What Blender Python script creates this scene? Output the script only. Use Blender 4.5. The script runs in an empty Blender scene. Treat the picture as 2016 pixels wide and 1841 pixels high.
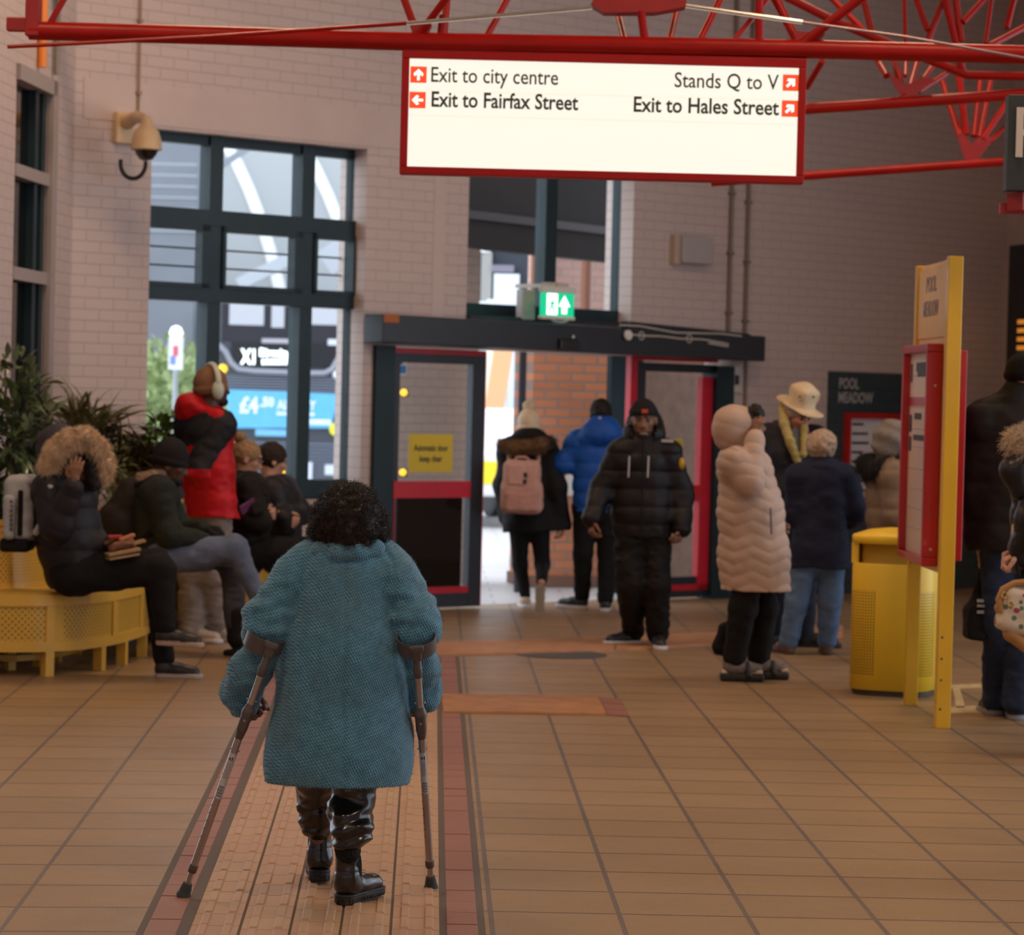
import bpy, bmesh, math, random
import numpy as np
from mathutils import Vector, Matrix
random.seed(7); RNG = np.random.default_rng(7)
SC = bpy.context.scene
COL = SC.collection
# ---------------------------------------------------------------- camera
FPX, IW, IH = 5650.0, 2016.0, 1841.0
CAM = np.array([0.0, 0.0, 1.65])
PITCH, YAW, ROLL = math.atan((920.5 - 782) / FPX), 0.0312, 0.025
_f = np.array([math.sin(YAW) * math.cos(PITCH), math.cos(YAW) * math.cos(PITCH), -math.sin(PITCH)])
_r0 = np.array([math.cos(YAW), -math.sin(YAW), 0.0])
_u0 = np.cross(_r0, _f)
CR = math.cos(ROLL) * _r0 + math.sin(ROLL) * _u0
CU = math.cos(ROLL) * _u0 - math.sin(ROLL) * _r0
CF = _f
cam_data = bpy.data.cameras.new('camera')
cam = bpy.data.objects.new('camera', cam_data); COL.objects.link(cam)
cam.matrix_world = Matrix(((CR[0], CU[0], -CF[0], CAM[0]), (CR[1], CU[1], -CF[1], CAM[1]), (CR[2], CU[2], -CF[2], CAM[2]), (0, 0, 0, 1)))
cam_data.sensor_width = 36.0; cam_data.sensor_fit = 'HORIZONTAL'
cam_data.lens = FPX / IW * 36.0
cam_data.clip_start = 0.1; cam_data.clip_end = 400
cam_data.dof.use_dof = True; cam_data.dof.focus_distance = 9.25; cam_data.dof.aperture_fstop = 5.4
SC.camera = cam
SC.view_settings.view_transform = 'Standard'; SC.view_settings.look = 'None'
SC.view_settings.exposure = 0.0; SC.view_settings.gamma = 1.0; SC.view_settings.use_curve_mapping = False
# ---------------------------------------------------------------- world + lights
wd = bpy.data.worlds.new('overcast_sky'); SC.world = wd; wd.use_nodes = True
_bg = wd.node_tree.nodes['Background']
_bg.inputs[0].default_value = (0.80, 0.88, 1.0, 1); _bg.inputs[1].default_value = 2.2
def area(name, loc, size, power, col, rot=(0, 0, 0)):
    l = bpy.data.lights.new(name, 'AREA'); l.shape = 'RECTANGLE'; l.size, l.size_y = size
    l.energy = power; l.color = col
    o = bpy.data.objects.new(name, l); o.location = loc; o.rotation_euler = rot; COL.objects.link(o); return o
_sl = bpy.data.lights.new('bright_cloud', 'SUN'); _sl.energy = 2.2; _sl.angle = 1.2; _sl.color = (1.0, .97, .93)  # soft sun added to brighten the brick pier outside the doors
_so = bpy.data.objects.new('bright_cloud', _sl); _so.rotation_euler = Vector((.86, .42, -.55)).to_track_quat('-Z', 'Y').to_euler(); COL.objects.link(_so)
WARM = (1.0, 0.66, 0.41)
for i, (x, y) in enumerate([(-2.6, 6.0), (2.4, 6.0), (-2.6, 12.0), (2.6, 12.0), (-1.2, 17.5), (3.0, 17.5)]):
    area('ceiling_lamp_light', (x, y, 6.3), (1.2, 0.5), 86, WARM)
# ---------------------------------------------------------------- pixel <-> place helpers (real depths)
def ray(px, py):
    return CF + (px - 1008) / FPX * CR - (py - 920.5) / FPX * CU
def P(px, py, d):
    return CAM + ray(px, py) * d
def G(px, py, h=0.0):
    d = ray(px, py); return CAM + d * ((h - CAM[2]) / d[2])
def depth(p):
    return float(np.dot(np.asarray(p) - CAM, CF))
def onplane(px, py, p0, n):
    d = ray(px, py); return CAM + d * (np.dot(p0 - CAM, n) / np.dot(d, n))
# ---------------------------------------------------------------- materials
def nt(m):
    m.use_nodes = True; return m.node_tree
def mat(name, col, rough=0.6, metal=0.0, var=0.0, vscale=8.0, bump=0.0, bscale=60.0, emis=None, estr=0.0, spec=None, sheen=0.0, coat=0.0):
    m = bpy.data.materials.new(name); t = nt(m); b = t.nodes['Principled BSDF']
    b.inputs['Base Color'].default_value = (*col, 1); b.inputs['Roughness'].default_value = rough; b.inputs['Metallic'].default_value = metal
    if spec is not None: b.inputs['Specular IOR Level'].default_value = spec
    if sheen: b.inputs['Sheen Weight'].default_value = sheen
    if coat: b.inputs['Coat Weight'].default_value = coat
    if emis: b.inputs['Emission Color'].default_value = (*emis, 1); b.inputs['Emission Strength'].default_value = estr
    tc = None
    if var or bump: tc = t.nodes.new('ShaderNodeTexCoord')
    if var:
        n = t.nodes.new('ShaderNodeTexNoise'); n.inputs['Scale'].default_value = vscale; n.inputs['Detail'].default_value = 4
        t.links.new(tc.outputs['Object'], n.inputs['Vector'])
        r = t.nodes.new('ShaderNodeValToRGB'); r.color_ramp.elements[0].position = 0.3; r.color_ramp.elements[1].position = 0.7
        r.color_ramp.elements[0].color = (*[c * (1 - var) for c in col], 1); r.color_ramp.elements[1].color = (*[min(1, c * (1 + var)) for c in col], 1)
        t.links.new(n.outputs['Fac'], r.inputs[0]); t.links.new(r.outputs[0], b.inputs['Base Color'])
    if bump:
        n2 = t.nodes.new('ShaderNodeTexNoise'); n2.inputs['Scale'].default_value = bscale; n2.inputs['Detail'].default_value = 3
        t.links.new(tc.outputs['Object'], n2.inputs['Vector'])
        bp = t.nodes.new('ShaderNodeBump'); bp.inputs['Strength'].default_value = bump; bp.inputs['Distance'].default_value = 0.01
        t.links.new(n2.outputs['Fac'], bp.inputs['Height']); t.links.new(bp.outputs[0], b.inputs['Normal'])
    return m
class NB:
    """small node builder"""
    def __init__(s, m): s.t = nt(m); s.b = s.t.nodes['Principled BSDF']
    def n(s, typ, **kw):
        x = s.t.nodes.new(typ)
        for k, v in kw.items(): setattr(x, k, v)
        return x
    def l(s, a, b): s.t.links.new(a, b)
    def m(s, op, a, b=None, c=None, clamp=False):
        x = s.n('ShaderNodeMath', operation=op); x.use_clamp = clamp
        for i, v in enumerate((a, b, c)):
            if v is None: continue
            if isinstance(v, (int, float)): x.inputs[i].default_value = v
            else: s.l(v, x.inputs[i])
        return x.outputs[0]
    def mix(s, f, a, b):
        x = s.n('ShaderNodeMix', data_type='RGBA')
        for i, v in ((0, f), (6, a), (7, b)):
            if isinstance(v, tuple): x.inputs[i].default_value = (*v, 1)
            elif isinstance(v, (int, float)): x.inputs[i].default_value = v
            else: s.l(v, x.inputs[i])
        return x.outputs[2]
    def noise(s, vec, scale, detail=3, rough=0.5):
        x = s.n('ShaderNodeTexNoise'); x.inputs['Scale'].default_value = scale; x.inputs['Detail'].default_value = detail; x.inputs['Roughness'].default_value = rough
        if vec is not None: s.l(vec, x.inputs['Vector'])
        return x.outputs['Fac']
    def bump(s, h, strength=0.5, dist=0.01):
        x = s.n('ShaderNodeBump'); x.inputs['Strength'].default_value = strength; x.inputs['Distance'].default_value = dist
        s.l(h, x.inputs['Height']); s.l(x.outputs[0], s.b.inputs['Normal'])
    def obj(s): 
        return s.n('ShaderNodeTexCoord').outputs['Object']
    def xyz(s, v):
        x = s.n('ShaderNodeSeparateXYZ'); s.l(v, x.inputs[0]); return x.outputs
    def base(s, c): s.l(c, s.b.inputs['Base Color'])
    def rough(s, c): s.l(c, s.b.inputs['Roughness'])
# ---------------------------------------------------------------- object helpers
def link(o, parent=None):
    COL.objects.link(o)
    if parent is not None: o.parent = parent
    return o
def tag(o, label, cat, group=None, kind=None):
    if label: o['label'] = label
    if cat: o['category'] = cat
    if group: o['group'] = group
    if kind: o['kind'] = kind
    return o
def empty(name, loc, label=None, cat=None, group=None, rotz=0.0):
    o = bpy.data.objects.new(name, None); o.location = loc; o.rotation_euler = (0, 0, rotz); o.empty_display_size = 0.1
    link(o); return tag(o, label, cat, group)
def bake(name, verts, faces, mats, parent=None, origin=None, midx=None, smooth=False, uvs=None):
    """mesh from world-space data; origin = the object's place (default: the parent's place)"""
    me = bpy.data.meshes.new(name)
    v = np.asarray(verts, dtype=np.float64).reshape(-1, 3)
    off = np.zeros(3)
    if origin is None and parent is not None: origin = worldloc(parent)
    if origin is not None: off = np.asarray(origin, dtype=float)
    v = v - off
    if isinstance(faces, np.ndarray) and faces.ndim == 2:
        nf, k = faces.shape
        me.vertices.add(len(v)); me.vertices.foreach_set('co', v.astype(np.float32).ravel())
        me.loops.add(nf * k); me.loops.foreach_set('vertex_index', faces.astype(np.int32).ravel())
        me.polygons.add(nf); me.polygons.foreach_set('loop_start', np.arange(0, nf * k, k, dtype=np.int32))
        me.update(calc_edges=True); me.validate()
    else:
        me.from_pydata([tuple(x) for x in v], [], [tuple(int(i) for i in f) for f in faces])
    if not isinstance(mats, (list, tuple)): mats = [mats]
    for m in mats: me.materials.append(m)
    if midx is not None and len(midx) == len(me.polygons): me.polygons.foreach_set('material_index', np.asarray(midx, dtype=np.int32))
    if smooth: me.polygons.foreach_set('use_smooth', np.ones(len(me.polygons), dtype=bool))
    if uvs is not None:
        ul = me.uv_layers.new(name='UVMap'); li = np.zeros(len(me.loops), dtype=np.int32); me.loops.foreach_get('vertex_index', li)
        ul.data.foreach_set('uv', np.asarray(uvs, dtype=np.float32)[li].ravel())
    me.update()
    o = bpy.data.objects.new(name, me)
    if parent is not None:
        o.location = Vector(off - worldloc(parent))
    else:
        o.location = Vector(off)
    return link(o, parent)
def worldloc(o):
    p = np.zeros(3)
    while o is not None:
        p = p + np.array(o.location); o = o.parent
    return p
class MB:
    """collects simple solids into one mesh"""
    def __init__(s): s.v = []; s.f = []; s.mi = []; s.cur = 0
    def add(s, v, f):
        o = len(s.v); s.v += [tuple(map(float, x)) for x in v]
        for q in f: s.f.append(tuple(i + o for i in q)); s.mi.append(s.cur)
    def hexa(s, c):   # 8 corners: bottom 4 ccw, top 4 ccw
        s.add(c, [(3, 2, 1, 0), (4, 5, 6, 7), (0, 1, 5, 4), (1, 2, 6, 5), (2, 3, 7, 6), (3, 0, 4, 7)])
    def box(s, c, half, ax=None):
        c = np.asarray(c, float); X, Y, Z = ax if ax is not None else (np.eye(3))
        X, Y, Z = np.asarray(X) * half[0], np.asarray(Y) * half[1], np.asarray(Z) * half[2]
        s.hexa([c - X - Y - Z, c + X - Y - Z, c + X + Y - Z, c - X + Y - Z, c - X - Y + Z, c + X - Y + Z, c + X + Y + Z, c - X + Y + Z])
    def tube(s, pts, r, n=12, caps=True):
        pts = [np.asarray(p, float) for p in pts]; rs = r if isinstance(r, (list, tuple)) else [r] * len(pts)
        T = []
        for i in range(len(pts)):
            a = pts[max(0, i - 1)]; b = pts[min(len(pts) - 1, i + 1)]; d = b - a; T.append(d / (np.linalg.norm(d) + 1e-12))
        ref = np.array([0, 0, 1.0]) if abs(T[0][2]) < 0.9 else np.array([1.0, 0, 0])
        N = np.cross(T[0], ref); N /= np.linalg.norm(N); vs = []
        for i, p in enumerate(pts):
            N = N - T[i] * np.dot(N, T[i]); N /= np.linalg.norm(N); B = np.cross(T[i], N)
            for k in range(n):
                a = 2 * math.pi * k / n; vs.append(p + rs[i] * (math.cos(a) * N + math.sin(a) * B))
        fs = []
        for i in range(len(pts) - 1):
            for k in range(n):
                k2 = (k + 1) % n; fs.append((i * n + k, i * n + k2, (i + 1) * n + k2, (i + 1) * n + k))
        if caps:
            fs.append(tuple(range(n - 1, -1, -1))); fs.append(tuple((len(pts) - 1) * n + k for k in range(n)))
        s.add(vs, fs)
    def bar(s, a, b, w, h, up=(0, 0, 1)):
        a, b = np.asarray(a, float), np.asarray(b, float); d = b - a; L = np.linalg.norm(d); d /= L
        up = np.asarray(up, float); sd = np.cross(d, up)
        if np.linalg.norm(sd) < 1e-6: sd = np.cross(d, (1, 0, 0))
        sd /= np.linalg.norm(sd); u2 = np.cross(sd, d)
        s.box((a + b) / 2, (L / 2, w / 2, h / 2), (d, sd, u2))
    def lathe(s, c, prof, n=24, axis=(0, 0, 1), xa=None):
        ax = np.asarray(axis, float); ax /= np.linalg.norm(ax)
        x = np.cross(ax, (0, 1, 0.01)) if xa is None else np.asarray(xa, float); x -= ax * np.dot(x, ax); x /= np.linalg.norm(x); y = np.cross(ax, x)
        vs = []
        for (r, h) in prof:
            for k in range(n):
                a = 2 * math.pi * k / n; vs.append(np.asarray(c) + ax * h + r * (math.cos(a) * x + math.sin(a) * y))
        fs = []
        for i in range(len(prof) - 1):
            for k in range(n):
                k2 = (k + 1) % n; fs.append((i * n + k, i * n + k2, (i + 1) * n + k2, (i + 1) * n + k))
        fs.append(tuple(range(n - 1, -1, -1))); fs.append(tuple((len(prof) - 1) * n + k for k in range(n)))
        s.add(vs, fs)
    def quad(s, a, b, c, d): s.add([a, b, c, d], [(0, 1, 2, 3)])
    def build(s, name, mats, parent=None, origin=None, smooth=False, bevel=0.0):
        v = np.array(s.v)
        if origin is None and parent is None:
            lo, hi = v.min(0), v.max(0); origin = np.array([(lo[0] + hi[0]) / 2, (lo[1] + hi[1]) / 2, lo[2]])
        o = bake(name, v, s.f, mats, parent, origin, s.mi)
        if smooth:
            for p in o.data.polygons: p.use_smooth = len(p.vertices) == 4
            md = o.modifiers.new('edges', 'EDGE_SPLIT'); md.split_angle = math.radians(40)
        if bevel:
            md = o.modifiers.new('bevel', 'BEVEL'); md.width = bevel; md.segments = 2; md.limit_method = 'ANGLE'
        return o
def text(name, body, center, right, up, size, m, parent=None, depth=0.001, align='CENTER', extr=0.0006, bold=0.0, width=None, cy=False):
    cu = bpy.data.curves.new(name, 'FONT'); cu.body = body; cu.size = size; cu.align_x = align; cu.align_y = 'CENTER' if cy else 'BOTTOM_BASELINE'
    cu.extrude = extr; cu.offset = bold; cu.resolution_u = 3
    tmp = bpy.data.objects.new(name, cu); COL.objects.link(tmp)
    dg = bpy.context.evaluated_depsgraph_get(); dg.update()
    me = bpy.data.meshes.new_from_object(tmp.evaluated_get(dg)); bpy.data.objects.remove(tmp); bpy.data.curves.remove(cu)
    co = np.zeros(len(me.vertices) * 3, np.float32); me.vertices.foreach_get('co', co); co = co.reshape(-1, 3).astype(float)
    if width is not None:
        w = co[:, 0].max() - co[:, 0].min(); co[:, 0] *= width / w
    R = np.asarray(right, float); R /= np.linalg.norm(R); U = np.asarray(up, float); U = U - R * np.dot(U, R); U /= np.linalg.norm(U); N = np.cross(R, U)
    wv = np.asarray(center) + co[:, :1] * R + co[:, 1:2] * U + (co[:, 2:3] + depth) * N
    off = worldloc(parent) if parent is not None else np.asarray(center)
    me.vertices.foreach_set('co', (wv - off).astype(np.float32).ravel()); me.update(); me.materials.clear(); me.materials.append(m)
    o = bpy.data.objects.new(name, me); o.location = (0, 0, 0) if parent is not None else tuple(off)
    return link(o, parent)
UPV = np.array([0, 0, 1.0])
# ---------------------------------------------------------------- signed distance modelling -> one continuous mesh
def V(*a): return np.array(a, float)
def nrm(v): v = np.asarray(v, float); return v / (np.linalg.norm(v) + 1e-12)
def rc(a, b, ra, rb=None, sq=None, s=1.0):
    """tapered capsule; sq = axis along which it is flattened by factor s"""
    a, b = np.asarray(a, float), np.asarray(b, float); rb = ra if rb is None else rb
    def f(p):
        if sq is not None:
            n = nrm(sq); h = np.clip(((p - a) @ (b - a)) / (np.dot(b - a, b - a) + 1e-12), 0, 1)
            c = a + h[:, None] * (b - a); k = ((p - c) @ n)
            p = p + np.outer(k * (1 / s - 1), n)
        ab = b - a; h = np.clip(((p - a) @ ab) / (np.dot(ab, ab) + 1e-12), 0, 1)
        d = np.linalg.norm(p - a - h[:, None] * ab, axis=1) - (ra + (rb - ra) * h)
        return d * (s if sq is not None and s < 1 else 1.0)
    R = max(ra, rb); f.bb = (np.minimum(a, b) - R, np.maximum(a, b) + R); return f
def el(c, r, ax=None):
    c = np.asarray(c, float); r = np.asarray(r, float); A = np.eye(3) if ax is None else np.array([nrm(x) for x in ax])
    def f(p):
        q = (p - c) @ A.T; k0 = np.linalg.norm(q / r, axis=1); k1 = np.linalg.norm(q / (r * r), axis=1) + 1e-9
        return k0 * (k0 - 1) / k1
    R = r.max(); f.bb = (c - R, c + R); return f
def rb(c, half, r, ax=None):
    c = np.asarray(c, float); h = np.asarray(half, float) - r; A = np.eye(3) if ax is None else np.array([nrm(x) for x in ax])
    def f(p):
        q = np.abs((p - c) @ A.T) - h
        return np.linalg.norm(np.maximum(q, 0), axis=1) + np.minimum(q.max(1), 0) - r
    R = np.linalg.norm(half); f.bb = (c - R, c + R); return f
def to(c, R, r, axis, sq=1.0):
    c = np.asarray(c, float); n = nrm(axis)
    def f(p):
        q = p - c; h = q @ n; rad = np.linalg.norm(q - np.outer(h, n), axis=1) - R
        return np.sqrt(rad * rad + (h / sq) ** 2) - r
    f.bb = (c - R - r * max(1, sq), c + R + r * max(1, sq)); return f
def plate(a, b, ra, rb_, u, h, r=.004):
    """flat tapered-capsule plate: outline from a to b, normal u, half thickness h, edge radius r"""
    a, b, u = np.asarray(a, float), np.asarray(b, float), nrm(u)
    def f(p):
        q = p - a; z = q @ u; q2 = q - np.outer(z, u); ab = b - a; ab = ab - u * np.dot(ab, u); t = np.clip((q2 @ ab) / (np.dot(ab, ab) + 1e-12), 0, 1)
        d2 = np.linalg.norm(q2 - t[:, None] * ab, axis=1) - (ra + (rb_ - ra) * t) + r; dz = np.abs(z) - h + r
        return np.minimum(np.maximum(d2, dz), 0) + np.hypot(np.maximum(d2, 0), np.maximum(dz, 0)) - r
    R = max(ra, rb_) + h; f.bb = (np.minimum(a, b) - R, np.maximum(a, b) + R); return f
def chain(pts, rs, sq=None, s=1.0):
    return [rc(pts[i], pts[i + 1], rs[i], rs[i + 1], sq, s) for i in range(len(pts) - 1)]
def smin(a, b, k):
    h = np.clip(0.5 + 0.5 * (b - a) / k, 0, 1); return b + (a - b) * h - k * h * (1 - h)
def U(prims, k=0.02):
    prims = list(prims)
    def f(p):
        d = prims[0](p)
        for q in prims[1:]: d = smin(d, q(p), k)
        return d
    f.bb = (np.min([q.bb[0] for q in prims], 0) - k * 0.3, np.max([q.bb[1] for q in prims], 0) + k * 0.3); return f
def sub(a, b, k=0.01):
    def f(p): return -smin(-a(p), b(p), k)
    f.bb = a.bb; return f
def cut(a, pt, n):      # keep the side against n
    pt = np.asarray(pt, float); n = nrm(n)
    def f(p): return np.maximum(a(p), (p - pt) @ n)
    f.bb = a.bb; return f
def disp(a, g):
    def f(p): return a(p) + g(p)
    f.bb = (a.bb[0] - 0.03, a.bb[1] + 0.03); return f
def vnoise(p, sc, seed=0):
    """cheap smooth 3-D value noise, -1..1"""
    q = p * sc; i = np.floor(q).astype(np.int64); t = q - i; t = t * t * (3 - 2 * t)
    def h(a, b, c):
        n = (a * 374761393 + b * 668265263 + c * 2147483647 + seed * 974711) & 0xffffffff
        n = ((n ^ (n >> 13)) * 1274126177) & 0xffffffff
        return ((n ^ (n >> 16)) & 0xffff) / 32767.5 - 1
    x, y, z = i.T; r = 0
    for dx in (0, 1):
        for dy in (0, 1):
            for dz in (0, 1):
                w = (t[:, 0] if dx else 1 - t[:, 0]) * (t[:, 1] if dy else 1 - t[:, 1]) * (t[:, 2] if dz else 1 - t[:, 2])
                r = r + w * h(x + dx, y + dy, z + dz)
    return r
def polygonize(f, h, pad=3):
    lo, hi = f.bb; lo = lo - h * pad; hi = hi + h * pad
    B = 8; n = np.ceil((hi - lo) / h).astype(int) + 1; nb = np.ceil(n / B).astype(int); n = nb * B
    ib = np.stack(np.meshgrid(*[np.arange(k) for k in nb], indexing='ij'), -1).reshape(-1, 3)
    cen = lo + (ib * B + (B - 1) / 2) * h
    dc = f(cen); near = np.abs(dc) < h * B * 0.87 * 1.9 + 0.02
    D = np.repeat(np.repeat(np.repeat(dc.reshape(nb), B, 0), B, 1), B, 2)
    loc = np.stack(np.meshgrid(*[np.arange(B)] * 3, indexing='ij'), -1).reshape(-1, 3)
    idx = ib[near]
    for s in range(0, len(idx), 600):
        q = (idx[s:s + 600, None, :] * B + loc[None]).reshape(-1, 3)
        D[q[:, 0], q[:, 1], q[:, 2]] = f(lo + q * h)
    S = D < 0
    c = [S[i:n[0] - 1 + i, j:n[1] - 1 + j, k:n[2] - 1 + k] for i in (0, 1) for j in (0, 1) for k in (0, 1)]
    cnt = np.sum(np.array(c, dtype=np.int8), 0); act = (cnt > 0) & (cnt < 8)
    cell = np.argwhere(act); vid = -np.ones(act.shape, np.int64); vid[act] = np.arange(len(cell))
    acc = np.zeros((len(cell), 3)); num = np.zeros(len(cell))
    cor = [(i, j, k) for i in (0, 1) for j in (0, 1) for k in (0, 1)]
    for a in cor:
        for ax in range(3):
            if a[ax]: continue
            b = list(a); b[ax] = 1
            ia = cell + a; ibb = cell + b
            da = D[ia[:, 0], ia[:, 1], ia[:, 2]]; db = D[ibb[:, 0], ibb[:, 1], ibb[:, 2]]
            m = (da < 0) != (db < 0); t = np.where(m, da / (da - db + 1e-12), 0)
            pt = np.tile(np.array(a, float), (len(cell), 1)); pt[:, ax] = t
            acc += pt * m[:, None]; num += m
    vv = lo + (cell + acc / num[:, None]) * h
    quads = []
    for ax in range(3):
        o1, o2 = [(1, 2), (2, 0), (0, 1)][ax]
        e = np.zeros(3, int); e[ax] = 1
        A = S[tuple(slice(0, n[k] - (1 if k == ax else 0)) for k in range(3))]
        Bv = S[tuple(slice(e[k], n[k]) for k in range(3))]
        pos = np.argwhere(A != Bv)
        ok = (pos[:, o1] > 0) & (pos[:, o2] > 0) & (pos[:, o1] < n[o1] - 1) & (pos[:, o2] < n[o2] - 1); pos = pos[ok]
        fl = S[pos[:, 0], pos[:, 1], pos[:, 2]]
        d1 = np.zeros(3, int); d1[o1] = 1; d2 = np.zeros(3, int); d2[o2] = 1
        g = lambda q: vid[q[:, 0], q[:, 1], q[:, 2]]
        Q = np.stack([g(pos - d1 - d2), g(pos - d2), g(pos), g(pos - d1)], 1)
        Q = np.where(fl[:, None], Q, Q[:, ::-1]); quads.append(Q)
    return vv, np.concatenate(quads).astype(np.int32)
def vol(name, f, h, mats, parent=None, origin=None, mfn=None, jitter=None):
    v, q = polygonize(f, h)
    mi = None
    if mfn is not None: mi = mfn(v[q].mean(1))
    return bake(name, v, q, mats, parent, origin, mi, smooth=True)
def strands(name, roots, dirs, length, rad, mats, parent=None, droop=0.0, curl=0.0, seg=3, jit=0.35, extra=None):
    """short tapered three-sided hairs as one mesh"""
    n = len(roots); d = dirs + RNG.normal(0, jit, (n, 3)); d /= np.linalg.norm(d, axis=1)[:, None]
    L = length * RNG.uniform(0.6, 1.2, n)
    a = np.cross(d, RNG.normal(0, 1, (n, 3))); a /= np.linalg.norm(a, axis=1)[:, None] + 1e-9; b = np.cross(d, a)
    vs = []; ph = RNG.uniform(0, 6.28, n)
    for i in range(seg + 1):
        t = i / seg; c = roots + d * (L * t)[:, None]
        c[:, 2] -= droop * (L * t * t)
        if curl: c = c + curl * (np.cos(ph + t * 9)[:, None] * a + np.sin(ph + t * 9)[:, None] * b) * min(1, t * 2)
        r = rad * (1 - t * 0.85)
        for k in range(3):
            an = 2.094 * k; vs.append(c + r * (math.cos(an) * a + math.sin(an) * b))
    Vv = np.stack(vs, 1); m = 3 * (seg + 1); fs = []
    base = np.arange(n)[:, None] * m
    for i in range(seg):
        for k in range(3):
            k2 = (k + 1) % 3; fs.append(base + np.array([[i * 3 + k, i * 3 + k2, (i + 1) * 3 + k2, (i + 1) * 3 + k]]))
    F = np.concatenate(fs); Vv = Vv.reshape(-1, 3)
    if extra is not None:
        ev, ef = extra; F = np.concatenate([F, ef + len(Vv)]); Vv = np.concatenate([Vv, ev])
    return bake(name, Vv, F.astype(np.int32), mats, parent, None, None, smooth=True)
def surf_samples(v, q, n):
    i = RNG.integers(0, len(q), n); a, b, c, d = v[q[i, 0]], v[q[i, 1]], v[q[i, 2]], v[q[i, 3]]
    u, w = RNG.random((n, 1)), RNG.random((n, 1)); pt = (a * (1 - u) + b * u) * (1 - w) + (d * (1 - u) + c * u) * w
    nn = np.cross(c - a, d - b); nn /= np.linalg.norm(nn, axis=1)[:, None] + 1e-12
    return pt, nn
# ---------------------------------------------------------------- setting materials
def brick_wall_mat(name, col, mortar, bw, bh, bump=0.6, rough=0.55, var=0.06, off=0.5, axis=None, msize=0.008, col2=None):
    m = bpy.data.materials.new(name); k = NB(m); o = k.obj(); x = k.xyz(o)
    ax = axis if axis is not None else (1, 0)
    s = k.m('ADD', k.m('MULTIPLY', x[0], ax[0]), k.m('MULTIPLY', x[1], ax[1]))
    cv = k.n('ShaderNodeCombineXYZ'); k.l(s, cv.inputs[0]); k.l(x[2], cv.inputs[1])
    b = k.n('ShaderNodeTexBrick'); k.l(cv.outputs[0], b.inputs['Vector'])
    b.offset = off
    b.inputs['Scale'].default_value = 1.0; b.inputs['Brick Width'].default_value = bw; b.inputs['Row Height'].default_value = bh
    b.inputs['Mortar Size'].default_value = msize; b.inputs['Mortar Smooth'].default_value = 0.35
    c2 = col2 or tuple(c * (1 + var) for c in col)
    b.inputs['Color1'].default_value = (*col, 1); b.inputs['Color2'].default_value = (*c2, 1); b.inputs['Mortar'].default_value = (*mortar, 1)
    n = k.noise(o, 2.2, 4); r = k.mix(k.m('MULTIPLY', n, 0.22), b.outputs['Color'], tuple(c * 0.72 for c in col)); k.base(r)
    h = k.m('ADD', k.m('MULTIPLY', k.m('SUBTRACT', 1.0, b.outputs['Fac']), 1.0), k.m('MULTIPLY', k.noise(o, 40, 3), 0.15))
    k.bump(h, bump, 0.012); k.b.inputs['Roughness'].default_value = rough
    return m
# back wall frame: one long wall running away to the right
Z1000 = depth(G(1000, 1197)); KW = 0.00016
def wall_depth(px): return Z1000 / (1 - KW * (px - 1000))
_a = P(135, 760, wall_depth(135)); _b = P(1970, 806, wall_depth(1970)); _a[2] = 0; _b[2] = 0
WT = nrm(_b - _a); W0 = _a.copy(); WLEN = np.linalg.norm(_b - _a); WN = V(WT[1], -WT[0], 0)   # WN points into the hall
if np.dot(WN, CAM - W0) < 0: WN = -WN
def wp(px, py, off=0.0):           # off > 0 : behind the wall face
    return onplane(px, py, W0 - WN * off, WN)
def ws(px, py, off=0.0):
    q = wp(px, py, off); return float(np.dot(q - W0, WT)), float(q[2])
def wat(s, z, off=0.0): return W0 + WT * s - WN * off + UPV * z
def wbox(mb, s0, s1, z0, z1, o0, o1):
    mb.hexa([wat(s0, z0, o0), wat(s1, z0, o0), wat(s1, z0, o1), wat(s0, z0, o1), wat(s0, z1, o0), wat(s1, z1, o0), wat(s1, z1, o1), wat(s0, z1, o1)])
WALLC = (0.52, 0.425, 0.40)
M_wall = brick_wall_mat('painted_brick', WALLC, tuple(c * 0.80 for c in WALLC), 0.235, 0.078, axis=(WT[0], WT[1]), bump=0.22, var=.03, msize=0.007)
M_paint = mat('smooth_paint', WALLC, 0.6, var=0.05, vscale=3)
M_teal = mat('dark_teal_metal', (0.012, 0.030, 0.039), 0.45, var=0.12, vscale=5, spec=.3)
M_navy = mat('dark_navy_metal', (0.018, 0.024, 0.034), 0.4, var=0.1)
M_red = mat('red_paint', (0.42, 0.012, 0.012), 0.32, var=0.1, vscale=6, coat=0.2)
M_glass = bpy.data.materials.new('window_glass'); _k = NB(M_glass)
_k.b.inputs['Base Color'].default_value = (0.92, 0.97, 0.97, 1); _k.b.inputs['Roughness'].default_value = 0.0; _k.b.inputs['Transmission Weight'].default_value = 1.0; _k.b.inputs['IOR'].default_value = 1.05
M_dglass = mat('dark_glass', (0.004, 0.005, 0.006), 0.06, spec=0.5)
M_tan = mat('tan_reveal', (0.42, 0.33, 0.27), 0.6)
H_WALL = 6.6
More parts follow.
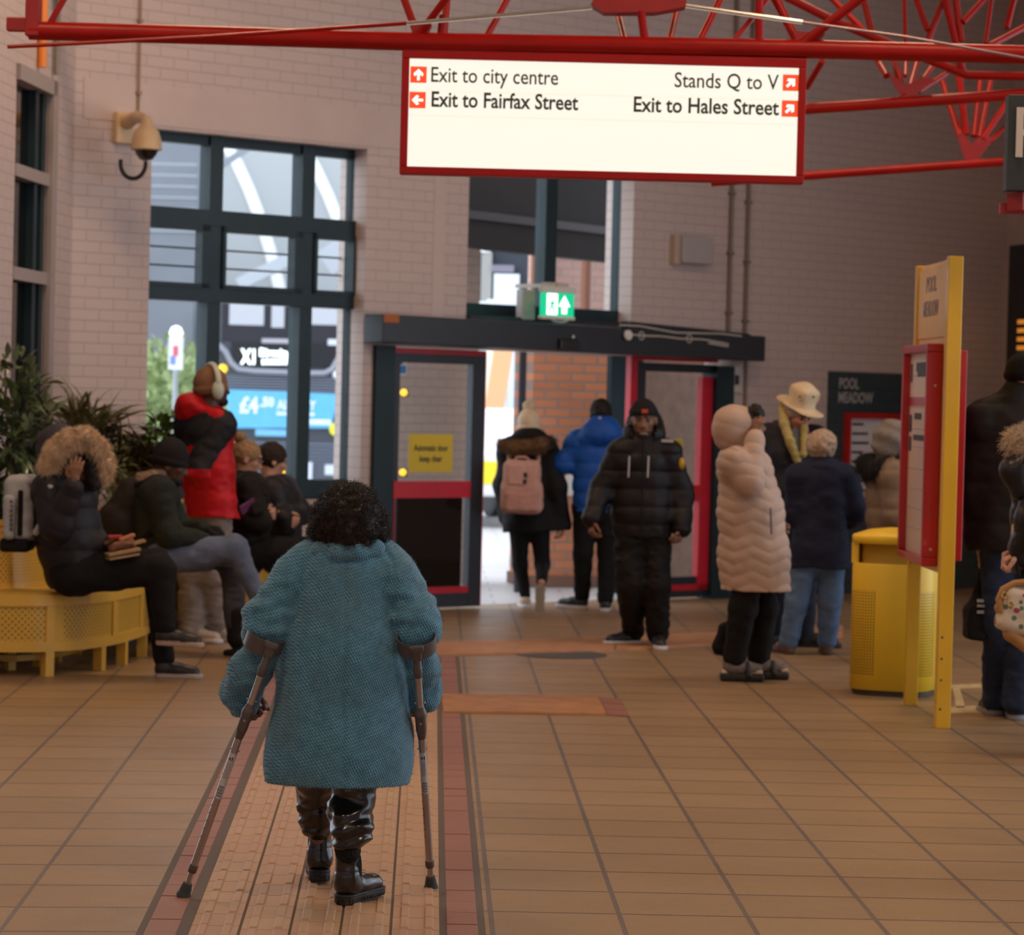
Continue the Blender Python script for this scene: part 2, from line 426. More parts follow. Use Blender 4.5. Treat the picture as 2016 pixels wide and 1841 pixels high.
# openings in wall coordinates
SWL, ZWT = ws(300, 250); SWR, _z = ws(724, 295)
ZWT = (ZWT + _z) / 2; ZWB = 0.86
SDL = ws(733, 900)[0]; SDR = ws(1436, 900)[0]; ZDT = ws(1000, 690)[1]
SUL = ws(921, 480)[0]; SUR = ws(1246, 480)[0]; ZUT = ws(1080, 330)[1] + 0.12; ZUB = ws(1080, 628)[1]
T_ = 0.32
mb = MB()
def wpiece(s0, s1, z0, z1): 
    if s1 - s0 > 1e-3 and z1 - z0 > 1e-3: wbox(mb, s0, s1, z0, z1, 0, T_)
wpiece(-0.05, SWL, 0, H_WALL); wpiece(SWL, SWR, 0, ZWB); wpiece(SWL, SWR, ZWT, H_WALL)
wpiece(SWR, SDL, 0, H_WALL)
wpiece(SDL, SDR, ZDT, ZUB); wpiece(SDL, SUL, ZUB, ZUT); wpiece(SUR, SDR, ZUB, ZUT); wpiece(SDL, SDR, ZUT, H_WALL)
wpiece(SDR, WLEN, 0, H_WALL)
wb = mb.build('wall_back', M_wall, origin=wat(0, 0)); tag(wb, 'painted brick wall across the back of the hall', 'wall', kind='structure')
# smooth lintel band above the big window
mb = MB(); s0 = ws(163, 235)[0]; s1 = ws(735, 280)[0]; wbox(mb, s0, s1 + 0.9, ZWT + 0.02, ZWT + 0.30, -0.006, 0.02)
wbox(mb, ws(862, 480)[0] - .05, ws(862, 480)[0] + 0.06, ZDT, ZWT, -0.006, 0.02)
tag(mb.build('trim_1', M_paint), 'smooth plaster band on the back wall', 'trim', kind='structure')
# left wall, nearly along the view
CN = wat(0, 0); _c = P(0, 755, wall_depth(135) / (1 + 0.00080 * 135)); _c[2] = 0
LT = nrm(_c - CN); LN = V(-LT[1], LT[0], 0)
if np.dot(LN, CAM - CN) < 0: LN = -LN
def lp(px, py, off=0.0): return onplane(px, py, CN - LN * off, LN)
def ls(px, py): q = lp(px, py); return float(np.dot(q - CN, LT)), float(q[2])
def lat(s, z, off=0.0): return CN + LT * s - LN * off + UPV * z
def lbox(mb, s0, s1, z0, z1, o0, o1):
    mb.hexa([lat(s0, z0, o0), lat(s1, z0, o0), lat(s1, z0, o1), lat(s0, z0, o1), lat(s0, z1, o0), lat(s1, z1, o0), lat(s1, z1, o1), lat(s0, z1, o1)])
LA, LZ = ls(98, 187); LB, _ = ls(33, 150)
M_wall2 = brick_wall_mat('painted_brick_side', WALLC, tuple(c * 0.80 for c in WALLC), 0.235, 0.078, axis=(LT[0], LT[1]), bump=0.22, var=.03, msize=0.007)
mb = MB()
for (a, b, z0, z1) in ((-0.3, LA, 0, H_WALL), (LA, LB, 0, 0.9), (LA, LB, LZ, H_WALL), (LB, 5.0, 0, H_WALL)): lbox(mb, a, b, z0, z1, 0, T_)
tag(mb.build('wall_left', M_wall2, origin=lat(0, 0)), 'painted brick wall on the left side', 'wall', kind='structure')
# left window with frame
mb = MB()
lbox(mb, LA, LA + 0.10, 0.9, LZ, 0.02, 0.12); lbox(mb, LB - 0.08, LB, 0.9, LZ, 0.02, 0.12)
sm = ls(76, 400)[0]; lbox(mb, sm - 0.045, sm + 0.045, 0.9, LZ, 0.02, 0.10)
mw = mb.build('window_2', M_teal, origin=lat((LA + LB) / 2, 0.9)); tag(mw, 'tall dark window in the left side wall', 'window', kind='structure')
M_trimg = mat('window_trim_paint', (0.33, 0.28, 0.27), 0.5)
mb = MB(); lbox(mb, LA - 0.1, LB + 0.02, LZ, LZ + 0.10, -0.03, 0.1); lbox(mb, LA - 0.14, LA, 0.9, LZ + 0.1, -0.03, 0.1)
for py in (345, 545):
    zz = ls(60, py)[1]; lbox(mb, LA, LB, zz - 0.035, zz + 0.045, -0.01, 0.11)
mb.build('window_trim', M_trimg, mw)
mb = MB(); lbox(mb, LA, LB, 0.9, LZ, 0.07, 0.075); mb.build('pane', M_dglass, mw)
# things seen on the left wall: an orange pipe and grey conduit
M_orange = mat('orange_paint', (0.75, 0.22, 0.02), 0.45)
M_pinkp = mat('pink_paint', (0.62, 0.30, 0.28), 0.7); M_conduit = mat('grey_conduit', (0.22, 0.19, 0.15), 0.5)
q0 = lp(82, 150, -0.03); mb = MB(); mb.tube([V(q0[0], q0[1], LZ + 0.14), V(q0[0], q0[1], 5.6)], 0.03)
tag(mb.build('orange_pipe', M_orange, smooth=True), 'orange pipe rising from the top of the left window', 'pipe')
q1 = lp(112, 100, -0.03); mb = MB(); mb.tube([V(q1[0], q1[1], LZ + 0.14) , V(q1[0], q1[1], 4.3), V(q1[0] - 0.02, q1[1] - 0.1, 5.6)], 0.018)
tag(mb.build('grey_conduit', M_conduit, smooth=True), 'thin grey conduit beside the orange pipe in the left corner', 'conduit')
# right end wall
RT = nrm(V(0.25, -1, 0)); RB = wat(WLEN, 0)
mb = MB(); RNn = V(RT[1], -RT[0], 0)
if np.dot(RNn, CAM - RB) < 0: RNn = -RNn
c = [RB, RB + RT * 7, RB + RT * 7 - RNn * 0.3, RB - RNn * 0.3]; mb.hexa([x for x in c] + [x + UPV * H_WALL for x in c])
tag(mb.build('wall_right', mat('painted_side', WALLC, 0.6, var=0.05), origin=RB), 'painted wall at the right end', 'wall', kind='structure')
# unseen walls added to cut sky light; part of the right side stays open
for nm, pts in (('wall_front', [V(-9, -6.2, 0), V(11, -6.2, 0), V(11, -6, 0), V(-9, -6, 0)]), ('wall_side', [V(-9, -6, 0), V(-8.8, -6, 0), V(-8.8, 15.5, 0), V(-9, 15.5, 0)]), ('wall_side_right', [V(10, -6, 0), V(10.2, -6, 0), V(10.2, 6.5, 0), V(10, 6.5, 0)])):
    mb = MB(); mb.hexa(pts + [q + UPV * H_WALL for q in pts]); tag(mb.build(nm, M_paint), 'painted wall closing the hall ' + {'wall_front': 'behind the viewer', 'wall_side': 'at its far left', 'wall_side_right': 'at its far right'}[nm], 'wall', kind='structure')
# ceiling
mb = MB(); _cl = [V(-9, -6, 6.6), V(11, -6, 6.6), wat((11 - W0[0]) / WT[0], 6.6, .3), wat((-9 - W0[0]) / WT[0], 6.6, .3)]
mb.hexa(_cl + [q + UPV * .15 for q in _cl])
tag(mb.build('ceiling', mat('ceiling_boards', (0.40, 0.33, 0.28), 0.7, var=0.08)), 'pale ceiling above the hall', 'ceiling', kind='structure')
# dado of dark tiles along the wall right of the door + baseboard
M_dado = brick_wall_mat('dark_teal_tiles', (0.035, 0.058, 0.066), (0.02, 0.033, 0.038), 0.2, 0.1, axis=(WT[0], WT[1]), bump=0.3, rough=0.25, msize=0.004)
mb = MB(); zd = ws(1905, 1008)[1]; wbox(mb, SDR + 0.02, WLEN, 0, zd, -0.012, 0.0)
sA = ws(1628, 800)[0]; sB = ws(1800, 800)[0]; zt = (ws(1628, 727)[1] + ws(1780, 740)[1]) / 2
mb2 = MB(); wbox(mb2, sA, sB, zd, zt, -0.016, 0.0)
tag(mb.build('baseboard_back', M_dado, origin=wat(SDR, 0)), 'dark teal tiled dado along the back wall', 'dado', kind='structure')
board = mb2.build('information_board', M_dado, origin=wat(sA, zd))
tag(board, 'dark tiled panel on the back wall with white station lettering', 'board')
M_white = mat('white_letter', (0.62, 0.62, 0.60), 0.5); M_grey = mat('grey_letter', (0.36, 0.36, 0.37), 0.5)
for (tx, px, py, hgt, w) in (('POOL', 1668, 765, 0.13, 0.26), ('MEADOW', 1681, 793, 0.13, 0.46)):
    s, z = ws(px, py); text('lettering', tx, wat(s, z, -0.018), WT, UPV, hgt, M_grey, board, bold=0.003, width=w)
# framed timetable on that panel
s0, _ = ws(1657, 900); s1, _ = ws(1800, 900); za = ws(1660, 812)[1]; zb = ws(1660, 1002)[1]
tt = empty('timetable_case', wat((s0 + s1) / 2, zb, -0.02), 'red framed white timetable on the dark tiled wall panel', 'timetable')
mb = MB(); t = 0.05
for (a, b, c, d) in ((s0, s1, za - t, za), (s0, s1, zb, zb + t), (s0, s0 + t, zb + t, za - t), (s1 - t, s1, zb + t, za - t)): wbox(mb, a, b, c, d, -0.06, -0.016)
mb.build('frame', M_red, tt)
M_poster = mat('poster_paper', (0.66, 0.67, 0.72), 0.4); M_ink = mat('dark_ink', (0.03, 0.03, 0.04), 0.6)
mb = MB(); wbox(mb, s0 + t, s1 - t, zb + t, za - t, -0.025, -0.017); mb.build('poster', M_poster, tt)
mb = MB()
for i, (z, w) in enumerate([(0.93, .3), (.82, .42), (.71, .45), (.6, .3), (.49, .2), (.38, .38), (.26, .44), (.15, .5)]):
    zz = zb + t + (za - zb - 2 * t) * z; wbox(mb, s0 + t + 0.05, s0 + t + 0.05 + w * 0.5, zz - 0.01, zz + 0.012, -0.0265, -0.0255)
mb.build('printed_lines', M_ink, tt)
# ---------------------------------------------------------------- big window (recessed grid)
FO = 0.20     # frame setback
def fs_(px, py): return ws(px, py, FO)
win = empty('window_1', wat((SWL + SWR) / 2, ZWB, FO), None, None); tag(win, 'large dark framed window in the back wall', 'window', kind='structure')
def fbox(mb, s0, s1, z0, z1, o0=None, o1=None): wbox(mb, s0, s1, z0, z1, FO - 0.05 if o0 is None else o0, FO + 0.05 if o1 is None else o1)
mb = MB()
sR0 = fs_(692, 500)[0]; zT1 = (fs_(420, 425)[1] + fs_(640, 452)[1]) / 2; zT2 = (fs_(420, 580)[1] + fs_(640, 596)[1]) / 2
m1 = fs_(410, 600)[0]; m2 = fs_(591, 600)[0]; hm = 0.058
fbox(mb, SWL - 0.15, SWR, ZWT - 0.07, ZWT + 0.02); fbox(mb, SWL - 0.15, SWR, ZWB, ZWB + 0.14)
fbox(mb, sR0 + 0.02, SWR, ZWB, ZWT)
for zz, hh in ((zT1, 0.055), (zT2, 0.05)): fbox(mb, SWL - 0.15, SWR, zz - hh, zz + hh, FO - 0.08, FO + 0.06)
for mm in (m1, m2): fbox(mb, mm - hm, mm + hm, ZWB, ZWT, FO - 0.07, FO + 0.06)
fbox(mb, SWL - 0.2, SWL + 0.02, ZWB, ZWT)
mb.build('window_frame', M_teal, win)
mb = MB()      # opening sashes of the middle row, thicker
edges = [SWL - 0.1, m1 - hm, m1 + hm, m2 - hm, m2 + hm, sR0 + 0.02]
for i in (0, 2, 4):
    a, b = edges[i], edges[i + 1]
    fbox(mb, a, a + 0.03, zT2 + .05, zT1 - .055, FO - .09, FO); fbox(mb, b - 0.07, b, zT2 + .05, zT1 - .055, FO - .09, FO)
    fbox(mb, a, b, zT1 - .10, zT1 - .055, FO - .09, FO); fbox(mb, a, b, zT2 + .05, zT2 + .08, FO - .09, FO)
mb.build('sash', M_teal, win)
mb = MB()      # thin guard rails across the middle row
for f in (0.33, 0.68):
    zz = zT2 + .08 + (zT1 - zT2 - .18) * f; mb.tube([wat(SWL - .1, zz, FO + .09), wat(SWR, zz, FO + .09)], 0.008, 6)
mb.build('guard_rail', mat('grey_rail', (0.10, 0.12, 0.14), 0.4, metal=0.3), win)
mb = MB(); wbox(mb, SWL - .12, SWR, ZWB, ZWT, FO, FO + 0.006); mb.build('pane', M_glass, win)
mb = MB(); wbox(mb, SWL, SWR + .0, ZWB - 0.04, ZWB, -0.06, FO); mb.build('window_sill', M_tan, win)
mb = MB()
for i in range(40):        # row of drip studs on the right jamb
    zz = ZWB + 0.15 + i * 0.082
    if zz < ZWT - .1: mb.box(wat(sR0 + 0.028, zz, FO - 0.055), (0.008, 0.012, 0.02), (WT, WN, UPV))
mb.build('gasket_studs', mat('grey_gasket', (0.20, 0.22, 0.24), 0.5), win)
# ---------------------------------------------------------------- window over the door
w3 = empty('window_3', wat((SUL + SUR) / 2, ZUB, FO)); tag(w3, 'dark framed window above the doors', 'window', kind='structure')
mb = MB(); sm = ws(1073, 480, FO)[0]
fbox(mb, SUL - .15, SUR, ZUB, ZUB + 0.10); fbox(mb, SUL - .15, SUR, ZUT - 0.06, ZUT); fbox(mb, sm - .062, sm + .062, ZUB, ZUT, FO - .07)
fbox(mb, ws(1212, 480, FO)[0], SUR + .0, ZUB, ZUT); mb.build('window_frame', M_teal, w3)
mb = MB(); wbox(mb, SUL - .15, SUR, ZUB, ZUT, FO, FO + .006); mb.build('pane', M_glass, w3)
mb = MB(); wbox(mb, SUL - .0, SUR, ZUB - .03, ZUB, -0.05, FO); mb.build('window_sill', M_navy, w3)
# ---------------------------------------------------------------- automatic doors
zbot = 0.0
beam = empty('door_header', wat((SDL + SDR) / 2, ZDT - .05, -.1), 'long dark header beam over the automatic doors', 'door header')
mb = MB(); a = wp(735, 646, -.14); b = wp(1488, 694, -.14); b[2] = a[2] - 0.03
_ha = 0.105; mb.bar(a, b, 0.22, 2 * _ha); mb.build('beam', M_navy, beam, bevel=0.008)
mb = MB(); mb.box(a + WT * 0.075 + UPV * (_ha - .03) + WN * .118, (.07, .006, .032), (WT, WN, UPV)); mb.build('end_block', mat('rust_orange', (0.35, 0.10, 0.02), 0.6), beam)
mb = MB(); c = wp(1118, 678, -.26); mb.box(c, (.10, .03, .04), (WT, WN, UPV)); mb.build('motion_sensor', mat('black_plastic', (0.01, 0.01, 0.012), 0.4), beam, bevel=.01)
mb = MB(); c = wp(1127, 663, -.26); mb.lathe(c, [(.012, 0), (.012, .012)], 12, WN); mb.build('indicator', M_white, beam)
# cable box with loose wires on the wall right of the header
cab = empty('wire_bundle', wp(1340, 662, -.27), 'loose pale wires and round fitting along the right end of the door header', 'wires')
mb = MB(); mb.lathe(wp(1235, 660, -.27), [(.0, .0), (.04, .0), (.04, .02), (.0, .025)], 16, WN); mb.build('round_fitting', M_white, cab, smooth=True)
mb = MB(); mb.tube([wp(x, y, -.262) for x, y in ((1235, 658), (1265, 661), (1300, 662), (1340, 667), (1380, 668), (1400, 671), (1428, 676))], .007, 6)
mb.tube([wp(x, y, -.25) for x, y in ((1220, 640), (1260, 642), (1330, 655), (1420, 657), (1460, 662))], .007, 6)
for x, y in ((1263, 661), (1357, 667)): mb.tube([wp(x + 5 * math.cos(k), y + 8 * math.sin(k), -.255) for k in np.linspace(0, 6.28, 12)], .005, 5)
mb.build('wires', mat('pale_cable', (.5, .47, .42), .5), cab, smooth=True)
mb = MB(); mb.bar(wp(1395, 674, -.262), wp(1432, 680, -.262), .03, .035); mb.build('junction_box', mat('grey_box', (.3, .3, .28), .5), cab)
mb = MB(); A_ = wp(1232, 644, -.056); B_ = wp(1468, 668, -.056); mb.bar(A_, B_, .10, .09); tag(mb.build('cable_tray', M_navy), 'black cable tray on the wall above the right end of the door header', 'cable tray')
def panel_frame(mb, s0, s1, z0, z1, t, o0, o1, tb=None, tt=None):
    tb = t if tb is None else tb; tt = t if tt is None else tt
    wbox(mb, s0, s0 + t, z0, z1, o0, o1); wbox(mb, s1 - t, s1, z0, z1, o0, o1); wbox(mb, s0 + t, s1 - t, z0, z0 + tb, o0, o1); wbox(mb, s0 + t, s1 - t, z1 - tt, z1, o0, o1)
# fixed posts of the entrance
mb = MB(); sa = ws(733, 900, -.02)[0]; sb = ws(771, 900, -.02)[0]; wbox(mb, sa, sb, 0, ZDT, -.04, .14)
tag(mb.build('trim_2', M_teal), 'dark teal door post left of the entrance', 'door post', kind='structure')
mb = MB(); sa = ws(1403, 900, .0)[0]; sb = ws(1437, 900, .0)[0]; wbox(mb, sa, sb, 0, ZDT - .06, -.03, .14)
tag(mb.build('trim_3', M_teal), 'dark teal door post right of the entrance', 'door post', kind='structure')
M_redd = mat('red_door_trim', (0.50, 0.012, 0.03), 0.35, var=0.06)
M_ypaper = mat('yellow_paper', (0.62, 0.47, 0.03), 0.6); M_blue = mat('blue_sticker', (0.03, 0.22, 0.55), 0.5)
# left leaf
dl = empty('door_1', wat(ws(850, 1000)[0], 0), None, None); tag(dl, 'left automatic door leaf with red rail', 'door', kind='structure')
sa = ws(768, 900, .02)[0]; sb = ws(946, 900, .02)[0]; zt = ws(860, 690, .02)[1]; zg = ws(860, 1168, .02)[1]
mb = MB(); panel_frame(mb, sa, sb, 0.02, zt - .03, .055, -.01, .06, tb=zg, tt=.07)
si = ws(922, 900, .02)[0]; wbox(mb, si, sb, .02, zt - .03, -.012, .055); mb.build('frame', M_navy, dl)
zr0 = ws(850, 980, .02)[1]; zr1 = ws(850, 947, .02)[1]
mb = MB(); wbox(mb, sa + .01, si, zr0, zr1, -.018, .05); wbox(mb, sa + .055, si, zg, zg + .05, -.014, .05); wbox(mb, sa, sb, zt - .03, zt + .01, -.016, .05)
wbox(mb, sb, sb + .012, .02, zt, -.01, .05); wbox(mb, sa + .02, sa + .03, .1, zr0, -.016, .04); mb.build('red_rail', M_redd, dl)
mb = MB(); wbox(mb, sa + .055, si, zr1, zt - .10, .02, .026); mb.build('pane', M_glass, dl)
sgap = ws(910, 1000, .02)[0]
mb = MB(); wbox(mb, sa + .055, sgap, zg + .05, zr0, .02, .03); mb.build('dark_panel', M_dglass, dl)
mb = MB(); wbox(mb, sgap, si, zg + .05, zr0, .02, .026); mb.build('narrow_pane', M_glass, dl)
s0 = ws(807, 890, 0)[0]; s1 = ws(893, 890, 0)[0]; z0 = ws(850, 930, 0)[1]; z1 = ws(850, 855, 0)[1]
mb = MB(); wbox(mb, s0, s1, z0, z1, .012, .016); mb.build('yellow_notice', M_ypaper, dl)
for tx, f, w in (('Automatic door', .56, .78), ('keep clear', .28, .52)):
    text('notice_text', tx, wat((s0 + s1) / 2, z0 + (z1 - z0) * f, .011), WT, UPV, .07, M_ink, dl, width=(s1 - s0) * w, bold=.001)
s0 = ws(777, 720, 0)[0]; s1 = ws(803, 720, 0)[0]; z0 = ws(790, 738, 0)[1]; z1 = ws(790, 702, 0)[1]
mb = MB(); wbox(mb, s0, s1, z0, z1, .012, .016); mb.build('sticker', M_poster, dl)
mb = MB(); wbox(mb, s0 + .005, s1 - .01, z0 + .01, (z0 + z1) / 2, .008, .012); mb.build('sticker_panel', M_blue, dl)
mb = MB(); mb.lathe(wat((s0 + s1) / 2, z0 + (z1 - z0) * .72, .011), [(.022, 0), (.022, .003)], 14, WN); mb.build('sticker_symbol', M_ink, dl)
# right leaf
dr = empty('door_2', wat(ws(1330, 1000)[0], 0)); tag(dr, 'right automatic door leaf with red frame', 'door', kind='structure')
sa = ws(1233, 900, .03)[0]; sb = ws(1404, 900, .03)[0]; zt = ws(1330, 716, .03)[1]
mb = MB(); wbox(mb, sa, sa + .075, .02, zt + .06, .0, .06); wbox(mb, sa + .075, sb, zt + .02, zt + .07, .0, .06); mb.build('red_edge', M_redd, dr)
mb = MB(); panel_frame(mb, sa + .09, sb + .02, .02, zt, .055, .03, .09, tb=.17, tt=.07); wbox(mb, sa + .09, sa + .2, .02, zt, .028, .09); mb.build('frame', M_navy, dr)
s0 = ws(1374, 900, .05)[0]; s1 = ws(1396, 900, .05)[0]; zr0 = ws(1360, 986, .05)[1]; zr1 = ws(1360, 955, .05)[1]; zb0 = ws(1345, 1162, .05)[1]
mb = MB(); wbox(mb, s0, s1, zb0, zt - .1, .02, .08); wbox(mb, sa + .2, s0, zr0, zr1, .02, .08); wbox(mb, sa + .2, s1, zb0, zb0 + .05, .02, .08); mb.build('red_rail', M_redd, dr)
mb = MB(); wbox(mb, sa + .1, s0, zb0, zt - .1, .06, .066); mb.build('pane', M_glass, dr)
mb = MB(); c = wp(1312, 993, .0); mb.box(c, (.03, .03, .09), (WT, WN, UPV)); mb.build('door_handle', M_white, dr, bevel=.01)
s0 = ws(1336, 890, 0)[0]; s1 = ws(1352, 890, 0)[0]; z0 = ws(1345, 925, 0)[1]; z1 = ws(1345, 865, 0)[1]
mb = MB(); wbox(mb, s0, s1, z0, z1, .05, .054); mb.build('yellow_notice', M_ypaper, dr)
# ---------------------------------------------------------------- wall fittings
for nm, px, y0, y1, lb in (('wall_conduit', 275, 0, 226, 'thin vertical conduit above the dome camera'),
                           ('wall_conduit', 1438, 352, 652, 'vertical conduit above the right door post, left of the pair'),
                           ('wall_conduit', 1471, 350, 668, 'vertical conduit right of the door header, right of the pair')):
    a = wp(px, (y0 + y1) / 2, -.02); z0 = ws(px, y1)[1]; z1 = 6.6 if y0 < 400 else ws(px, y0)[1]
    r = .009 if px < 300 else .018
    mb = MB(); mb.tube([V(a[0], a[1], z0), V(a[0], a[1], z1)], r, 8)
    for i in range(6):
        zz = z0 + 0.15 + i * .5
        if zz < z1: mb.box(V(a[0], a[1], zz), (r * 1.6, .02, .012), (WT, WN, UPV))
    tag(mb.build(nm, mat('conduit_brown', (.30, .22, .17) if px < 300 else (.17, .13, .11), .5), smooth=True), lb, 'conduit')
mb = MB(); a = wp(1466, 860, -.02); z0 = .9; z1 = ws(1466, 700)[1]; mb.tube([V(a[0], a[1], z0), V(a[0], a[1], z1)], .014, 8)
tag(mb.build('wall_conduit', M_conduit, smooth=True), 'grey conduit running down beside the right door post', 'conduit')
box = empty('wall_speaker', wp(1351, 491, -.06), 'pale grey box mounted high on the wall right of the upper window', 'wall box')
mb = MB(); s0 = ws(1318, 490)[0]; s1 = ws(1389, 490)[0]; zc = ws(1351, 491)[1]; wbox(mb, s0 + .06, s1, zc - .12, zc + .11, -.10, .0); mb.build('case', mat('speaker_grey', (.36, .33, .33), .6), box, bevel=.01)
mb = MB(); wbox(mb, s0, s0 + .07, zc - .13, zc + .11, -.06, .0); mb.build('bracket', M_tan, box)
sw = empty('wall_switch', wp(1450, 746, -.02), 'small pale switch plate beside the right door post', 'switch')
mb = MB(); mb.box(wp(1450, 746, -.01), (.055, .015, .12), (WT, WN, UPV)); mb.build('plate', mat('switch_plate', (.5, .48, .45), .5), sw, bevel=.006)
mb = MB(); mb.box(wp(1451, 748, -.03), (.018, .01, .04), (WT, WN, UPV)); mb.build('key', M_ink, sw)
# emergency exit sign
ex = empty('exit_sign', wp(1092, 600, -.3), 'green illuminated emergency exit sign above the doors', 'exit sign')
def exq(px, py, o=-.30): return wp(px, py, o)
s0 = ws(1061, 600, -.30)[0]; s1 = ws(1123, 600, -.30)[0]; z0 = ws(1092, 622, -.30)[1]; z1 = ws(1092, 577, -.30)[1]
M_green = mat('green_lit', (0.0, 0.25, 0.12), .4, emis=(0.0, 0.62, 0.28), estr=0.9); M_wlit = mat('white_lit', (.9, .9, .9), .4, emis=(1, 1, 1), estr=1.6)
mb = MB(); wbox(mb, s0 - .01, s1 + .01, z0 - .03, z0 - .004, -.35, -.30); wbox(mb, s0 - .01, s1 + .01, z1, z1 + .05, -.35, -.30); mb.build('case', mat('exit_case', (.6, .62, .58), .4), ex, bevel=.006)
mb = MB(); wbox(mb, s0, s1, z0 - .004, z1, -.34, -.31); mb.build('green_panel', M_green, ex)
w = s1 - s0; hh = z1 - z0
mb = MB(); wbox(mb, s0 + w * .14, s0 + w * .47, z0 + hh * .04, z0 + hh * .96, -.343, -.339)
mb.add([wat(s0 + w * x, z0 + hh * y, -.343) for x, y in ((.51, .42), (.69, .9), (.87, .42), (.77, .42), (.77, .1), (.61, .1), (.61, .42))], [(0, 1, 2), (0, 2, 3, 6), (6, 3, 4, 5)])
mb.build('white_symbol', M_wlit, ex)
mb = MB()     # running figure on the white field
fx = lambda x, y: wat(s0 + w * x, z0 + hh * y, -.346)
mb.tube([fx(.30, .74), fx(.31, .70)], .012, 8); mb.tube([fx(.31, .64), fx(.28, .42)], .012, 6); mb.tube([fx(.28, .42), fx(.36, .3), fx(.33, .14)], .008, 6)
mb.tube([fx(.28, .42), fx(.22, .28), fx(.17, .2)], .008, 6); mb.tube([fx(.31, .6), fx(.38, .5)], .006, 6); mb.tube([fx(.30, .6), fx(.22, .52)], .006, 6)
mb.build('running_figure', M_green, ex)
mb = MB(); mb.bar(wat((s0 + s1) / 2, z1 + .06, 0.15), wat((s0 + s1) / 2, z1 + .06, -.34), .03, .03); mb.bar(wat((s0 + s1) / 2 - .12, z1 + .06, -.3), wat((s0 + s1) / 2 + .12, z1 + .06, -.3), .05, .04); mb.build('bracket', mat('exit_bracket', (.45, .42, .38), .5), ex)
mb = MB(); mb.tube([wp(1085 + 22 * math.cos(t) + 18, 618 + 17 * math.sin(t), -.2) for t in np.linspace(-.3, 3.3, 14)], .009, 6); mb.build('cable', mat('white_cable', (.6, .58, .55), .5), ex, smooth=True)
mb = MB(); mb.box(wp(1035, 600, -.02), (.07, .04, .12), (WT, WN, UPV)); tag(mb.build('detector_box', mat('pale_box', (.45, .46, .5), .5), bevel=.01), 'small pale box on the sill left of the exit sign', 'sensor')
# ---------------------------------------------------------------- floor: two tiled fields
def tile_mat(name, ang, skew, wcol, rcol, org, cols, gap):
    """ang = turn of the columns, skew = turn of the rows; org = a joint crossing"""
    m = bpy.data.materials.new(name); k = NB(m); o = k.obj(); x = k.xyz(o)
    dx = k.m('SUBTRACT', x[0], org[0]); dy = k.m('SUBTRACT', x[1], org[1])
    u = k.m('SUBTRACT', dx, k.m('MULTIPLY', dy, math.tan(ang))); v = k.m('SUBTRACT', dy, k.m('MULTIPLY', dx, math.tan(skew)))
    def dist(a, p):
        f = k.m('FRACT', k.m('DIVIDE', a, p)); return k.m('MULTIPLY', k.m('MINIMUM', f, k.m('SUBTRACT', 1.0, f)), p)
    du = dist(u, wcol); dv = dist(v, rcol)
    wob = k.m('MULTIPLY', k.noise(o, 14, 3), .004)
    ju = k.m('LESS_THAN', k.m('ADD', du, wob), gap + .002); jv = k.m('LESS_THAN', k.m('ADD', dv, k.m('MULTIPLY', wob, .6)), .0078)
    cid = k.n('ShaderNodeCombineXYZ'); k.l(k.m('FLOOR', k.m('DIVIDE', u, wcol)), cid.inputs[0]); k.l(k.m('FLOOR', k.m('DIVIDE', v, rcol)), cid.inputs[1])
    wn = k.n('ShaderNodeTexWhiteNoise'); k.l(cid.outputs[0], wn.inputs['Vector'])
    c = k.mix(wn.outputs['Value'], cols[0], cols[1])
    c = k.mix(k.m('MULTIPLY', k.noise(o, 1.1, 4), .55), c, tuple(a * .66 for a in cols[0]))
    sp = k.n('ShaderNodeMapRange'); sp.inputs[1].default_value = .35; sp.inputs[2].default_value = .65; k.l(k.noise(o, 160, 2), sp.inputs[0])
    c = k.mix(k.m('MULTIPLY', sp.outputs[0], .30), c, tuple(min(1, a * 1.5) for a in cols[1]))
    dk = k.n('ShaderNodeMapRange'); dk.inputs[1].default_value = .62; dk.inputs[2].default_value = .8; k.l(k.noise(o, 90, 2), dk.inputs[0])
    c = k.mix(k.m('MULTIPLY', dk.outputs[0], .5), c, tuple(a * .5 for a in cols[0]))
    c = k.mix(jv, c, (.06, .038, .026)); c = k.mix(ju, c, (.13, .098, .08)); k.base(c)
    k.rough(k.m('ADD', .33, k.m('MULTIPLY', k.noise(o, 5, 4), .22)))
    h = k.m('SUBTRACT', 1.0, k.m('MAXIMUM', ju, jv)); k.bump(k.m('ADD', h, k.m('MULTIPLY', k.noise(o, 120, 2), .12)), .35, .004)
    return m
def vpang(px): return math.atan((px - 835) / FPX)
TC = ((.262, .168, .084), (.325, .210, .108))
g = G(1235, 1841); g2 = G(961, 1751)
M_tr = tile_mat('floor_tiles_right', vpang(857), -.012, .413, .410, (g[0], g2[1] + 0.012 * (g2[0] - g[0])), TC, .0085)
gl = G(0, 1827); gl2 = G(0, 1741)
M_tl = tile_mat('floor_tiles_left', vpang(784), .085, .430, .410, (gl[0], gl2[1]), TC, .0075)
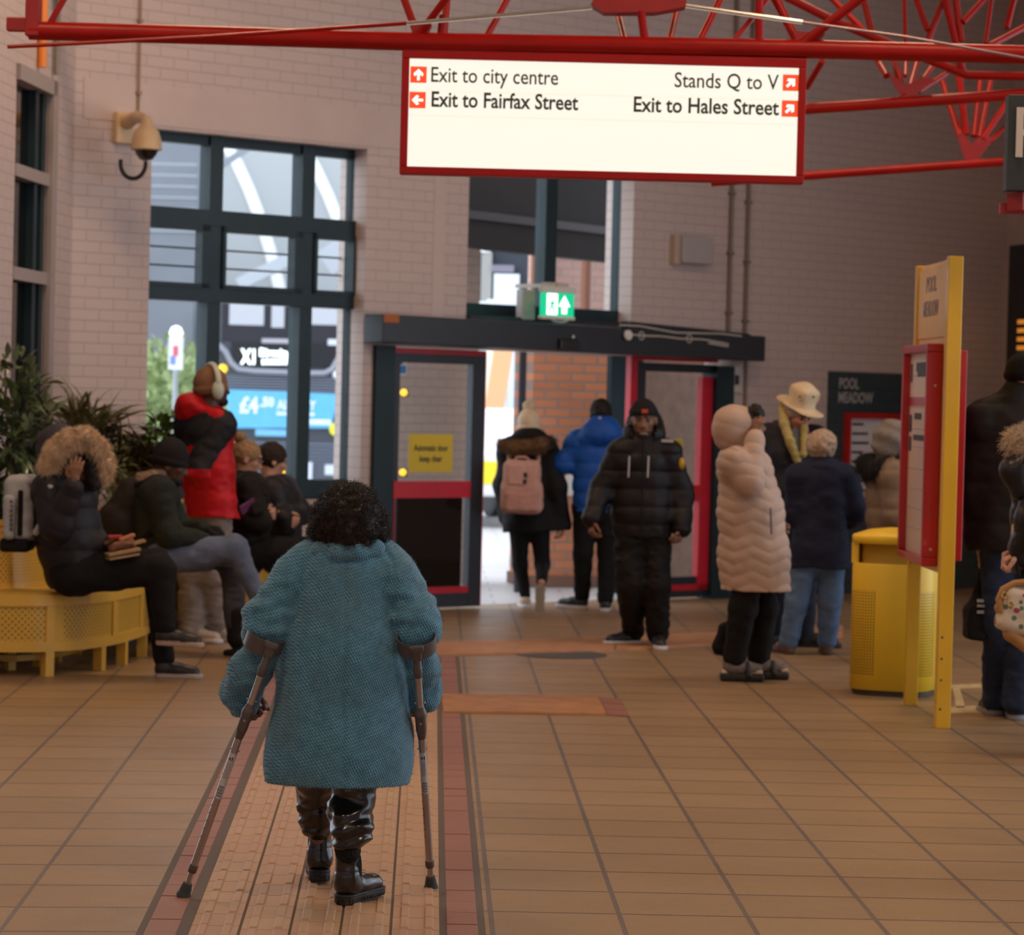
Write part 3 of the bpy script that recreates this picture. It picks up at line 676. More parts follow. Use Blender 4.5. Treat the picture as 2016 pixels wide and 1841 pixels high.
# strip edges on the ground
SL0, SL1 = G(266, 1841), G(427, 1510.6)      # outer edge of the left red border
SR0, SR1 = G(957, 1841), G(905, 1300)        # outer edge of the right red border
def on(a, b, y): return a + (b - a) * ((y - a[1]) / (b[1] - a[1]))
YN, YF = -1.0, depth(G(850, 1290))
def flo(name, xs0, xs1, y0, y1, m, z=0.0):
    me = [V(xs0[0], y0, z), V(xs1[0], y0, z), V(xs1[1], y1, z), V(xs0[1], y1, z)]
    o = bake(name, me, [(0, 1, 2, 3)], m, None, (0, 0, 0)); return o
lx0, lx1 = on(SL0, SL1, YN)[0], on(SL0, SL1, YF)[0]; rx0, rx1 = on(SR0, SR1, YN)[0], on(SR0, SR1, YF)[0]
FAR = 34.0
v = [V(-9, YN, 0), V(lx0, YN, 0), V(lx1, YF, 0), V(-9, YF, 0), V(rx0, YN, 0), V(10, YN, 0), V(10, YF, 0), V(rx1, YF, 0), wat((10 - W0[0]) / WT[0], 0, .3), wat(-.3, 0, .3)]
fl = bake('floor', v, [(0, 1, 2, 3), (4, 5, 6, 7), (3, 2, 7, 6, 8, 9), (1, 4, 7, 2)], [M_tl, M_tr, mat('grout_bed', (.10, .075, .06), .7)], None, (0, 0, 0), [0, 1, 1, 2])
tag(fl, 'brown tiled concourse floor', 'floor', kind='structure')
# ---------------------------------------------------------------- guidance path: raised bars between red brick borders
M_tact = bpy.data.materials.new('buff_clay'); k = NB(M_tact); o = k.obj(); n = k.noise(o, 3.2, 4); n2 = k.noise(o, 90, 3)
c = k.mix(n, (.43, .265, .145), (.52, .345, .205)); at = k.n('ShaderNodeAttribute', attribute_name='tone'); c = k.mix(k.m('MULTIPLY', at.outputs['Fac'], .4), c, (.43, .235, .145)); c = k.mix(k.m('MULTIPLY', n2, .28), c, (.27, .13, .06)); k.base(c)
k.b.inputs['Roughness'].default_value = .5; k.bump(n2, .25, .003)
M_tact2 = mat('orange_ribbed_clay', (.40, .195, .085), .5, var=.18, vscale=6, bump=.2, bscale=80)
M_brk = bpy.data.materials.new('red_clay_brick'); k = NB(M_brk); o = k.obj(); n = k.noise(o, 6, 4); n2 = k.noise(o, 70, 3)
c = k.mix(n, (.26, .105, .075), (.33, .15, .105)); c = k.mix(k.m('MULTIPLY', n2, .4), c, (.17, .07, .05)); k.base(c); k.b.inputs['Roughness'].default_value = .5; k.bump(n2, .3, .003)
def slab(mb, q, z0, z1, inset=0.0, top=None):
    """q = 4 ground corners ccw; top inset for a chamfer"""
    c = sum(q) / 4; lo = [x + (c - x) * 0 for x in q]
    a, b, d, e = q
    eu = nrm(b - a); ev = nrm(e - a)
    ins = [a + eu * inset + ev * inset, b - eu * inset + ev * inset, d - eu * inset - ev * inset, e + eu * inset - ev * inset]
    mb.hexa([x + UPV * z0 for x in lo] + [x + UPV * z1 for x in ins])
def brick_row(mb, eA, eB, w, y0, y1, step, gap=.004):
    """a border of bricks between the line eA-eB and a parallel one w to its right"""
    y = y0
    while y < y1:
        a = on(eA, eB, y); b = on(eA, eB, y + step - gap); j = RNG.normal(0, .0012)
        slab(mb, [a + V(gap, 0, 0), a + V(w - gap, 0, 0), b + V(w - gap, 0, 0), b + V(gap, 0, 0)], .0, .004 + j, .002); y += step
SJ0 = 4.6
mb = MB(); brick_row(mb, SL0 + V(.02, 0, 0), SL1 + V(.02, 0, 0), .105, SJ0, YF, .205)
tag(mb.build('paving_border', M_brk), 'red brick border along the left edge of the tactile path', 'paving', kind='structure')
mb = MB(); brick_row(mb, SR0 - V(.125, 0, 0), SR1 - V(.125, 0, 0), .105, SJ0, YF, .205)
tag(mb.build('paving_border', M_brk), 'red brick border along the right edge of the tactile path', 'paving', kind='structure')
mb = MB(); tones = []
eL0, eL1 = SL0 + V(.155, 0, 0), SL1 + V(.155, 0, 0); eR0, eR1 = SR0 - V(.14, 0, 0), SR1 - V(.14, 0, 0)
NCOL = 5; y = SJ0; ROW = .40; nrows = int((YF - SJ0) / ROW) + 1
vt = []
def addt(fn, t):
    n0 = len(mb.v); fn(); vt.extend([t] * (len(mb.v) - n0))
for cidx in range(NCOL):
    y = SJ0 + (cidx * .37 % 1) * ROW
    for r in range(nrows):
        y0, y1 = y + r * ROW, y + (r + 1) * ROW
        if y1 > YF: break
        L0, R0 = on(eL0, eL1, y0), on(eR0, eR1, y0); L1, R1 = on(eL0, eL1, y1), on(eR0, eR1, y1)
        q = lambda f, A, B: A + (B - A) * f
        f0, f1 = cidx / NCOL, (cidx + 1) / NCOL; g = .0035; t = RNG.random()
        # two half bricks per row
        for h0, h1 in ((0, .5), (.5, 1)):
            A = [q(f0, L0, R0), q(f1, L0, R0), q(f1, L1, R1), q(f0, L1, R1)]
            lo0 = A[0] + (A[3] - A[0]) * h0; lo1 = A[1] + (A[2] - A[1]) * h0; hi0 = A[0] + (A[3] - A[0]) * h1; hi1 = A[1] + (A[2] - A[1]) * h1
            gx = V(g, 0, 0); gy = V(0, .0018, 0)
            addt(lambda: slab(mb, [lo0 + gx + gy, lo1 - gx + gy, hi1 - gx - gy, hi0 + gx - gy], .0, .005, .0015), t)
        for bb in (.27, .76):     # raised bars bridging the joint
            c0 = q(f0 + (f1 - f0) * (bb - .10), L0, R0); c1 = q(f0 + (f1 - f0) * (bb + .10), L0, R0)
            d0 = q(f0 + (f1 - f0) * (bb - .10), L1, R1); d1 = q(f0 + (f1 - f0) * (bb + .10), L1, R1)
            for a_, b_ in ((.045, .498), (.502, .955)):
                addt(lambda: slab(mb, [c0 + (d0 - c0) * a_, c1 + (d1 - c1) * a_, c1 + (d1 - c1) * b_, c0 + (d0 - c0) * b_], .0045, .0105, .006), t)
tp = mb.build('tactile_paving', M_tact); at = tp.data.attributes.new('tone', 'FLOAT', 'POINT'); at.data.foreach_set('value', np.array(vt, np.float32))
tag(tp, 'buff tactile guidance path with raised bars', 'tactile paving', kind='structure')
# cross path and far strip in the same buff clay
def ribbed(name, A, B, C, D, n, m, label):
    """ribbed strip, A-B near edge, D-C far edge, n ribs parallel to A-B"""
    mb = MB()
    slab(mb, [A, B, C, D], 0, .0125 if name == 'tactile_paving' else .005, .001)
    zz = .0125 if name == 'tactile_paving' else .005
    for i in range(n):
        a = (i + .2) / n; b = (i + .8) / n
        slab(mb, [A + (D - A) * a, B + (C - B) * a, B + (C - B) * b, A + (D - A) * b], zz - .0005, zz + .005, .003)
    o = mb.build(name, m); at = o.data.attributes.new('tone', 'FLOAT', 'POINT'); return tag(o, label, 'tactile paving', kind='structure')
ribbed('tactile_paving', G(872, 1405), G(1194, 1409), G(1177, 1374), G(868, 1371), 8, M_tact2, 'short buff ribbed crossing of the tactile path')
mb = MB(); A, B, C, D = G(1196, 1409), G(1240, 1412), G(1222, 1377), G(1179, 1374)
for i in range(3):
    a, b = (i + .03) / 3, (i + .97) / 3; slab(mb, [A + (D - A) * a, B + (C - B) * a, B + (C - B) * b, A + (D - A) * b], 0, .005, .001)
tag(mb.build('paving_border', M_brk), 'red bricks at the end of the short ribbed crossing', 'paving', kind='structure')
ribbed('tactile_paving', G(560, 1302), G(1210, 1283), G(1210, 1258), G(560, 1276), 6, M_tact2, 'buff ribbed strip across the hall in front of the doors')
ribbed('tactile_paving', G(1212, 1283), G(1660, 1256), G(1660, 1234), G(1212, 1258), 6, M_tact2, 'buff ribbed strip running on toward the right wall')
# worn yellow floor marking and a drain cover
M_mark = mat('worn_yellow_marking', (.55, .40, .20), .5, var=.25, vscale=20)
mb = MB(); slab(mb, [G(1872, 1356), G(1975, 1352), G(1975, 1345), G(1872, 1349)], 0, .002); slab(mb, [G(1872, 1405), G(1965, 1402), G(1962, 1388), G(1872, 1392)], 0, .002); slab(mb, [G(1882, 1394), G(1900, 1393), G(1890, 1356), G(1876, 1356)], 0, .002)
tag(mb.build('floor_marking', M_mark), 'worn yellow painted lines on the floor behind the sign posts', 'floor marking')
mb = MB(); mb.lathe(G(1104, 1289), [(.30, 0), (.30, .004)], 24); tag(mb.build('drain_cover', mat('dark_iron', (.07, .055, .045), .5, var=.2)), 'dark round cover set in the floor before the doors', 'drain cover')
# ---------------------------------------------------------------- red roof trusses
M_truss = mat('truss_red_gloss', (0.30, 0.004, 0.002), 0.38, var=0.12, vscale=5, spec=.22)
M_truss_dull = mat('truss_red_plate', (0.30, 0.010, 0.010), 0.5, var=0.12)
M_steel = mat('tie_rod_steel', (0.55, 0.52, 0.50), 0.25, metal=0.8)
def tr(name, label, z, chords, struts, plates=(), rods=(), boxes=()):
    t = empty(name, P(chords[0][0][0][0], chords[0][0][0][1], z), label, 'roof truss')
    k = z / FPX
    for pts, w in chords:
        mb = MB(); mb.tube([P(x, y, z + (d[0] if d else 0)) for x, y, *d in pts], w * k / 2, 14); mb.build('chord', M_truss, t, smooth=True)
    for x0, y0, x1, y1, w, dz in struts:          # first point at the bottom
        if y1 <= 5 and y0 > y1:
            f = (y0 + 210) / (y0 - y1 + 1e-6); x1, y1 = x0 + (x1 - x0) * f, -210
        mb = MB(); mb.tube([P(x0, y0, z), P(x1, y1, z + dz)], w * k / 2, 10); mb.build('strut', M_truss, t, smooth=True)
    for pl, th in plates:
        mb = MB(); a = [P(x, y, z - .01) for x, y in pl]; b = [q + CF * th for q in a]; n = len(a)
        mb.add(a + b, [tuple(range(n)), tuple(range(2 * n - 1, n - 1, -1))] + [(i, i + n, (i + 1) % n + n, (i + 1) % n) for i in range(n)])
        mb.build('gusset_plate', M_truss_dull, t)
    for pts, w, zz, m in rods:
        mb = MB(); mb.tube([P(x, y, zz) for x, y in pts], w * zz / FPX / 2, 8); mb.build('tie_rod', m, t, smooth=True)
    for x0, y0, x1, y1, dd in boxes:
        mb = MB(); c = P((x0 + x1) / 2, (y0 + y1) / 2, z); mb.box(c, (abs(x1 - x0) * k / 2, dd, abs(y1 - y0) * k / 2), (_r0, V(-_r0[1], _r0[0], 0), UPV)); mb.build('end_box', M_truss_dull, t, bevel=.006)
    mb = MB(); mb.tube([P(-120, -215, z), P(2140, -190, z)], 34 * k / 2, 12); mb.build('chord', M_truss, t, smooth=True)
    return t
ZT = 14.0
tr('roof_truss', 'nearest red tubular roof truss, carrying the illuminated direction sign', ZT,
   [([(58, 60), (430, 70), (810, 82), (1600, 97), (2140, 111)], 37)],
   [(95, 52, 125, 0, 13, .1), (868, 80, 873, 30, 18, 0), (873, 82, 880, 0, 15, .3), (824, 74, 797, 0, 17, .2), (822, 72, 872, 5, 15, -.3), (955, 78, 998, 0, 14, .4),
    (1232, 88, 1216, 25, 13, .3), (1271, 90, 1262, 22, 17, .0), (1316, 90, 1331, 22, 14, .3), (1372, 92, 1418, 0, 16, .5), (1434, 94, 1506, 5, 12, .6),
    (1495, 98, 1495, 0, 17, 0), (1577, 98, 1528, 0, 18, .2), (1572, 92, 1690, 0, 19, -.3)],
   [([(1163, 8), (1190, 24), (1290, 24), (1350, 13), (1352, 2), (1340, -20), (1180, -20)], .12), ([(1560, 60), (1578, 102), (1600, 100), (1625, 66)], .04), ([(806, 40), (818, 80), (836, 80), (850, 50)], .04)],
   [([(15, 92), (400, 73), (800, 46)], 8, 13.6, M_truss), ([(800, 46), (1166, 15)], 8, 13.6, M_steel), ([(1350, 11), (1580, 44)], 9, 13.6, M_steel), ([(1580, 44), (1780, 72), (2060, 122)], 6, 13.6, mat('dull_rod', (.25, .16, .18), .4, metal=.4))],
   [(54, -140, 81, 72, .05), (14, 35, 56, 62, .03)])
tr('roof_truss', 'middle red roof truss at the upper right, just behind the nearest one', 16.2,
   [([(1545, -8), (1640, 40), (1760, 90), (1905, 148), (2120, 152)], 17), ([(1400, 222), (1590, 214), (1787, 201), (2140, 176)], 22)],
   [(1619, 120, 1588, 172, 13, .2), (1730, 118, 1700, 0, 13, .2), (1783, 88, 1780, 0, 9, .3), (1826, 60, 1804, 0, 12, .3), (1826, 82, 1858, 0, 13, .2), (1896, 145, 1862, 0, 16, 0),
    (1893, 82, 1882, 0, 14, .1), (1940, 86, 1952, 0, 9, .3), (1948, 90, 2040, 42, 14, .3), (1896, 44, 1936, 0, 13, .3), (1982, 55, 1996, 0, 12, .3),
    (1745, 150, 1722, 110, 13, .2), (1780, 190, 1758, 112, 14, .2), (1782, 150, 1783, 112, 9, .2), (1790, 175, 1806, 118, 12, .3), (1798, 185, 1834, 132, 12, .3), (1808, 180, 1862, 146, 12, .3)],
   [([(1746, 140), (1776, 192), (1798, 193), (1840, 156), (1815, 150), (1785, 168)], .05)])
tr('roof_truss', 'farthest red roof truss, its lowest tube passing right of the direction sign', 18.5,
   [([(1400, 359), (1590, 346), (1915, 323), (2140, 307)], 17)],
   [(1888, 268, 1855, 160, 11, .2), (1892, 265, 1868, 200, 10, .2), (1902, 265, 1888, 150, 14, .1), (1917, 268, 1930, 158, 11, .2), (1928, 270, 1950, 160, 11, .2), (1934, 275, 1984, 200, 14, .2), (1950, 278, 1990, 240, 10, .3), (1700, 60, 1640, 0, 12, .2)],
   [([(1883, 262), (1902, 318), (1922, 318), (1958, 272), (1930, 265), (1912, 285), (1900, 262)], .05)])
# ---------------------------------------------------------------- illuminated direction sign
SZ = 14.0; SR_ = V(_r0[0], _r0[1], 0); SR_ = nrm(SR_); SN = np.cross(SR_, UPV)      # SN faces the camera
c0 = P(1187, 229, SZ)
def sg(px, py, off=0.0): return onplane(px, py, c0 + SN * off, SN)
sign = empty('direction_sign', c0 - UPV * .31, 'large red framed illuminated direction sign hanging from the nearest truss', 'sign')
kk = SZ / FPX; hw, hh = 796 * kk / 2, 246 * kk / 2
def sbox(mb, x0, x1, z0, z1, d0, d1):
    c = c0 + SR_ * (x0 + x1) / 2 + UPV * (z0 + z1) / 2 + SN * (d0 + d1) / 2; mb.box(c, ((x1 - x0) / 2, (z1 - z0) / 2, (d1 - d0) / 2), (SR_, UPV, SN))
M_sred = mat('sign_frame_red', (.34, .006, .005), .45, var=.06, spec=.25)
mb = MB(); t = 15 * kk; tt_ = 19 * kk
sbox(mb, -hw, hw, hh - tt_, hh, -.09, .015); sbox(mb, -hw, hw, -hh, -hh + t, -.09, .015); sbox(mb, -hw, -hw + t, -hh + t, hh - tt_, -.09, .015); sbox(mb, hw - t, hw, -hh + t, hh - tt_, -.09, .015)
mb.build('frame', M_sred, sign, bevel=.004)
M_sface = bpy.data.materials.new('lit_sign_face'); k = NB(M_sface)
k.b.inputs['Base Color'].default_value = (.12, .12, .11, 1); k.b.inputs['Emission Color'].default_value = (1.0, .93, .80, 1); k.b.inputs['Emission Strength'].default_value = .98; k.b.inputs['Roughness'].default_value = .3
mb = MB(); sbox(mb, -hw + t, hw - t, -hh + t, hh - tt_, -.085, 0.0); mb.build('lit_panel', M_sface, sign)
M_sline = mat('sign_line', (.7, .5, .4), .5, emis=(1, .72, .55), estr=.75); M_stext = mat('sign_lettering', (.035, .045, .03), .5)
M_sarr = mat('sign_arrow_red', (.6, .06, .02), .5, emis=(.85, .07, .015), estr=.75)
mb = MB()
for y in (188, 236): 
    q = sg(1187, y); z = q[2] - c0[2]; sbox(mb, -hw + t, hw - t, z - .0012, z + .0012, 0, .0015)
mb.build('row_line', M_sline, sign)
UPs = UPV
for tx, x0, x1, y, b in (('Exit to city centre', 848, 1098, 164, 0.0), ('Exit to Fairfax Street', 848, 1137, 213, .0012), ('Stands Q to V', 1327, 1532, 174, 0.0), ('Exit to Hales Street', 1246, 1532, 223, .0012)):
    q = sg((x0 + x1) / 2, y, .001)
    text('sign_text', tx, q, SR_, UPs, .105, M_stext, sign, width=(x1 - x0) * kk, bold=b + .0008)
def arrow(cx, cy, ang):
    q = sg(cx, cy, .001); h = 16 * kk; mb = MB(); mb.cur = 0
    mb.box(q, (h, h, .001), (SR_, UPV, SN)); s = mb.build('arrow_panel', M_sarr, sign)
    mb = MB(); ca, sa = math.cos(ang), math.sin(ang)
    pts = [(-.7, -.17), (.05, -.17), (-.22, -.48), (.12, -.62), (.72, 0), (.12, .62), (-.22, .48), (.05, .17), (-.7, .17)]
    w = [q + SN * .0022 + h * ((x * ca - y * sa) * SR_ + (x * sa + y * ca) * UPV) for x, y in pts]
    mb.add(w, [(0, 1, 7, 8), (1, 2, 3, 4), (1, 4, 7), (4, 5, 6, 7)]); mb.build('arrow', mat('arrow_white', (.8, .78, .75), .5, emis=(1, .95, .9), estr=.9), s)
arrow(824, 147, math.pi / 2); arrow(822, 197, math.pi); arrow(1557, 163, math.pi / 4); arrow(1555, 214, math.pi / 4)
mb = MB()
for x in (868, 1495): a = sg(x, 80); mb.box(V(a[0], a[1], c0[2] + hh + .02) - SN * .04, (.02, .02, .05))
mb.build('hanger', M_truss_dull, sign)
# hanging platform sign at the right edge
ps = empty('platform_sign', P(2050, 380, 13.4), 'dark hanging sign with one pale letter at the upper right edge', 'sign')
pk = 13.4 / FPX; c1 = P(2050, 284, 13.4)
mb = MB(); mb.box(c1, (70 * pk, .05, 94 * pk), (_r0, V(-_r0[1], _r0[0], 0), UPV)); mb.build('panel', mat('sign_charcoal', (.022, .026, .024), .5), ps, bevel=.004)
text('letter', 'P', P(1989, 309, 13.33), _r0, UPV, 100 * pk / .70, mat('letter_cream', (.55, .48, .42), .5), ps, align='LEFT', bold=0.0)
mb = MB(); mb.bar(P(1968, 410, 13.5), P(2130, 414, 13.5), .045, .05); mb.bar(P(2005, 380, 13.45), P(2005, 415, 13.45), .06, .09); mb.build('bracket', M_truss_dull, ps)
# dark panel with amber departure board on the right wall
def rwp(px, py, off=0.02): return onplane(px, py, RB + RNn * off, RNn)
dp = empty('departure_board', rwp(2000, 735), 'dark panel with amber lit departure display at the right edge', 'departure board')
a = rwp(1984, 600); b = a + RT * 1.6; z1 = rwp(1984, 484)[2]
mb = MB(); mb.hexa([V(*q[:2], 1.0) for q in (a, b, b - RNn * .02, a - RNn * .02)] + [V(*q[:2], z1) for q in (a, b, b - RNn * .02, a - RNn * .02)]); mb.build('panel', M_navy, dp)
M_led = mat('amber_led', (.3, .1, .01), .5, emis=(1, .33, .04), estr=.5)
mb = MB(); a = rwp(2001, 680, .03)
for i in range(6):
    z = rwp(2001, 634 + i * 17, .03)[2]; x = .02
    while x < .95:
        w = .03 + .09 * RNG.random(); q = a + RT * (x + w / 2); mb.box(V(q[0], q[1], z), (w / 2, .006, .020), (RT, RNn, UPV)); x += w + .025
mb.build('led_rows', M_led, dp)
# ---------------------------------------------------------------- yellow stop sign on two posts
M_yel = mat('yellow_enamel', (.74, .43, .025), .35, var=.07, vscale=3, coat=.15)
M_yel2 = mat('yellow_gloss_panel', (.72, .40, .035), .32, var=.05)
B1, B2 = G(1790, 1388), G(1853, 1433); BT = nrm(B2 - B1); BN = V(-BT[1], BT[0], 0)
if BN[0] > 0: BN = -BN
BL = np.linalg.norm(B2 - B1); TOPZ = 2.43
st = empty('stop_sign_post', (B1 + B2) / 2, 'tall yellow stop sign on two posts with red framed timetable case', 'stop sign')
def bb(mb, t0, t1, z0, z1, n0, n1):
    c = [B1 + BT * t0 + BN * n0, B1 + BT * t1 + BN * n0, B1 + BT * t1 + BN * n1, B1 + BT * t0 + BN * n1]
    mb.hexa([q + UPV * z0 for q in c] + [q + UPV * z1 for q in c])
mb = MB(); bb(mb, -.03, .035, 0, TOPZ, -.04, .03); mb.build('post', M_yel, st, bevel=.004)
mb = MB(); bb(mb, BL - .035, BL + .04, 0, TOPZ, -.04, .035); mb.build('post', M_yel, st, bevel=.004)
mb = MB(); bb(mb, .035, BL - .035, .79, TOPZ - .01, -.022, .012); mb.build('board', M_yel, st)
zg0, zg1 = 2.02, 2.40
mb = MB(); bb(mb, .05, BL - .10, zg0, zg1, .012, .02); mb.build('header_panel', M_yel2, st, bevel=.003)
M_purp = mat('faded_purple_ink', (.26, .20, .24), .5)
for tx, z, w in (('POOL', 2.27, .34), ('MEADOW', 2.14, .5)): text('header_lettering', tx, B1 + BT * (BL * .45) + UPV * z + BN * .021, -np.cross(BN, UPV) if np.dot(np.cross(UPV, BN), BT) < 0 else np.cross(UPV, BN), UPV, .12, M_purp, st, width=w, bold=.001)
RGT = np.cross(UPV, BN)         # right hand when looking at the board's left face
case = MB(); k0, k1, z0, z1, n1 = .02, BL - .20, .82, 1.985, .095; t = .045
for (a, b, c, d) in ((k0, k1, z1 - t, z1), (k0, k1, z0, z0 + t), (k0, k0 + t, z0 + t, z1 - t), (k1 - t, k1, z0 + t, z1 - t)): bb(case, a, b, c, d, .012, n1)
co = case.build('timetable_case', M_red, st, bevel=.006)
mb = MB(); bb(mb, k0 + t, k1 - t, z0 + t, z1 - t, .05, .055); mb.build('poster', mat('cream_paper', (.66, .52, .40), .35), co)
mb = MB()
zz = z1 - t
for f in (.11, .22, .27, .38, .47, .58, .68, .78, .88): bb(mb, k0 + t, k1 - t, zz - f * 1.07 - .004, zz - f * 1.07, .055, .057)
mb.build('slot_edge', mat('clear_strip', (.55, .55, .6), .2), co)
mb = MB()
for (f, a, b, h) in ((.045, .25, .8, .05), (.09, .3, .75, .03), (.30, .22, .5, .035), (.41, .2, .72, .03), (.31, .03, .12, .09), (.42, .03, .12, .08), (.36, .03, .12, .04), (.05, .03, .1, .10)):
    bb(mb, k0 + t + (k1 - k0) * a, k0 + t + (k1 - k0) * b, zz - f * 1.07 - h, zz - f * 1.07, .0555, .0575)
mb.build('printed_lines', M_ink, co)
mb = MB(); bb(mb, k0 + t, k1 - t - .02, zz - .285, zz - .235, .0555, .0575); mb.build('red_band', M_red, co)
mb = MB()
for z in (z0 + .09, z1 - .22): mb.lathe(B1 + BT * k1 + BN * .05 + UPV * z, [(.008, 0), (.008, .004)], 10, BT)
mb.build('screw', M_tan, co)
mb = MB(); bb(mb, .03, BL - .05, .86, 1.95, -.09, -.022); mb.build('rear_case', M_red, st, bevel=.005)
mb = MB()
for z in (.25, .36, .47, .10): mb.lathe(B1 + BT * (BL + .04) + BN * .015 + UPV * z, [(.006, 0), (.006, .002)], 8, BT)
mb.build('bolt_hole', M_ink, st)
# ---------------------------------------------------------------- yellow litter bin
def perf_mat(name, col, pitch, rad, rects, rough=.4, hole=.28, diamond=False):
    """sheet metal with round holes inside the uv rectangles (metres)"""
    m = bpy.data.materials.new(name); k = NB(m); uv = k.n('ShaderNodeTexCoord').outputs['UV']; x = k.xyz(uv)
    u, v = x[0], x[1]
    if diamond:
        a = k.m('MULTIPLY', k.m('ADD', u, v), .7071); b = k.m('MULTIPLY', k.m('SUBTRACT', u, v), .7071)
    else: a, b = u, v
    def fr(q): return k.m('MULTIPLY', k.m('SUBTRACT', k.m('FRACT', k.m('DIVIDE', q, pitch)), .5), pitch)
    fa, fb = fr(a), fr(b); d = k.m('SQRT', k.m('ADD', k.m('MULTIPLY', fa, fa), k.m('MULTIPLY', fb, fb)))
    h = k.m('LESS_THAN', d, rad); inside = None
    for (u0, u1, v0, v1) in rects:
        r = k.m('MULTIPLY', k.m('MULTIPLY', k.m('GREATER_THAN', u, u0), k.m('LESS_THAN', u, u1)), k.m('MULTIPLY', k.m('GREATER_THAN', v, v0), k.m('LESS_THAN', v, v1)))
        inside = r if inside is None else k.m('MAXIMUM', inside, r)
    h = k.m('MULTIPLY', h, inside); n = k.noise(k.obj(), 4, 3)
    c = k.mix(n, tuple(q * .88 for q in col), tuple(min(1, q * 1.08) for q in col)); c = k.mix(h, c, tuple(q * hole for q in col)); k.base(c)
    k.b.inputs['Roughness'].default_value = rough; k.bump(k.m('SUBTRACT', 1.0, h), .6, .006); return m
BC = G(1757, 1372); BC = BC + nrm(V(BC[0], BC[1], 0)) * .22
bf = nrm(V(-BC[0] + -3.0, -BC[1], 0)); bs = V(-bf[1], bf[0], 0)          # front of the bin faces the camera's left
def sup(a, hx, hy, e=3.4):
    c, s = math.cos(a), math.sin(a); r = (abs(c / hx) ** e + abs(s / hy) ** e) ** (-1 / e); return r * c, r * s
def ringed(prof, n, e=3.4, sq=1.0):
    vs, uv = [], []
    for (h, r) in prof:
        L = 0; pv = None
        for k in range(n + 1):
            x, y = sup(2 * math.pi * k / n, r, r * sq, e); q = V(x, y); L += 0 if pv is None else np.linalg.norm(q - pv); pv = q
            vs.append(BC + bs * x + bf * y + UPV * h); uv.append((L, h))
    fs = [(i * (n + 1) + k, i * (n + 1) + k + 1, (i + 1) * (n + 1) + k + 1, (i + 1) * (n + 1) + k) for i in range(len(prof) - 1) for k in range(n)]
    return vs, fs, uv
bn = empty('litter_bin', BC, 'yellow litter bin with perforated sides and domed lid', 'bin')
PB = 2 * 4 * .238 * .93
M_bin = perf_mat('yellow_bin_sheet', (.88, .58, .03), .0165, .0056, [(.05, .30, .12, .60), (.48, .74, .12, .60), (.92, 1.18, .12, .60), (1.34, 1.62, .12, .60)])
vs, fs, uv = ringed([(.03, .225), (.035, .238), (.74, .238), (.755, .232)], 72); bake('body', vs, fs, M_bin, bn, None, None, True, uv)
vs, fs, uv = ringed([(0, .22), (.03, .226), (.032, .2)], 48); bake('plinth', vs, fs, mat('bin_plinth', (.05, .035, .02), .7), bn, None, None, True)
M_yb = mat('yellow_bin_lid', (.88, .58, .03), .38, var=.05)
vs, fs, uv = ringed([(.74, .20), (.755, .19), (.87, .19), (.875, .2)], 48); bake('neck', vs, fs, mat('yellow_bin_inner', (.45, .25, .01), .5), bn, None, None, True)
vs, fs, uv = ringed([(.868, .20), (.866, .242), (.905, .244), (.915, .236), (.94, .16), (.953, .06), (.955, .001)], 72); bake('lid', vs, fs, M_yb, bn, None, None, True)
for sx in (-1, 1):
    mb = MB(); mb.box(BC + bs * (.212 * sx) + UPV * .81, (.02, .15, .06), (bs, bf, UPV)); mb.build('lid_support', M_yb, bn)
mb = MB(); x, y = sup(math.radians(62), .239, .239); mb.bar(BC + bs * x + bf * y + UPV * .05, BC + bs * x + bf * y + UPV * .74, .006, .004); mb.build('door_seam', M_ink, bn)
# ---------------------------------------------------------------- curved yellow bench
M_ben = mat('bench_yellow', (.66, .40, .055), .4, var=.06)
cp = [G(x, y, .14) for x, y in ((-330, 1279), (-150, 1282), (0, 1284), (70, 1284), (130, 1281), (180, 1276), (222, 1269), (252, 1261), (283, 1250), (303, 1238), (345, 1217), (430, 1200), (515, 1184), (600, 1170), (680, 1160))]
cp = [V(p[0], p[1], 0) for p in cp]
def catmull(p, n):
    out = []; p = [2 * p[0] - p[1]] + p + [2 * p[-1] - p[-2]]
    for i in range(1, len(p) - 2):
        for k in range(n):
            t = k / n; a, b, c, d = p[i - 1:i + 3]
            out.append(.5 * (2 * b + (c - a) * t + (2 * a - 5 * b + 4 * c - d) * t * t + (3 * b - a - 3 * c + d) * t ** 3))
    return out + [p[-2]]
pa = catmull(cp, 12)
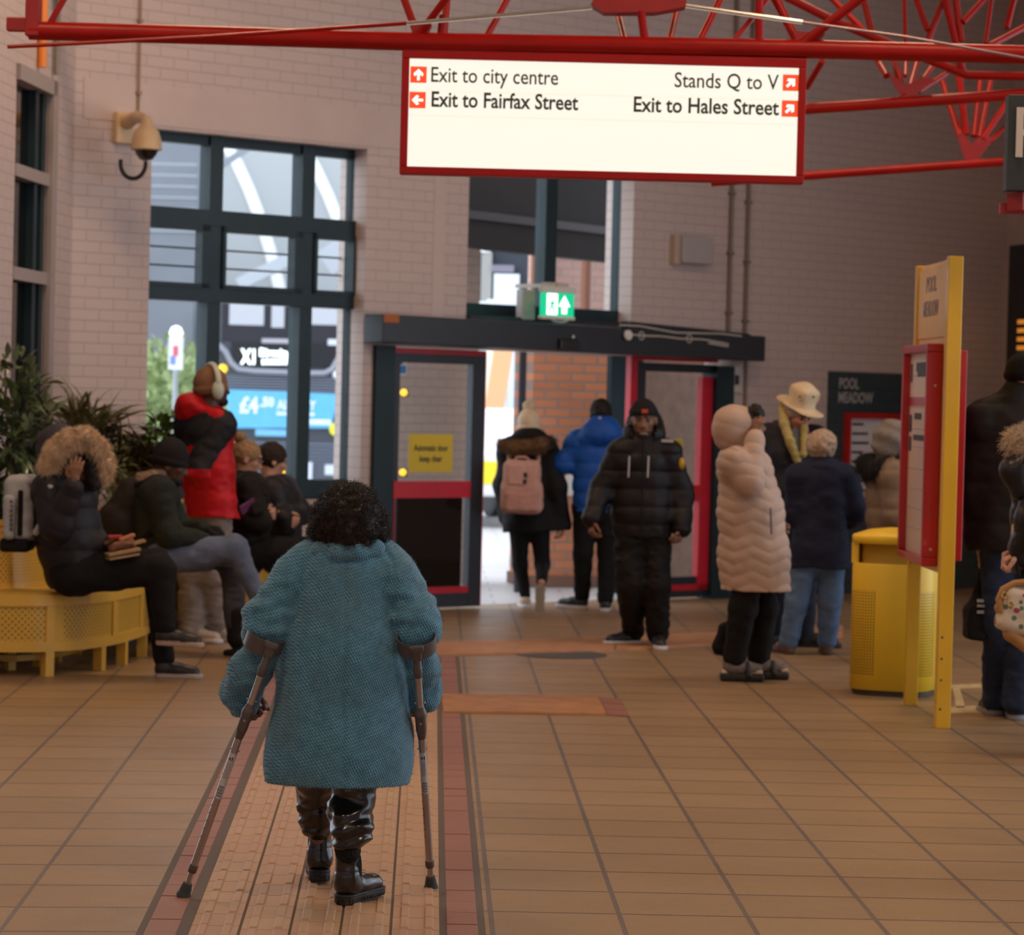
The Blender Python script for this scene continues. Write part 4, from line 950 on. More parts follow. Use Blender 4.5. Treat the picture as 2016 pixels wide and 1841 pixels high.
# even spacing
seg = np.cumsum([0] + [np.linalg.norm(pa[i + 1] - pa[i]) for i in range(len(pa) - 1)]); BLN = seg[-1]
def bat(s):
    i = min(np.searchsorted(seg, s, 'right') - 1, len(pa) - 2); t = (s - seg[i]) / (seg[i + 1] - seg[i]); return pa[i] + (pa[i + 1] - pa[i]) * t
NS = 150; ss = np.linspace(0, BLN, NS); fr_ = [bat(s) for s in ss]
tg = [nrm(fr_[min(i + 2, NS - 1)] - fr_[max(i - 2, 0)]) for i in range(NS)]; nn_ = [V(-t[1], t[0], 0) for t in tg]      # inward (away from the hall)
bench = empty('curved_bench', fr_[40], 'long curved yellow perforated bench with backrest along the left', 'bench')
SEATZ = .475
def sweep(prof, name, m, i0=0, i1=NS, parent=None, uvs=None):
    """prof = closed (offset inward, height) loop swept along the bench line"""
    vs = []; n = len(prof); uv = []
    for i in range(i0, i1):
        for j, (o, z) in enumerate(prof): vs.append(fr_[i] + nn_[i] * o + UPV * z); uv.append((ss[i], z))
    fs = [(i * n + j, (i + 1) * n + j, (i + 1) * n + (j + 1) % n, i * n + (j + 1) % n) for i in range(i1 - i0 - 1) for j in range(n)]
    fs += [tuple(range(n)), tuple(range((i1 - i0) * n - 1, (i1 - i0 - 1) * n - 1, -1))]
    return bake(name, vs, fs, m, parent or bench, None, None, False, uv if uvs else None)
rect = lambda o0, o1, z0, z1: [(o0, z0), (o1, z0), (o1, z1), (o0, z1)]
sweep([(-.015, .40), (.0, .395), (.03, .395), (.03, SEATZ - .03), (.44, SEATZ - .03), (.44, SEATZ), (.015, SEATZ), (-.012, SEATZ - .012)], 'seat', M_ben)
sweep(rect(-.012, .03, .14, .195), 'bottom_rail', M_ben)
M_perf = perf_mat('bench_perforated', (.64, .39, .05), .026, .0075, [(i * .62 + .075, i * .62 + .585, .205, .39) for i in range(0, 14)], hole=.45, diamond=True)
sweep(rect(.0, .012, .19, .40), 'front_panel', M_perf, uvs=True)
M_perf2 = perf_mat('bench_back_perforated', (.66, .38, .03), .026, .0075, [(-1, 99, .50, .80)], hole=.5, diamond=True)
sweep([(.40, SEATZ), (.415, SEATZ), (.50, .84), (.485, .84)], 'backrest', M_perf2, uvs=True)
sweep([(.47, .83), (.51, .83), (.51, .865), (.47, .865)], 'backrest_rail', M_ben)
for s in np.arange(.0, BLN, .62):
    i = int(s / BLN * (NS - 1)); mb = MB(); q = fr_[i] + nn_[i] * .0; mb.box(q + nn_[i] * .004 + UPV * .295, (.028, .014, .105), (tg[i], nn_[i], UPV)); mb.build('panel_rib', M_ben, bench)
for px, py in ((118, 1335), (235, 1322), (263, 1309), (285, 1293), (-95, 1337), (345, 1262), (440, 1244), (540, 1225)):
    g_ = G(px, py); i = int(np.argmin([np.linalg.norm(f - g_) for f in fr_])); mb = MB()
    q = fr_[i] + nn_[i] * .02; mb.box(q + UPV * .075, (.028, .028, .075), (tg[i], nn_[i], UPV)); mb.build('leg', M_ben, bench)
    mb = MB(); q = fr_[i] + nn_[i] * .42; mb.box(q + UPV * .225, (.025, .025, .225), (tg[i], nn_[i], UPV)); mb.build('leg', M_ben, bench)
i0, i1 = 8, 52
sweep(rect(.30, .335, .06, .095), 'foot_rail', M_ben, i0, i1)
# ---------------------------------------------------------------- dome camera on the wall
M_cream = mat('cream_plastic', (.60, .44, .26), .5, var=.05); M_black = mat('black_rubber', (.012, .011, .011), .45)
cc = empty('dome_camera', wp(290, 300, -.45), 'cream dome security camera on a wall bracket left of the big window', 'camera')
mb = MB(); s0, s1 = ws(222, 255)[0], ws(262, 255)[0]; za, zb = ws(240, 284)[1], ws(240, 222)[1]; wbox(mb, s0, s1, za, zb, -.05, 0); mb.build('wall_plate', M_cream, cc, bevel=.01)
hz = wp(288, 296, -.42); k_ = depth(hz) / FPX
mb = MB(); a0 = wp(250, 240, -.05); top = hz + UPV * (60 * k_); mb.tube([a0, (a0 + top) / 2 + UPV * .03, top], [.055, .04, .035], 12); mb.build('arm', M_cream, cc, smooth=True)
mb = MB(); mb.lathe(hz, [(.0, 64 * k_), (10 * k_, 63 * k_), (13 * k_, 48 * k_), (24 * k_, 38 * k_), (29 * k_, 22 * k_), (31 * k_, 2 * k_), (29 * k_, 0)], 28); mb.build('housing', M_cream, cc, smooth=True)
mb = MB(); mb.lathe(hz, [(30 * k_, 2 * k_), (24 * k_, 0), (20 * k_, -9 * k_), (13 * k_, -18 * k_), (.002, -22 * k_)], 24); mb.build('dome', mat('dark_dome', (.01, .01, .012), .08, coat=.5), cc, smooth=True)
mb = MB(); cpt = wp(262, 322, -.2); mb.tube([cpt + (SR_ * math.cos(t) * 25 + UPV * math.sin(t) * 30) * k_ for t in np.linspace(math.pi * .92, 2 * math.pi + .15, 18)], 4.2 * k_, 8); mb.build('cable', M_black, cc, smooth=True)
# ---------------------------------------------------------------- plants in the bed behind the bench
def leafmesh(base, d, L, W, droop, fold=.25, seg=4, twist=None):
    n = len(base); d = d / np.linalg.norm(d, axis=1)[:, None]
    side = np.cross(d, np.tile(UPV, (n, 1)) + RNG.normal(0, .25, (n, 3))); side /= np.linalg.norm(side, axis=1)[:, None] + 1e-9
    if twist is not None:
        a = RNG.uniform(-twist, twist, n)[:, None]; side = side * np.cos(a) + np.cross(d, side) * np.sin(a)
    up = np.cross(side, d); vs = []
    for i in range(seg + 1):
        t = i / seg; c = base + d * (L * t)[:, None]; c[:, 2] -= droop * L * t * t
        w = W * (math.sin(math.pi * min(1, t ** .75 * .97 + .03)) + .02)
        vs += [c + side * w[:, None] + up * (fold * w)[:, None], c, c - side * w[:, None] + up * (fold * w)[:, None]]
    Vv = np.stack(vs, 1).reshape(-1, 3); m = 3 * (seg + 1); b = np.arange(n)[:, None] * m; F = []
    for i in range(seg):
        for j in (0, 1): F.append(b + np.array([[i * 3 + j, i * 3 + j + 1, (i + 1) * 3 + j + 1, (i + 1) * 3 + j]]))
    return Vv, np.concatenate(F).astype(np.int32)
def leaf_mat(name, c1, c2, rough=.35):
    m = bpy.data.materials.new(name); k = NB(m); n = k.noise(k.obj(), 9, 3); k.base(k.mix(n, c1, c2)); k.b.inputs['Roughness'].default_value = rough; return m
M_pot = mat('dark_planter', (.045, .035, .03), .6); M_stem = mat('plant_stem', (.10, .065, .03), .7)
def cdir(a, b, c): return CR * a + CU * b + CF * c
def plant(name, label, px, py, z, fol, mats, stems, pot=.22):
    base = P(px, py, z); root = empty(name, V(base[0], base[1], 0), label, 'plant', 'plants in the bed behind the bench')
    v, q = fol; bake('foliage', v, q, mats, root, None, None, True)
    mb = MB()
    for s in stems: mb.tube(s, [.014, .011, .006][:len(s)], 6)
    mb.build('stem', M_stem, root, smooth=True)
    mb = MB(); mb.lathe(V(base[0], base[1], 0), [(pot * .8, 0), (pot, .42), (pot * .9, .44), (pot * .85, .40)], 20); mb.build('pot', M_pot, root, smooth=True)
def cloud(n, px, py, z, sx, sy, sz, L, W, droop, upb, seed):
    k = z / FPX; c = P(px, py, z); r = RNG.normal(0, 1, (n, 3)); r /= np.linalg.norm(r, axis=1)[:, None]; rad = RNG.random(n) ** .45
    base = c + np.outer(r[:, 0] * rad * sx * k, CR) + np.outer(r[:, 1] * rad * sy * k, CU) + np.outer(r[:, 2] * rad * sz, CF)
    d = r * .8 + RNG.normal(0, .5, (n, 3)); d[:, 1] += upb; dd = np.outer(d[:, 0], CR) + np.outer(d[:, 1], CU) + np.outer(d[:, 2], CF)
    return base, dd, RNG.uniform(.6, 1.1, n) * L, RNG.uniform(.7, 1.1, n) * W
def stems_to(px, py, z, tips):
    b = P(px, py, z); b = V(b[0], b[1], .4); return [[b, (b + P(x, y, z + dz)) / 2 + V(.02, 0, .05), P(x, y, z + dz)] for x, y, dz in tips]
M_leaf1 = leaf_mat('glossy_leaf', (.03, .06, .022), (.14, .18, .085), .25)
b_, d_, L_, W_ = cloud(620, 30, 870, 17.2, 82, 175, .22, .15, .024, .25, .35, 1)
v1, q1 = leafmesh(b_, d_, L_, W_, .25)
plant('leafy_shrub', 'tall glossy leaved shrub at the left edge behind the fur hooded person', 15, 960, 17.3, (v1, q1), M_leaf1, stems_to(15, 960, 17.3, [(-30, 760, .1), (10, 730, 0), (55, 760, -.1), (85, 830, .1), (30, 850, -.2)]))
M_leaf2 = leaf_mat('strap_leaf', (.085, .090, .035), (.19, .17, .085), .5)
n = 260; z2 = 18.9; c = P(168, 870, z2); a = RNG.normal(0, .75, n); el_ = RNG.normal(0, .35, n)
dd = np.outer(np.sin(a), CR) + np.outer(np.cos(a), CU) + np.outer(np.sin(el_), CF)
L2 = RNG.uniform(.28, .62, n); v2, q2 = leafmesh(c + RNG.normal(0, .05, (n, 3)), dd, L2, np.full(n, .016), .45, seg=6)
bb1, qq1 = leafmesh(np.array([P(172, 830, z2), P(150, 840, z2), P(185, 860, z2)]), np.array([cdir(-.50, 1, 0), cdir(-.2, 1, .1), cdir(.5, 1, 0)]), np.array([.40, .25, .42]), np.array([.016, .014, .012]), .12, seg=6)
plant('spiky_palm', 'spiky strap leaved palm between the shrub and the window', 168, 930, z2, (np.concatenate([v2, bb1]), np.concatenate([q2, qq1 + len(v2)])), M_leaf2, stems_to(168, 930, z2, [(166, 880, 0), (172, 872, .05)]))
M_leaf3 = leaf_mat('dark_feathery_leaf', (.045, .040, .016), (.115, .085, .04), .6)
n = 800; z3 = 18.9; c = P(262, 915, z3); a = RNG.normal(.1, .85, n); el_ = RNG.normal(0, .5, n)
dd = np.outer(np.sin(a), CR) + np.outer(np.cos(a), CU) + np.outer(np.sin(el_), CF)
v3, q3 = leafmesh(c + np.outer(RNG.normal(0, .08, n), CR) + np.outer(RNG.normal(-.06, .08, n), CU), dd, RNG.uniform(.12, .36, n), np.full(n, .011), .4, seg=4)
plant('feathery_shrub', 'dark feathery shrub behind the man in the black beanie', 262, 960, z3, (v3, q3), M_leaf3, stems_to(262, 960, z3, [(255, 900, 0), (285, 890, .05), (240, 900, .0)]))
M_leaf4 = leaf_mat('broad_leaf', (.045, .10, .016), (.12, .20, .045), .3)
b_, d_, L_, W_ = cloud(95, 322, 850, 19.0, 42, 38, .22, .12, .030, .2, .5, 2)
v4, q4 = leafmesh(b_, d_, L_, W_, .3)
plant('broad_leaved_plant', 'bright green broad leaved plant beside the red jacketed man', 322, 930, 19.0, (v4, q4), M_leaf4, stems_to(322, 930, 19.0, [(305, 820, 0), (325, 815, .05), (345, 840, 0)]))
b_, d_, L_, W_ = cloud(240, 215, 930, 18.5, 60, 65, .25, .10, .010, .4, .3, 3)
v5, q5 = leafmesh(b_, d_, L_, W_, .4)
plant('fine_leaved_grass', 'low olive grass like plant right of the fur trimmed hood', 225, 985, 18.5, (v5, q5), leaf_mat('olive_leaf', (.04, .05, .012), (.11, .12, .04), .5), stems_to(225, 985, 18.5, [(215, 930, 0), (235, 935, 0)]))
# ---------------------------------------------------------------- outside the windows and doors
mb = MB(); GA = wat(-8, 0, T_); GB = wat(WLEN + 6, 0, T_)
M_pave = bpy.data.materials.new('pale_paving'); k = NB(M_pave); o = k.obj(); b = k.n('ShaderNodeTexBrick'); k.l(o, b.inputs['Vector']); b.inputs['Scale'].default_value = 1; b.inputs['Brick Width'].default_value = .6; b.inputs['Row Height'].default_value = .4; b.inputs['Mortar Size'].default_value = .012
b.inputs['Color1'].default_value = (.50, .49, .49, 1); b.inputs['Color2'].default_value = (.56, .55, .54, 1); b.inputs['Mortar'].default_value = (.34, .33, .33, 1); k.base(b.outputs['Color']); k.b.inputs['Roughness'].default_value = .45
gv = [GA, GB, GB + V(60, 90, 0), GA + V(-60, 90, 0)]
o = bake('ground', [q - UPV * .004 for q in gv], [(0, 1, 2, 3)], M_pave, None, (0, 0, 0)); tag(o, 'pale paved forecourt outside the doors', 'pavement', kind='structure')
# brick pier opposite the door
def opt(px, z, h=0): q = P(px, 780, z); return V(q[0], q[1], h)
def turned(mb, c, R, half): mb.box(c, half, (R, V(-R[1], R[0], 0), UPV))
RO = nrm(V(1, .25, 0))
M_obrick = brick_wall_mat('orange_brick', (.64, .25, .12), (.36, .28, .24), .235, .078, axis=(RO[0], RO[1]), bump=.4, rough=.75, var=.25, msize=.011)
z5 = 25.0; a, b = opt(1048, z5), opt(1199, z5 + .17); pc = (a + b) / 2 + nrm(V(-.25, 1, 0)) * .3; hw_ = np.linalg.norm(b - a) / 2
mb = MB(); turned(mb, pc + UPV * 1.11, RO, (hw_, .3, 1.11)); pr = mb.build('brick_pier', M_obrick); tag(pr, 'orange brick pier seen through the open doorway', 'pier')
mb = MB(); turned(mb, pc + UPV * .05, RO, (hw_ + .02, .32, .05)); mb.build('plinth', mat('pier_plinth', (.25, .14, .10), .8), pr)
lw = bpy.data.materials.new('pale_brick'); 
M_pbrick = brick_wall_mat('pale_pink_brick', (.50, .30, .25), (.35, .28, .26), .235, .078, axis=(1, 0), bump=.3, rough=.8, var=.15)
mb = MB(); a = opt(690, 24.2); b = opt(912, 25.6); R = nrm(b - a); turned(mb, (a + b) / 2 + UPV * 1.5, R, (np.linalg.norm(b - a) / 2, .15, 1.5)); tag(mb.build('outer_wall', brick_wall_mat('grey_buff_brick', (.50, .40, .34), (.4, .33, .29), .235, .078, axis=(R[0], R[1]), bump=.3, rough=.8)), 'buff brick wall seen through the left door glass', 'wall')
mb = MB(); turned(mb, opt(1028, 24.3, 1.1), RO, (.024, .03, 1.1)); tag(mb.build('dark_post', M_navy), 'dark steel post at the left side of the brick pier', 'post')
mb = MB(); a = opt(1198, 24.5); b = opt(1260, 24.6); R = nrm(b - a); turned(mb, (a + b) / 2 + UPV * 1.45, R, (np.linalg.norm(b - a) / 2, .05, 1.45)); tag(mb.build('dark_screen', M_teal), 'dark teal screen right of the brick pier', 'screen')
mb = MB(); a = opt(1250, 25.5); b = opt(1420, 26.5); R = nrm(b - a); turned(mb, (a + b) / 2 + UPV * 1.45, R, (np.linalg.norm(b - a) / 2, .1, 1.45)); tag(mb.build('outer_wall', mat('brown_panel', (.28, .16, .10), .6, var=.2)), 'brown wall seen through the right door glass', 'wall')
mb = MB(); a = opt(925, 24.7, .0); mb.box(opt(1128, 24.6, .95), (.04, .05, .13)); tag(mb.build('bollard_light', mat('white_unit', (.7, .7, .66), .5)), 'small pale unit on the brick pier between the two walkers', 'light unit')
# canopy soffit just outside, over the doors
mb = MB(); a, b = opt(908, 24.3), opt(1290, 27.0); R = nrm(b - a); N_ = V(-R[1], R[0], 0); D_ = V(.2, .55, 0)
zs = 1.65 + (780 - 490) * 24.5 / FPX
mb.hexa([q + UPV * zs for q in (a, b, b + D_, a + D_)] + [q + UPV * (zs + 1.7) for q in (a, b, b + D_, a + D_)])
sf = mb.build('canopy_soffit', mat('dark_brown_soffit', (.018, .011, .009), .8, var=.3, vscale=1.5)); tag(sf, 'dark canopy soffit outside the upper window', 'canopy')
mb = MB(); mb.bar(a + UPV * (zs + .28) - N_ * .01, b + UPV * (zs + .28) - N_ * .01, .03, .07); mb.build('soffit_beam', mat('dark_red_beam', (.03, .008, .008), .5), sf)
# block with white frames seen through the upper window, left half
wbk = empty('white_framed_window', opt(985, 33), 'white framed kiosk window seen through the upper window', 'kiosk')
kz = 33 / FPX
def kb(mb, x0, y0, x1, y1, dz=0.0, th=.05): 
    mb.box(P((x0 + x1) / 2, (y0 + y1) / 2, 33 + dz), (abs(x1 - x0) * kz / 2, th, abs(y1 - y0) * kz / 2), (_r0, V(-_r0[1], _r0[0], 0), UPV))
mb = MB(); kb(mb, 900, 470, 1045, 640, .1); kb(mb, 1036, 640, 1046, 1065, .1); kb(mb, 904, 640, 912, 1062, .1); mb.build('dark_wall', mat('slate_wall', (.035, .042, .06), .5), wbk)
M_wf = mat('white_frame', (.80, .84, .90), .5)
mb = MB(); kb(mb, 918, 480, 966, 497); kb(mb, 918, 480, 929, 602); kb(mb, 918, 594, 1020, 606); kb(mb, 958, 590, 1020, 600); mb.build('frame', M_wf, wbk)
mb = MB(); kb(mb, 972, 540, 1022, 600, -.05, .1); mb.build('white_cabinet', M_wf, wbk)
mb = MB(); kb(mb, 947, 497, 968, 594, .02); mb.build('blind', mat('beige_blind', (.36, .35, .34), .6), wbk)
mb = MB(); kb(mb, 968, 522, 1012, 536, -.02); mb.build('shelf', mat('mauve_shelf', (.22, .2, .26), .6), wbk)
mb = MB(); a = opt(1042, 29); b = opt(1240, 29.5); R = nrm(b - a); turned(mb, (a + b) / 2 + UPV * 2.2, R, (np.linalg.norm(b - a) / 2, .1, 2.2)); pw = mb.build('outer_wall', M_pbrick); tag(pw, 'pale pink brick wall seen through the upper window', 'wall')
mb = MB()
for px, w in ((1148, .05), (1046, .04)): q = opt(px, 28.85); mb.tube([q + UPV * .0, q + UPV * 4.4], w, 10)
mb.build('downpipe', mat('rust_brown', (.22, .085, .05), .6), pw, smooth=True)
# street behind: shops, car
shops = [(940, 1002, 46, 4.6, (.60, .62, .66), 'pale'), (985, 1075, 52, 5.5, (.30, .28, .32), 'grey'), (880, 955, 58, 6.0, (.68, .68, .70), 'white')]
for x0, x1, z, h, c, nm in shops:
    a, b = opt(x0, z), opt(x1, z); R = nrm(b - a); sh = empty('shop_front', (a + b) / 2, nm + ' shop front across the street in the doorway gap', 'building', 'shops across the street')
    mb = MB(); turned(mb, (a + b) / 2 + V(0, .5, h / 2), R, (np.linalg.norm(b - a) / 2, .5, h / 2)); mb.build('facade', mat(nm + '_facade', c, .7, var=.15, vscale=.7), sh)
    for i in range(3):
        mb = MB(); q = a + (b - a) * (.2 + .3 * i) + V(0, .02, 0); mb.box(q + V(0, -.03, 1.5), (np.linalg.norm(b - a) * .1, .03, 1.1)); mb.build('window', mat('bright_glass', (.75, .82, .92), .2), sh)
    mb = MB(); mb.box((a + b) / 2 + V(0, -.05, 2.95), (np.linalg.norm(b - a) * .46, .05, .16)); mb.build('fascia', mat('fascia_' + nm, (.35, .12, .10) if nm == 'grey' else (.20, .24, .35), .5), sh)
for tx, x, y in (('pale_banner', 960, 860), ('orange_banner', 978, 850)):
    mb = MB(); q = P(x, y, 44); mb.bar(V(q[0] - .12, q[1], .9), V(q[0] + .1, q[1], 2.6), .1, .3); tag(mb.build(tx, mat(tx, (.8, .75, .6) if tx == 'pale_banner' else (.75, .4, .2), .6)), tx.replace('_', ' ') + ' standing across the street in the doorway gap', 'banner')
cz = 38.0; car = empty('patrol_car', opt(935, cz), 'white car with yellow and blue squares parked outside the doors', 'car'); ck = nrm(V(.35, -1, 0)); cs = V(-ck[1], ck[0], 0); cb = opt(938, cz)
M_cw = mat('car_white', (.75, .76, .78), .25, coat=.5)
prof = [(-2.1, .35), (-2.15, .75), (-1.9, .95), (-1.2, 1.02), (-.6, 1.48), (.9, 1.5), (1.7, 1.0), (2.1, .92), (2.15, .4)]
mb = MB(); n = len(prof); vs = [cb + ck * x + cs * sy + UPV * z for sy in (-.85, .85) for x, z in prof]
mb.add(vs, [tuple(range(n - 1, -1, -1)), tuple(range(n, 2 * n))] + [(i, (i + 1) % n, (i + 1) % n + n, i + n) for i in range(n)]); mb.build('body', M_cw, car, bevel=.05)
for i in range(6):
    for sy in (-1, 1):
        mb = MB(); mb.box(cb + ck * (-1.5 + i * .6) + cs * (.86 * sy) + UPV * .72, (.3, .008, .16), (ck, cs, UPV)); mb.build('marking', mat('car_yellow', (.85, .72, .02), .4) if i % 2 else mat('car_blue', (.02, .07, .4), .4), car)
mb = MB(); mb.box(cb + ck * 2.13 + UPV * .70, (.02, .7, .14), (ck, cs, UPV)); mb.build('marking', mat('car_yellow_front', (.85, .72, .02), .4), car)
for x in (-1.35, 1.35):
    for sy in (-.8, .8): 
        mb = MB(); mb.lathe(cb + ck * x + cs * (sy - .1) + UPV * .32, [(.2, 0), (.32, .01), (.32, .19), (.2, .2)], 20, cs); mb.build('wheel', M_black, car, smooth=True)
for sy in (-1, 1): mb = MB(); mb.box(cb + ck * .05 + cs * (.70 * sy) + UPV * 1.24, (.75, .15, .17), (ck, cs, UPV)); mb.build('side_window', M_dglass, car)
# glowing amber discs added outside to stand in for reflections in the door glass
for px, py, z in ((795, 773, 23.6), (793, 930, 23.6)):
    q = P(px, py, z); t = empty('amber_lamp', q, 'amber lamp seen through the left door glass, %s of two' % ('upper' if py < 800 else 'lower'), 'lamp'); mb = MB(); mb.lathe(q - CF * .03, [(.0, 0), (.022, .004), (.03, .03), (.0, .034)], 14, CF); mb.build('lens', mat('amber_lens', (.8, .35, .02), .3, emis=(1, .48, .03), estr=1.6), t, smooth=True)
    mb = MB(); mb.box(q + CF * .2 + V(0, 0, 0), (.03, .18, .03)); mb.build('bracket', M_navy, t)
# ---------------------------------------------------------------- bus beyond the big window
bz = 45.0; bkx = bz / FPX
bus = empty('bus', P(560, 974, bz), 'black single deck bus with lit destination display outside the big window', 'bus')
BR = _r0; BFn = V(-_r0[1], _r0[0], 0)
def bp_(px, py, d=0.0): return P(px, py, bz + d)
def bbx(mb, x0, y0, x1, y1, d0, d1):
    c = (bp_((x0 + x1) / 2, (y0 + y1) / 2) + BFn * (d0 + d1) / 2); mb.box(c, (abs(x1 - x0) * bkx / 2, abs(d1 - d0) / 2, abs(y1 - y0) * bkx / 2), (BR, BFn, UPV))
M_busb = mat('bus_charcoal', (.055, .06, .078), .3, var=.05, coat=.3); M_busg = mat('bus_windscreen', (.035, .035, .045), .05, spec=.7); M_busl = mat('bus_light_trim', (.26, .26, .31), .35)
mb = MB(); bbx(mb, 413, 578, 716, 968, .0, 9.5); mb.build('body', M_busb, bus, bevel=.12)
mb = MB(); bbx(mb, 430, 592, 700, 682, -.03, .1); mb.build('windscreen', M_busg, bus, bevel=.05)
mb = MB(); bbx(mb, 452, 596, 520, 640, -.04, .0); bbx(mb, 535, 600, 560, 645, -.04, 0); bbx(mb, 610, 600, 690, 640, -.04, 0); mb.build('windscreen_reflection', mat('pale_interior', (.45, .45, .50), .5), bus)  # pale boxes on the glass paint in the windscreen's reflections
mb = MB(); bbx(mb, 455, 676, 690, 722, -.05, .05); mb.build('display_box', mat('display_black', (.02, .02, .025), .2), bus)
M_ledw = mat('white_led', (.6, .65, .7), .5, emis=(.92, .97, 1), estr=2.2)
text('destination_number', 'X1', bp_(491, 716) - BFn * .055, BR, UPV, .32, M_ledw, bus, width=.23, bold=.012)
text('destination_name', 'Birmingham', bp_(560, 702) - BFn * .055, BR, UPV, .17, M_ledw, bus, width=.78, bold=.008)
mb = MB()
for i in range(13): bbx(mb, 516 + i * 7.4, 707, 521 + i * 7.4, 718, -.058, -.052)
mb.build('destination_via_line', M_ledw, bus)
mb = MB(); bbx(mb, 646, 668, 674, 680, -.06, -.05); mb.build('fleet_number', mat('pale_figures', (.6, .62, .72), .5), bus)
mb = MB(); bbx(mb, 516, 667, 575, 676, -.06, -.05); mb.build('screen_band', mat('pale_mauve', (.4, .36, .42), .5), bus)
mb = MB(); mb.tube([bp_(x, y) - BFn * .06 for x, y in ((413, 676), (432, 680), (445, 692), (456, 714), (470, 727), (500, 731), (600, 735), (640, 735), (655, 727), (668, 704), (680, 694), (700, 688))], .045, 8); mb.build('light_trim', M_busl, bus, smooth=True)
M_busk = mat('bus_grille', (.20, .22, .30), .4)
mb = MB()
for i in range(7): bbx(mb, 440, 742 + i * 5.5, 680, 743.8 + i * 5.5, -.025, .02)
for i in range(12): bbx(mb, 480, 872 + i * 7, 660, 874.5 + i * 7, -.025, .02)
mb.build('grille', M_busk, bus)
M_ad = mat('ad_blue', (.12, .43, .72), .4, var=.06); M_adt = mat('ad_white_letter', (.72, .78, .86), .5)
mb = MB(); q = [bp_(x, y) - BFn * .04 for x, y in ((430, 843), (652, 843), (667, 776), (440, 766))]; q2 = [x + BFn * .05 for x in q]; mb.add(q + q2, [(0, 1, 2, 3), (7, 6, 5, 4)] + [(i, i + 4, (i + 1) % 4 + 4, (i + 1) % 4) for i in range(4)]); ad = mb.build('fare_advert', M_ad, bus)
text('advert_price', '£4', bp_(490, 812) - BFn * .045, BR, UPV, .34, M_adt, ad, width=.30, bold=.015)
text('advert_price', '.50', bp_(526, 800) - BFn * .045, BR, UPV, .2, M_adt, ad, width=.22, bold=.01)
text('advert_text', 'ALL DAY', bp_(584, 806) - BFn * .045, BR, UPV, .2, M_adt, ad, width=.62, bold=.008)
mb = MB(); bbx(mb, 545, 812, 620, 818, -.05, -.04); bbx(mb, 598, 826, 652, 836, -.05, -.04); mb.build('advert_lines', M_adt, ad)
mb = MB(); bbx(mb, 503, 846, 600, 859, -.04, .0); mb.build('blue_strip', mat('ad_pale_blue', (.18, .46, .75), .4), bus)
mb = MB(); mb.lathe(bp_(662, 845) - BFn * .05, [(.105, 0), (.105, .03)], 24, BFn); mb.build('yellow_badge', mat('badge_yellow', (.80, .74, .03), .5), bus)
mb = MB(); mb.lathe(bp_(664, 737) - BFn * .1, [(.0, 0), (.05, .01), (.08, .07), (.08, .1)], 16, BFn); mb.build('lamp', mat('lamp_white', (.8, .82, .88), .3), bus, smooth=True)
mb = MB(); mb.lathe(bp_(439, 726) - BFn * .1, [(.0, 0), (.04, .01), (.07, .07), (.07, .1)], 16, BFn); mb.build('indicator', mat('indicator_amber', (.9, .5, .02), .3, emis=(1, .55, .04), estr=1.5), bus, smooth=True)
mb = MB(); mb.lathe(bp_(558, 925) - BFn * .1, [(.0, 0), (.03, .01), (.06, .07), (.06, .1)], 16, BFn); mb.build('indicator', mat('indicator_amber_low', (.9, .5, .02), .3, emis=(1, .55, .04), estr=1.2), bus, smooth=True)
for x in (445, 675):
    mb = MB(); c = bp_(x, 960) + BFn * 2.2; c[2] = .48; mb.lathe(c - BR * .13, [(.3, 0), (.48, .02), (.48, .24), (.3, .26)], 24, BR); mb.build('wheel', M_black, bus, smooth=True)
mb = MB(); bbx(mb, 597, 910, 615, 950, -.05, 0); bbx(mb, 640, 915, 680, 935, -.05, 0); mb.build('headlamp', mat('headlamp_glass', (.62, .66, .78), .3), bus)
# white vaulted canopy behind
vault = empty('station_canopy', P(520, 560, 62), 'white vaulted station canopy with curved ribs beyond the big window', 'canopy')
M_mem = mat('white_membrane', (.33, .335, .345), .6, emis=None); M_mem2 = mat('white_rib', (.75, .75, .76), .5); M_gsteel = mat('grey_steel', (.34, .36, .40), .5)
# barrel vault running right to left across the view; arcs drop from upper left to lower right
axd = nrm(V(1, .55, 0)); acr = nrm(V(.55, -1, 0)) * -1
def vq(u, th, dr=0): 
    o_ = P(520, 640, 63.5); return V(o_[0], o_[1], 0) + axd * u + nrm(V(.75, -.9, 0)) * (math.sin(th) * (7.5 + dr)) + UPV * (math.cos(th) * (8.6 + dr) + .1)
th = np.linspace(-.9, 1.22, 26); us = np.linspace(-14, 16, 16)
vs = [vq(u, t) for u in us for t in th]; n = len(th)
fs = [(i * n + j, (i + 1) * n + j, (i + 1) * n + j + 1, i * n + j + 1) for i in range(len(us) - 1) for j in range(n - 1)]
o = bake('membrane', vs, fs, M_mem, vault, None, None, True); md = o.modifiers.new('thick', 'SOLIDIFY'); md.thickness = .04
for u in np.arange(-13, 16, 1.75):
    mb = MB(); mb.tube([vq(u, t, .05) for t in th], .13, 8); mb.build('rib', M_mem2, vault, smooth=True)
mb = MB(); mb.tube([vq(u, 1.22, 0) for u in us], .16, 8); mb.build('edge_beam', M_mem2, vault, smooth=True)
mb = MB(); mb.bar(P(400, 350, 54), P(520, 270, 54), .12, .12); mb.build('gutter', M_gsteel, vault)
mb = MB()
for x in (489, 640): q = P(x, 700, 58); mb.tube([V(q[0], q[1], 0), V(q[0], q[1], 4.2)], .2, 12)
mb.build('column', M_gsteel, vault, smooth=True)
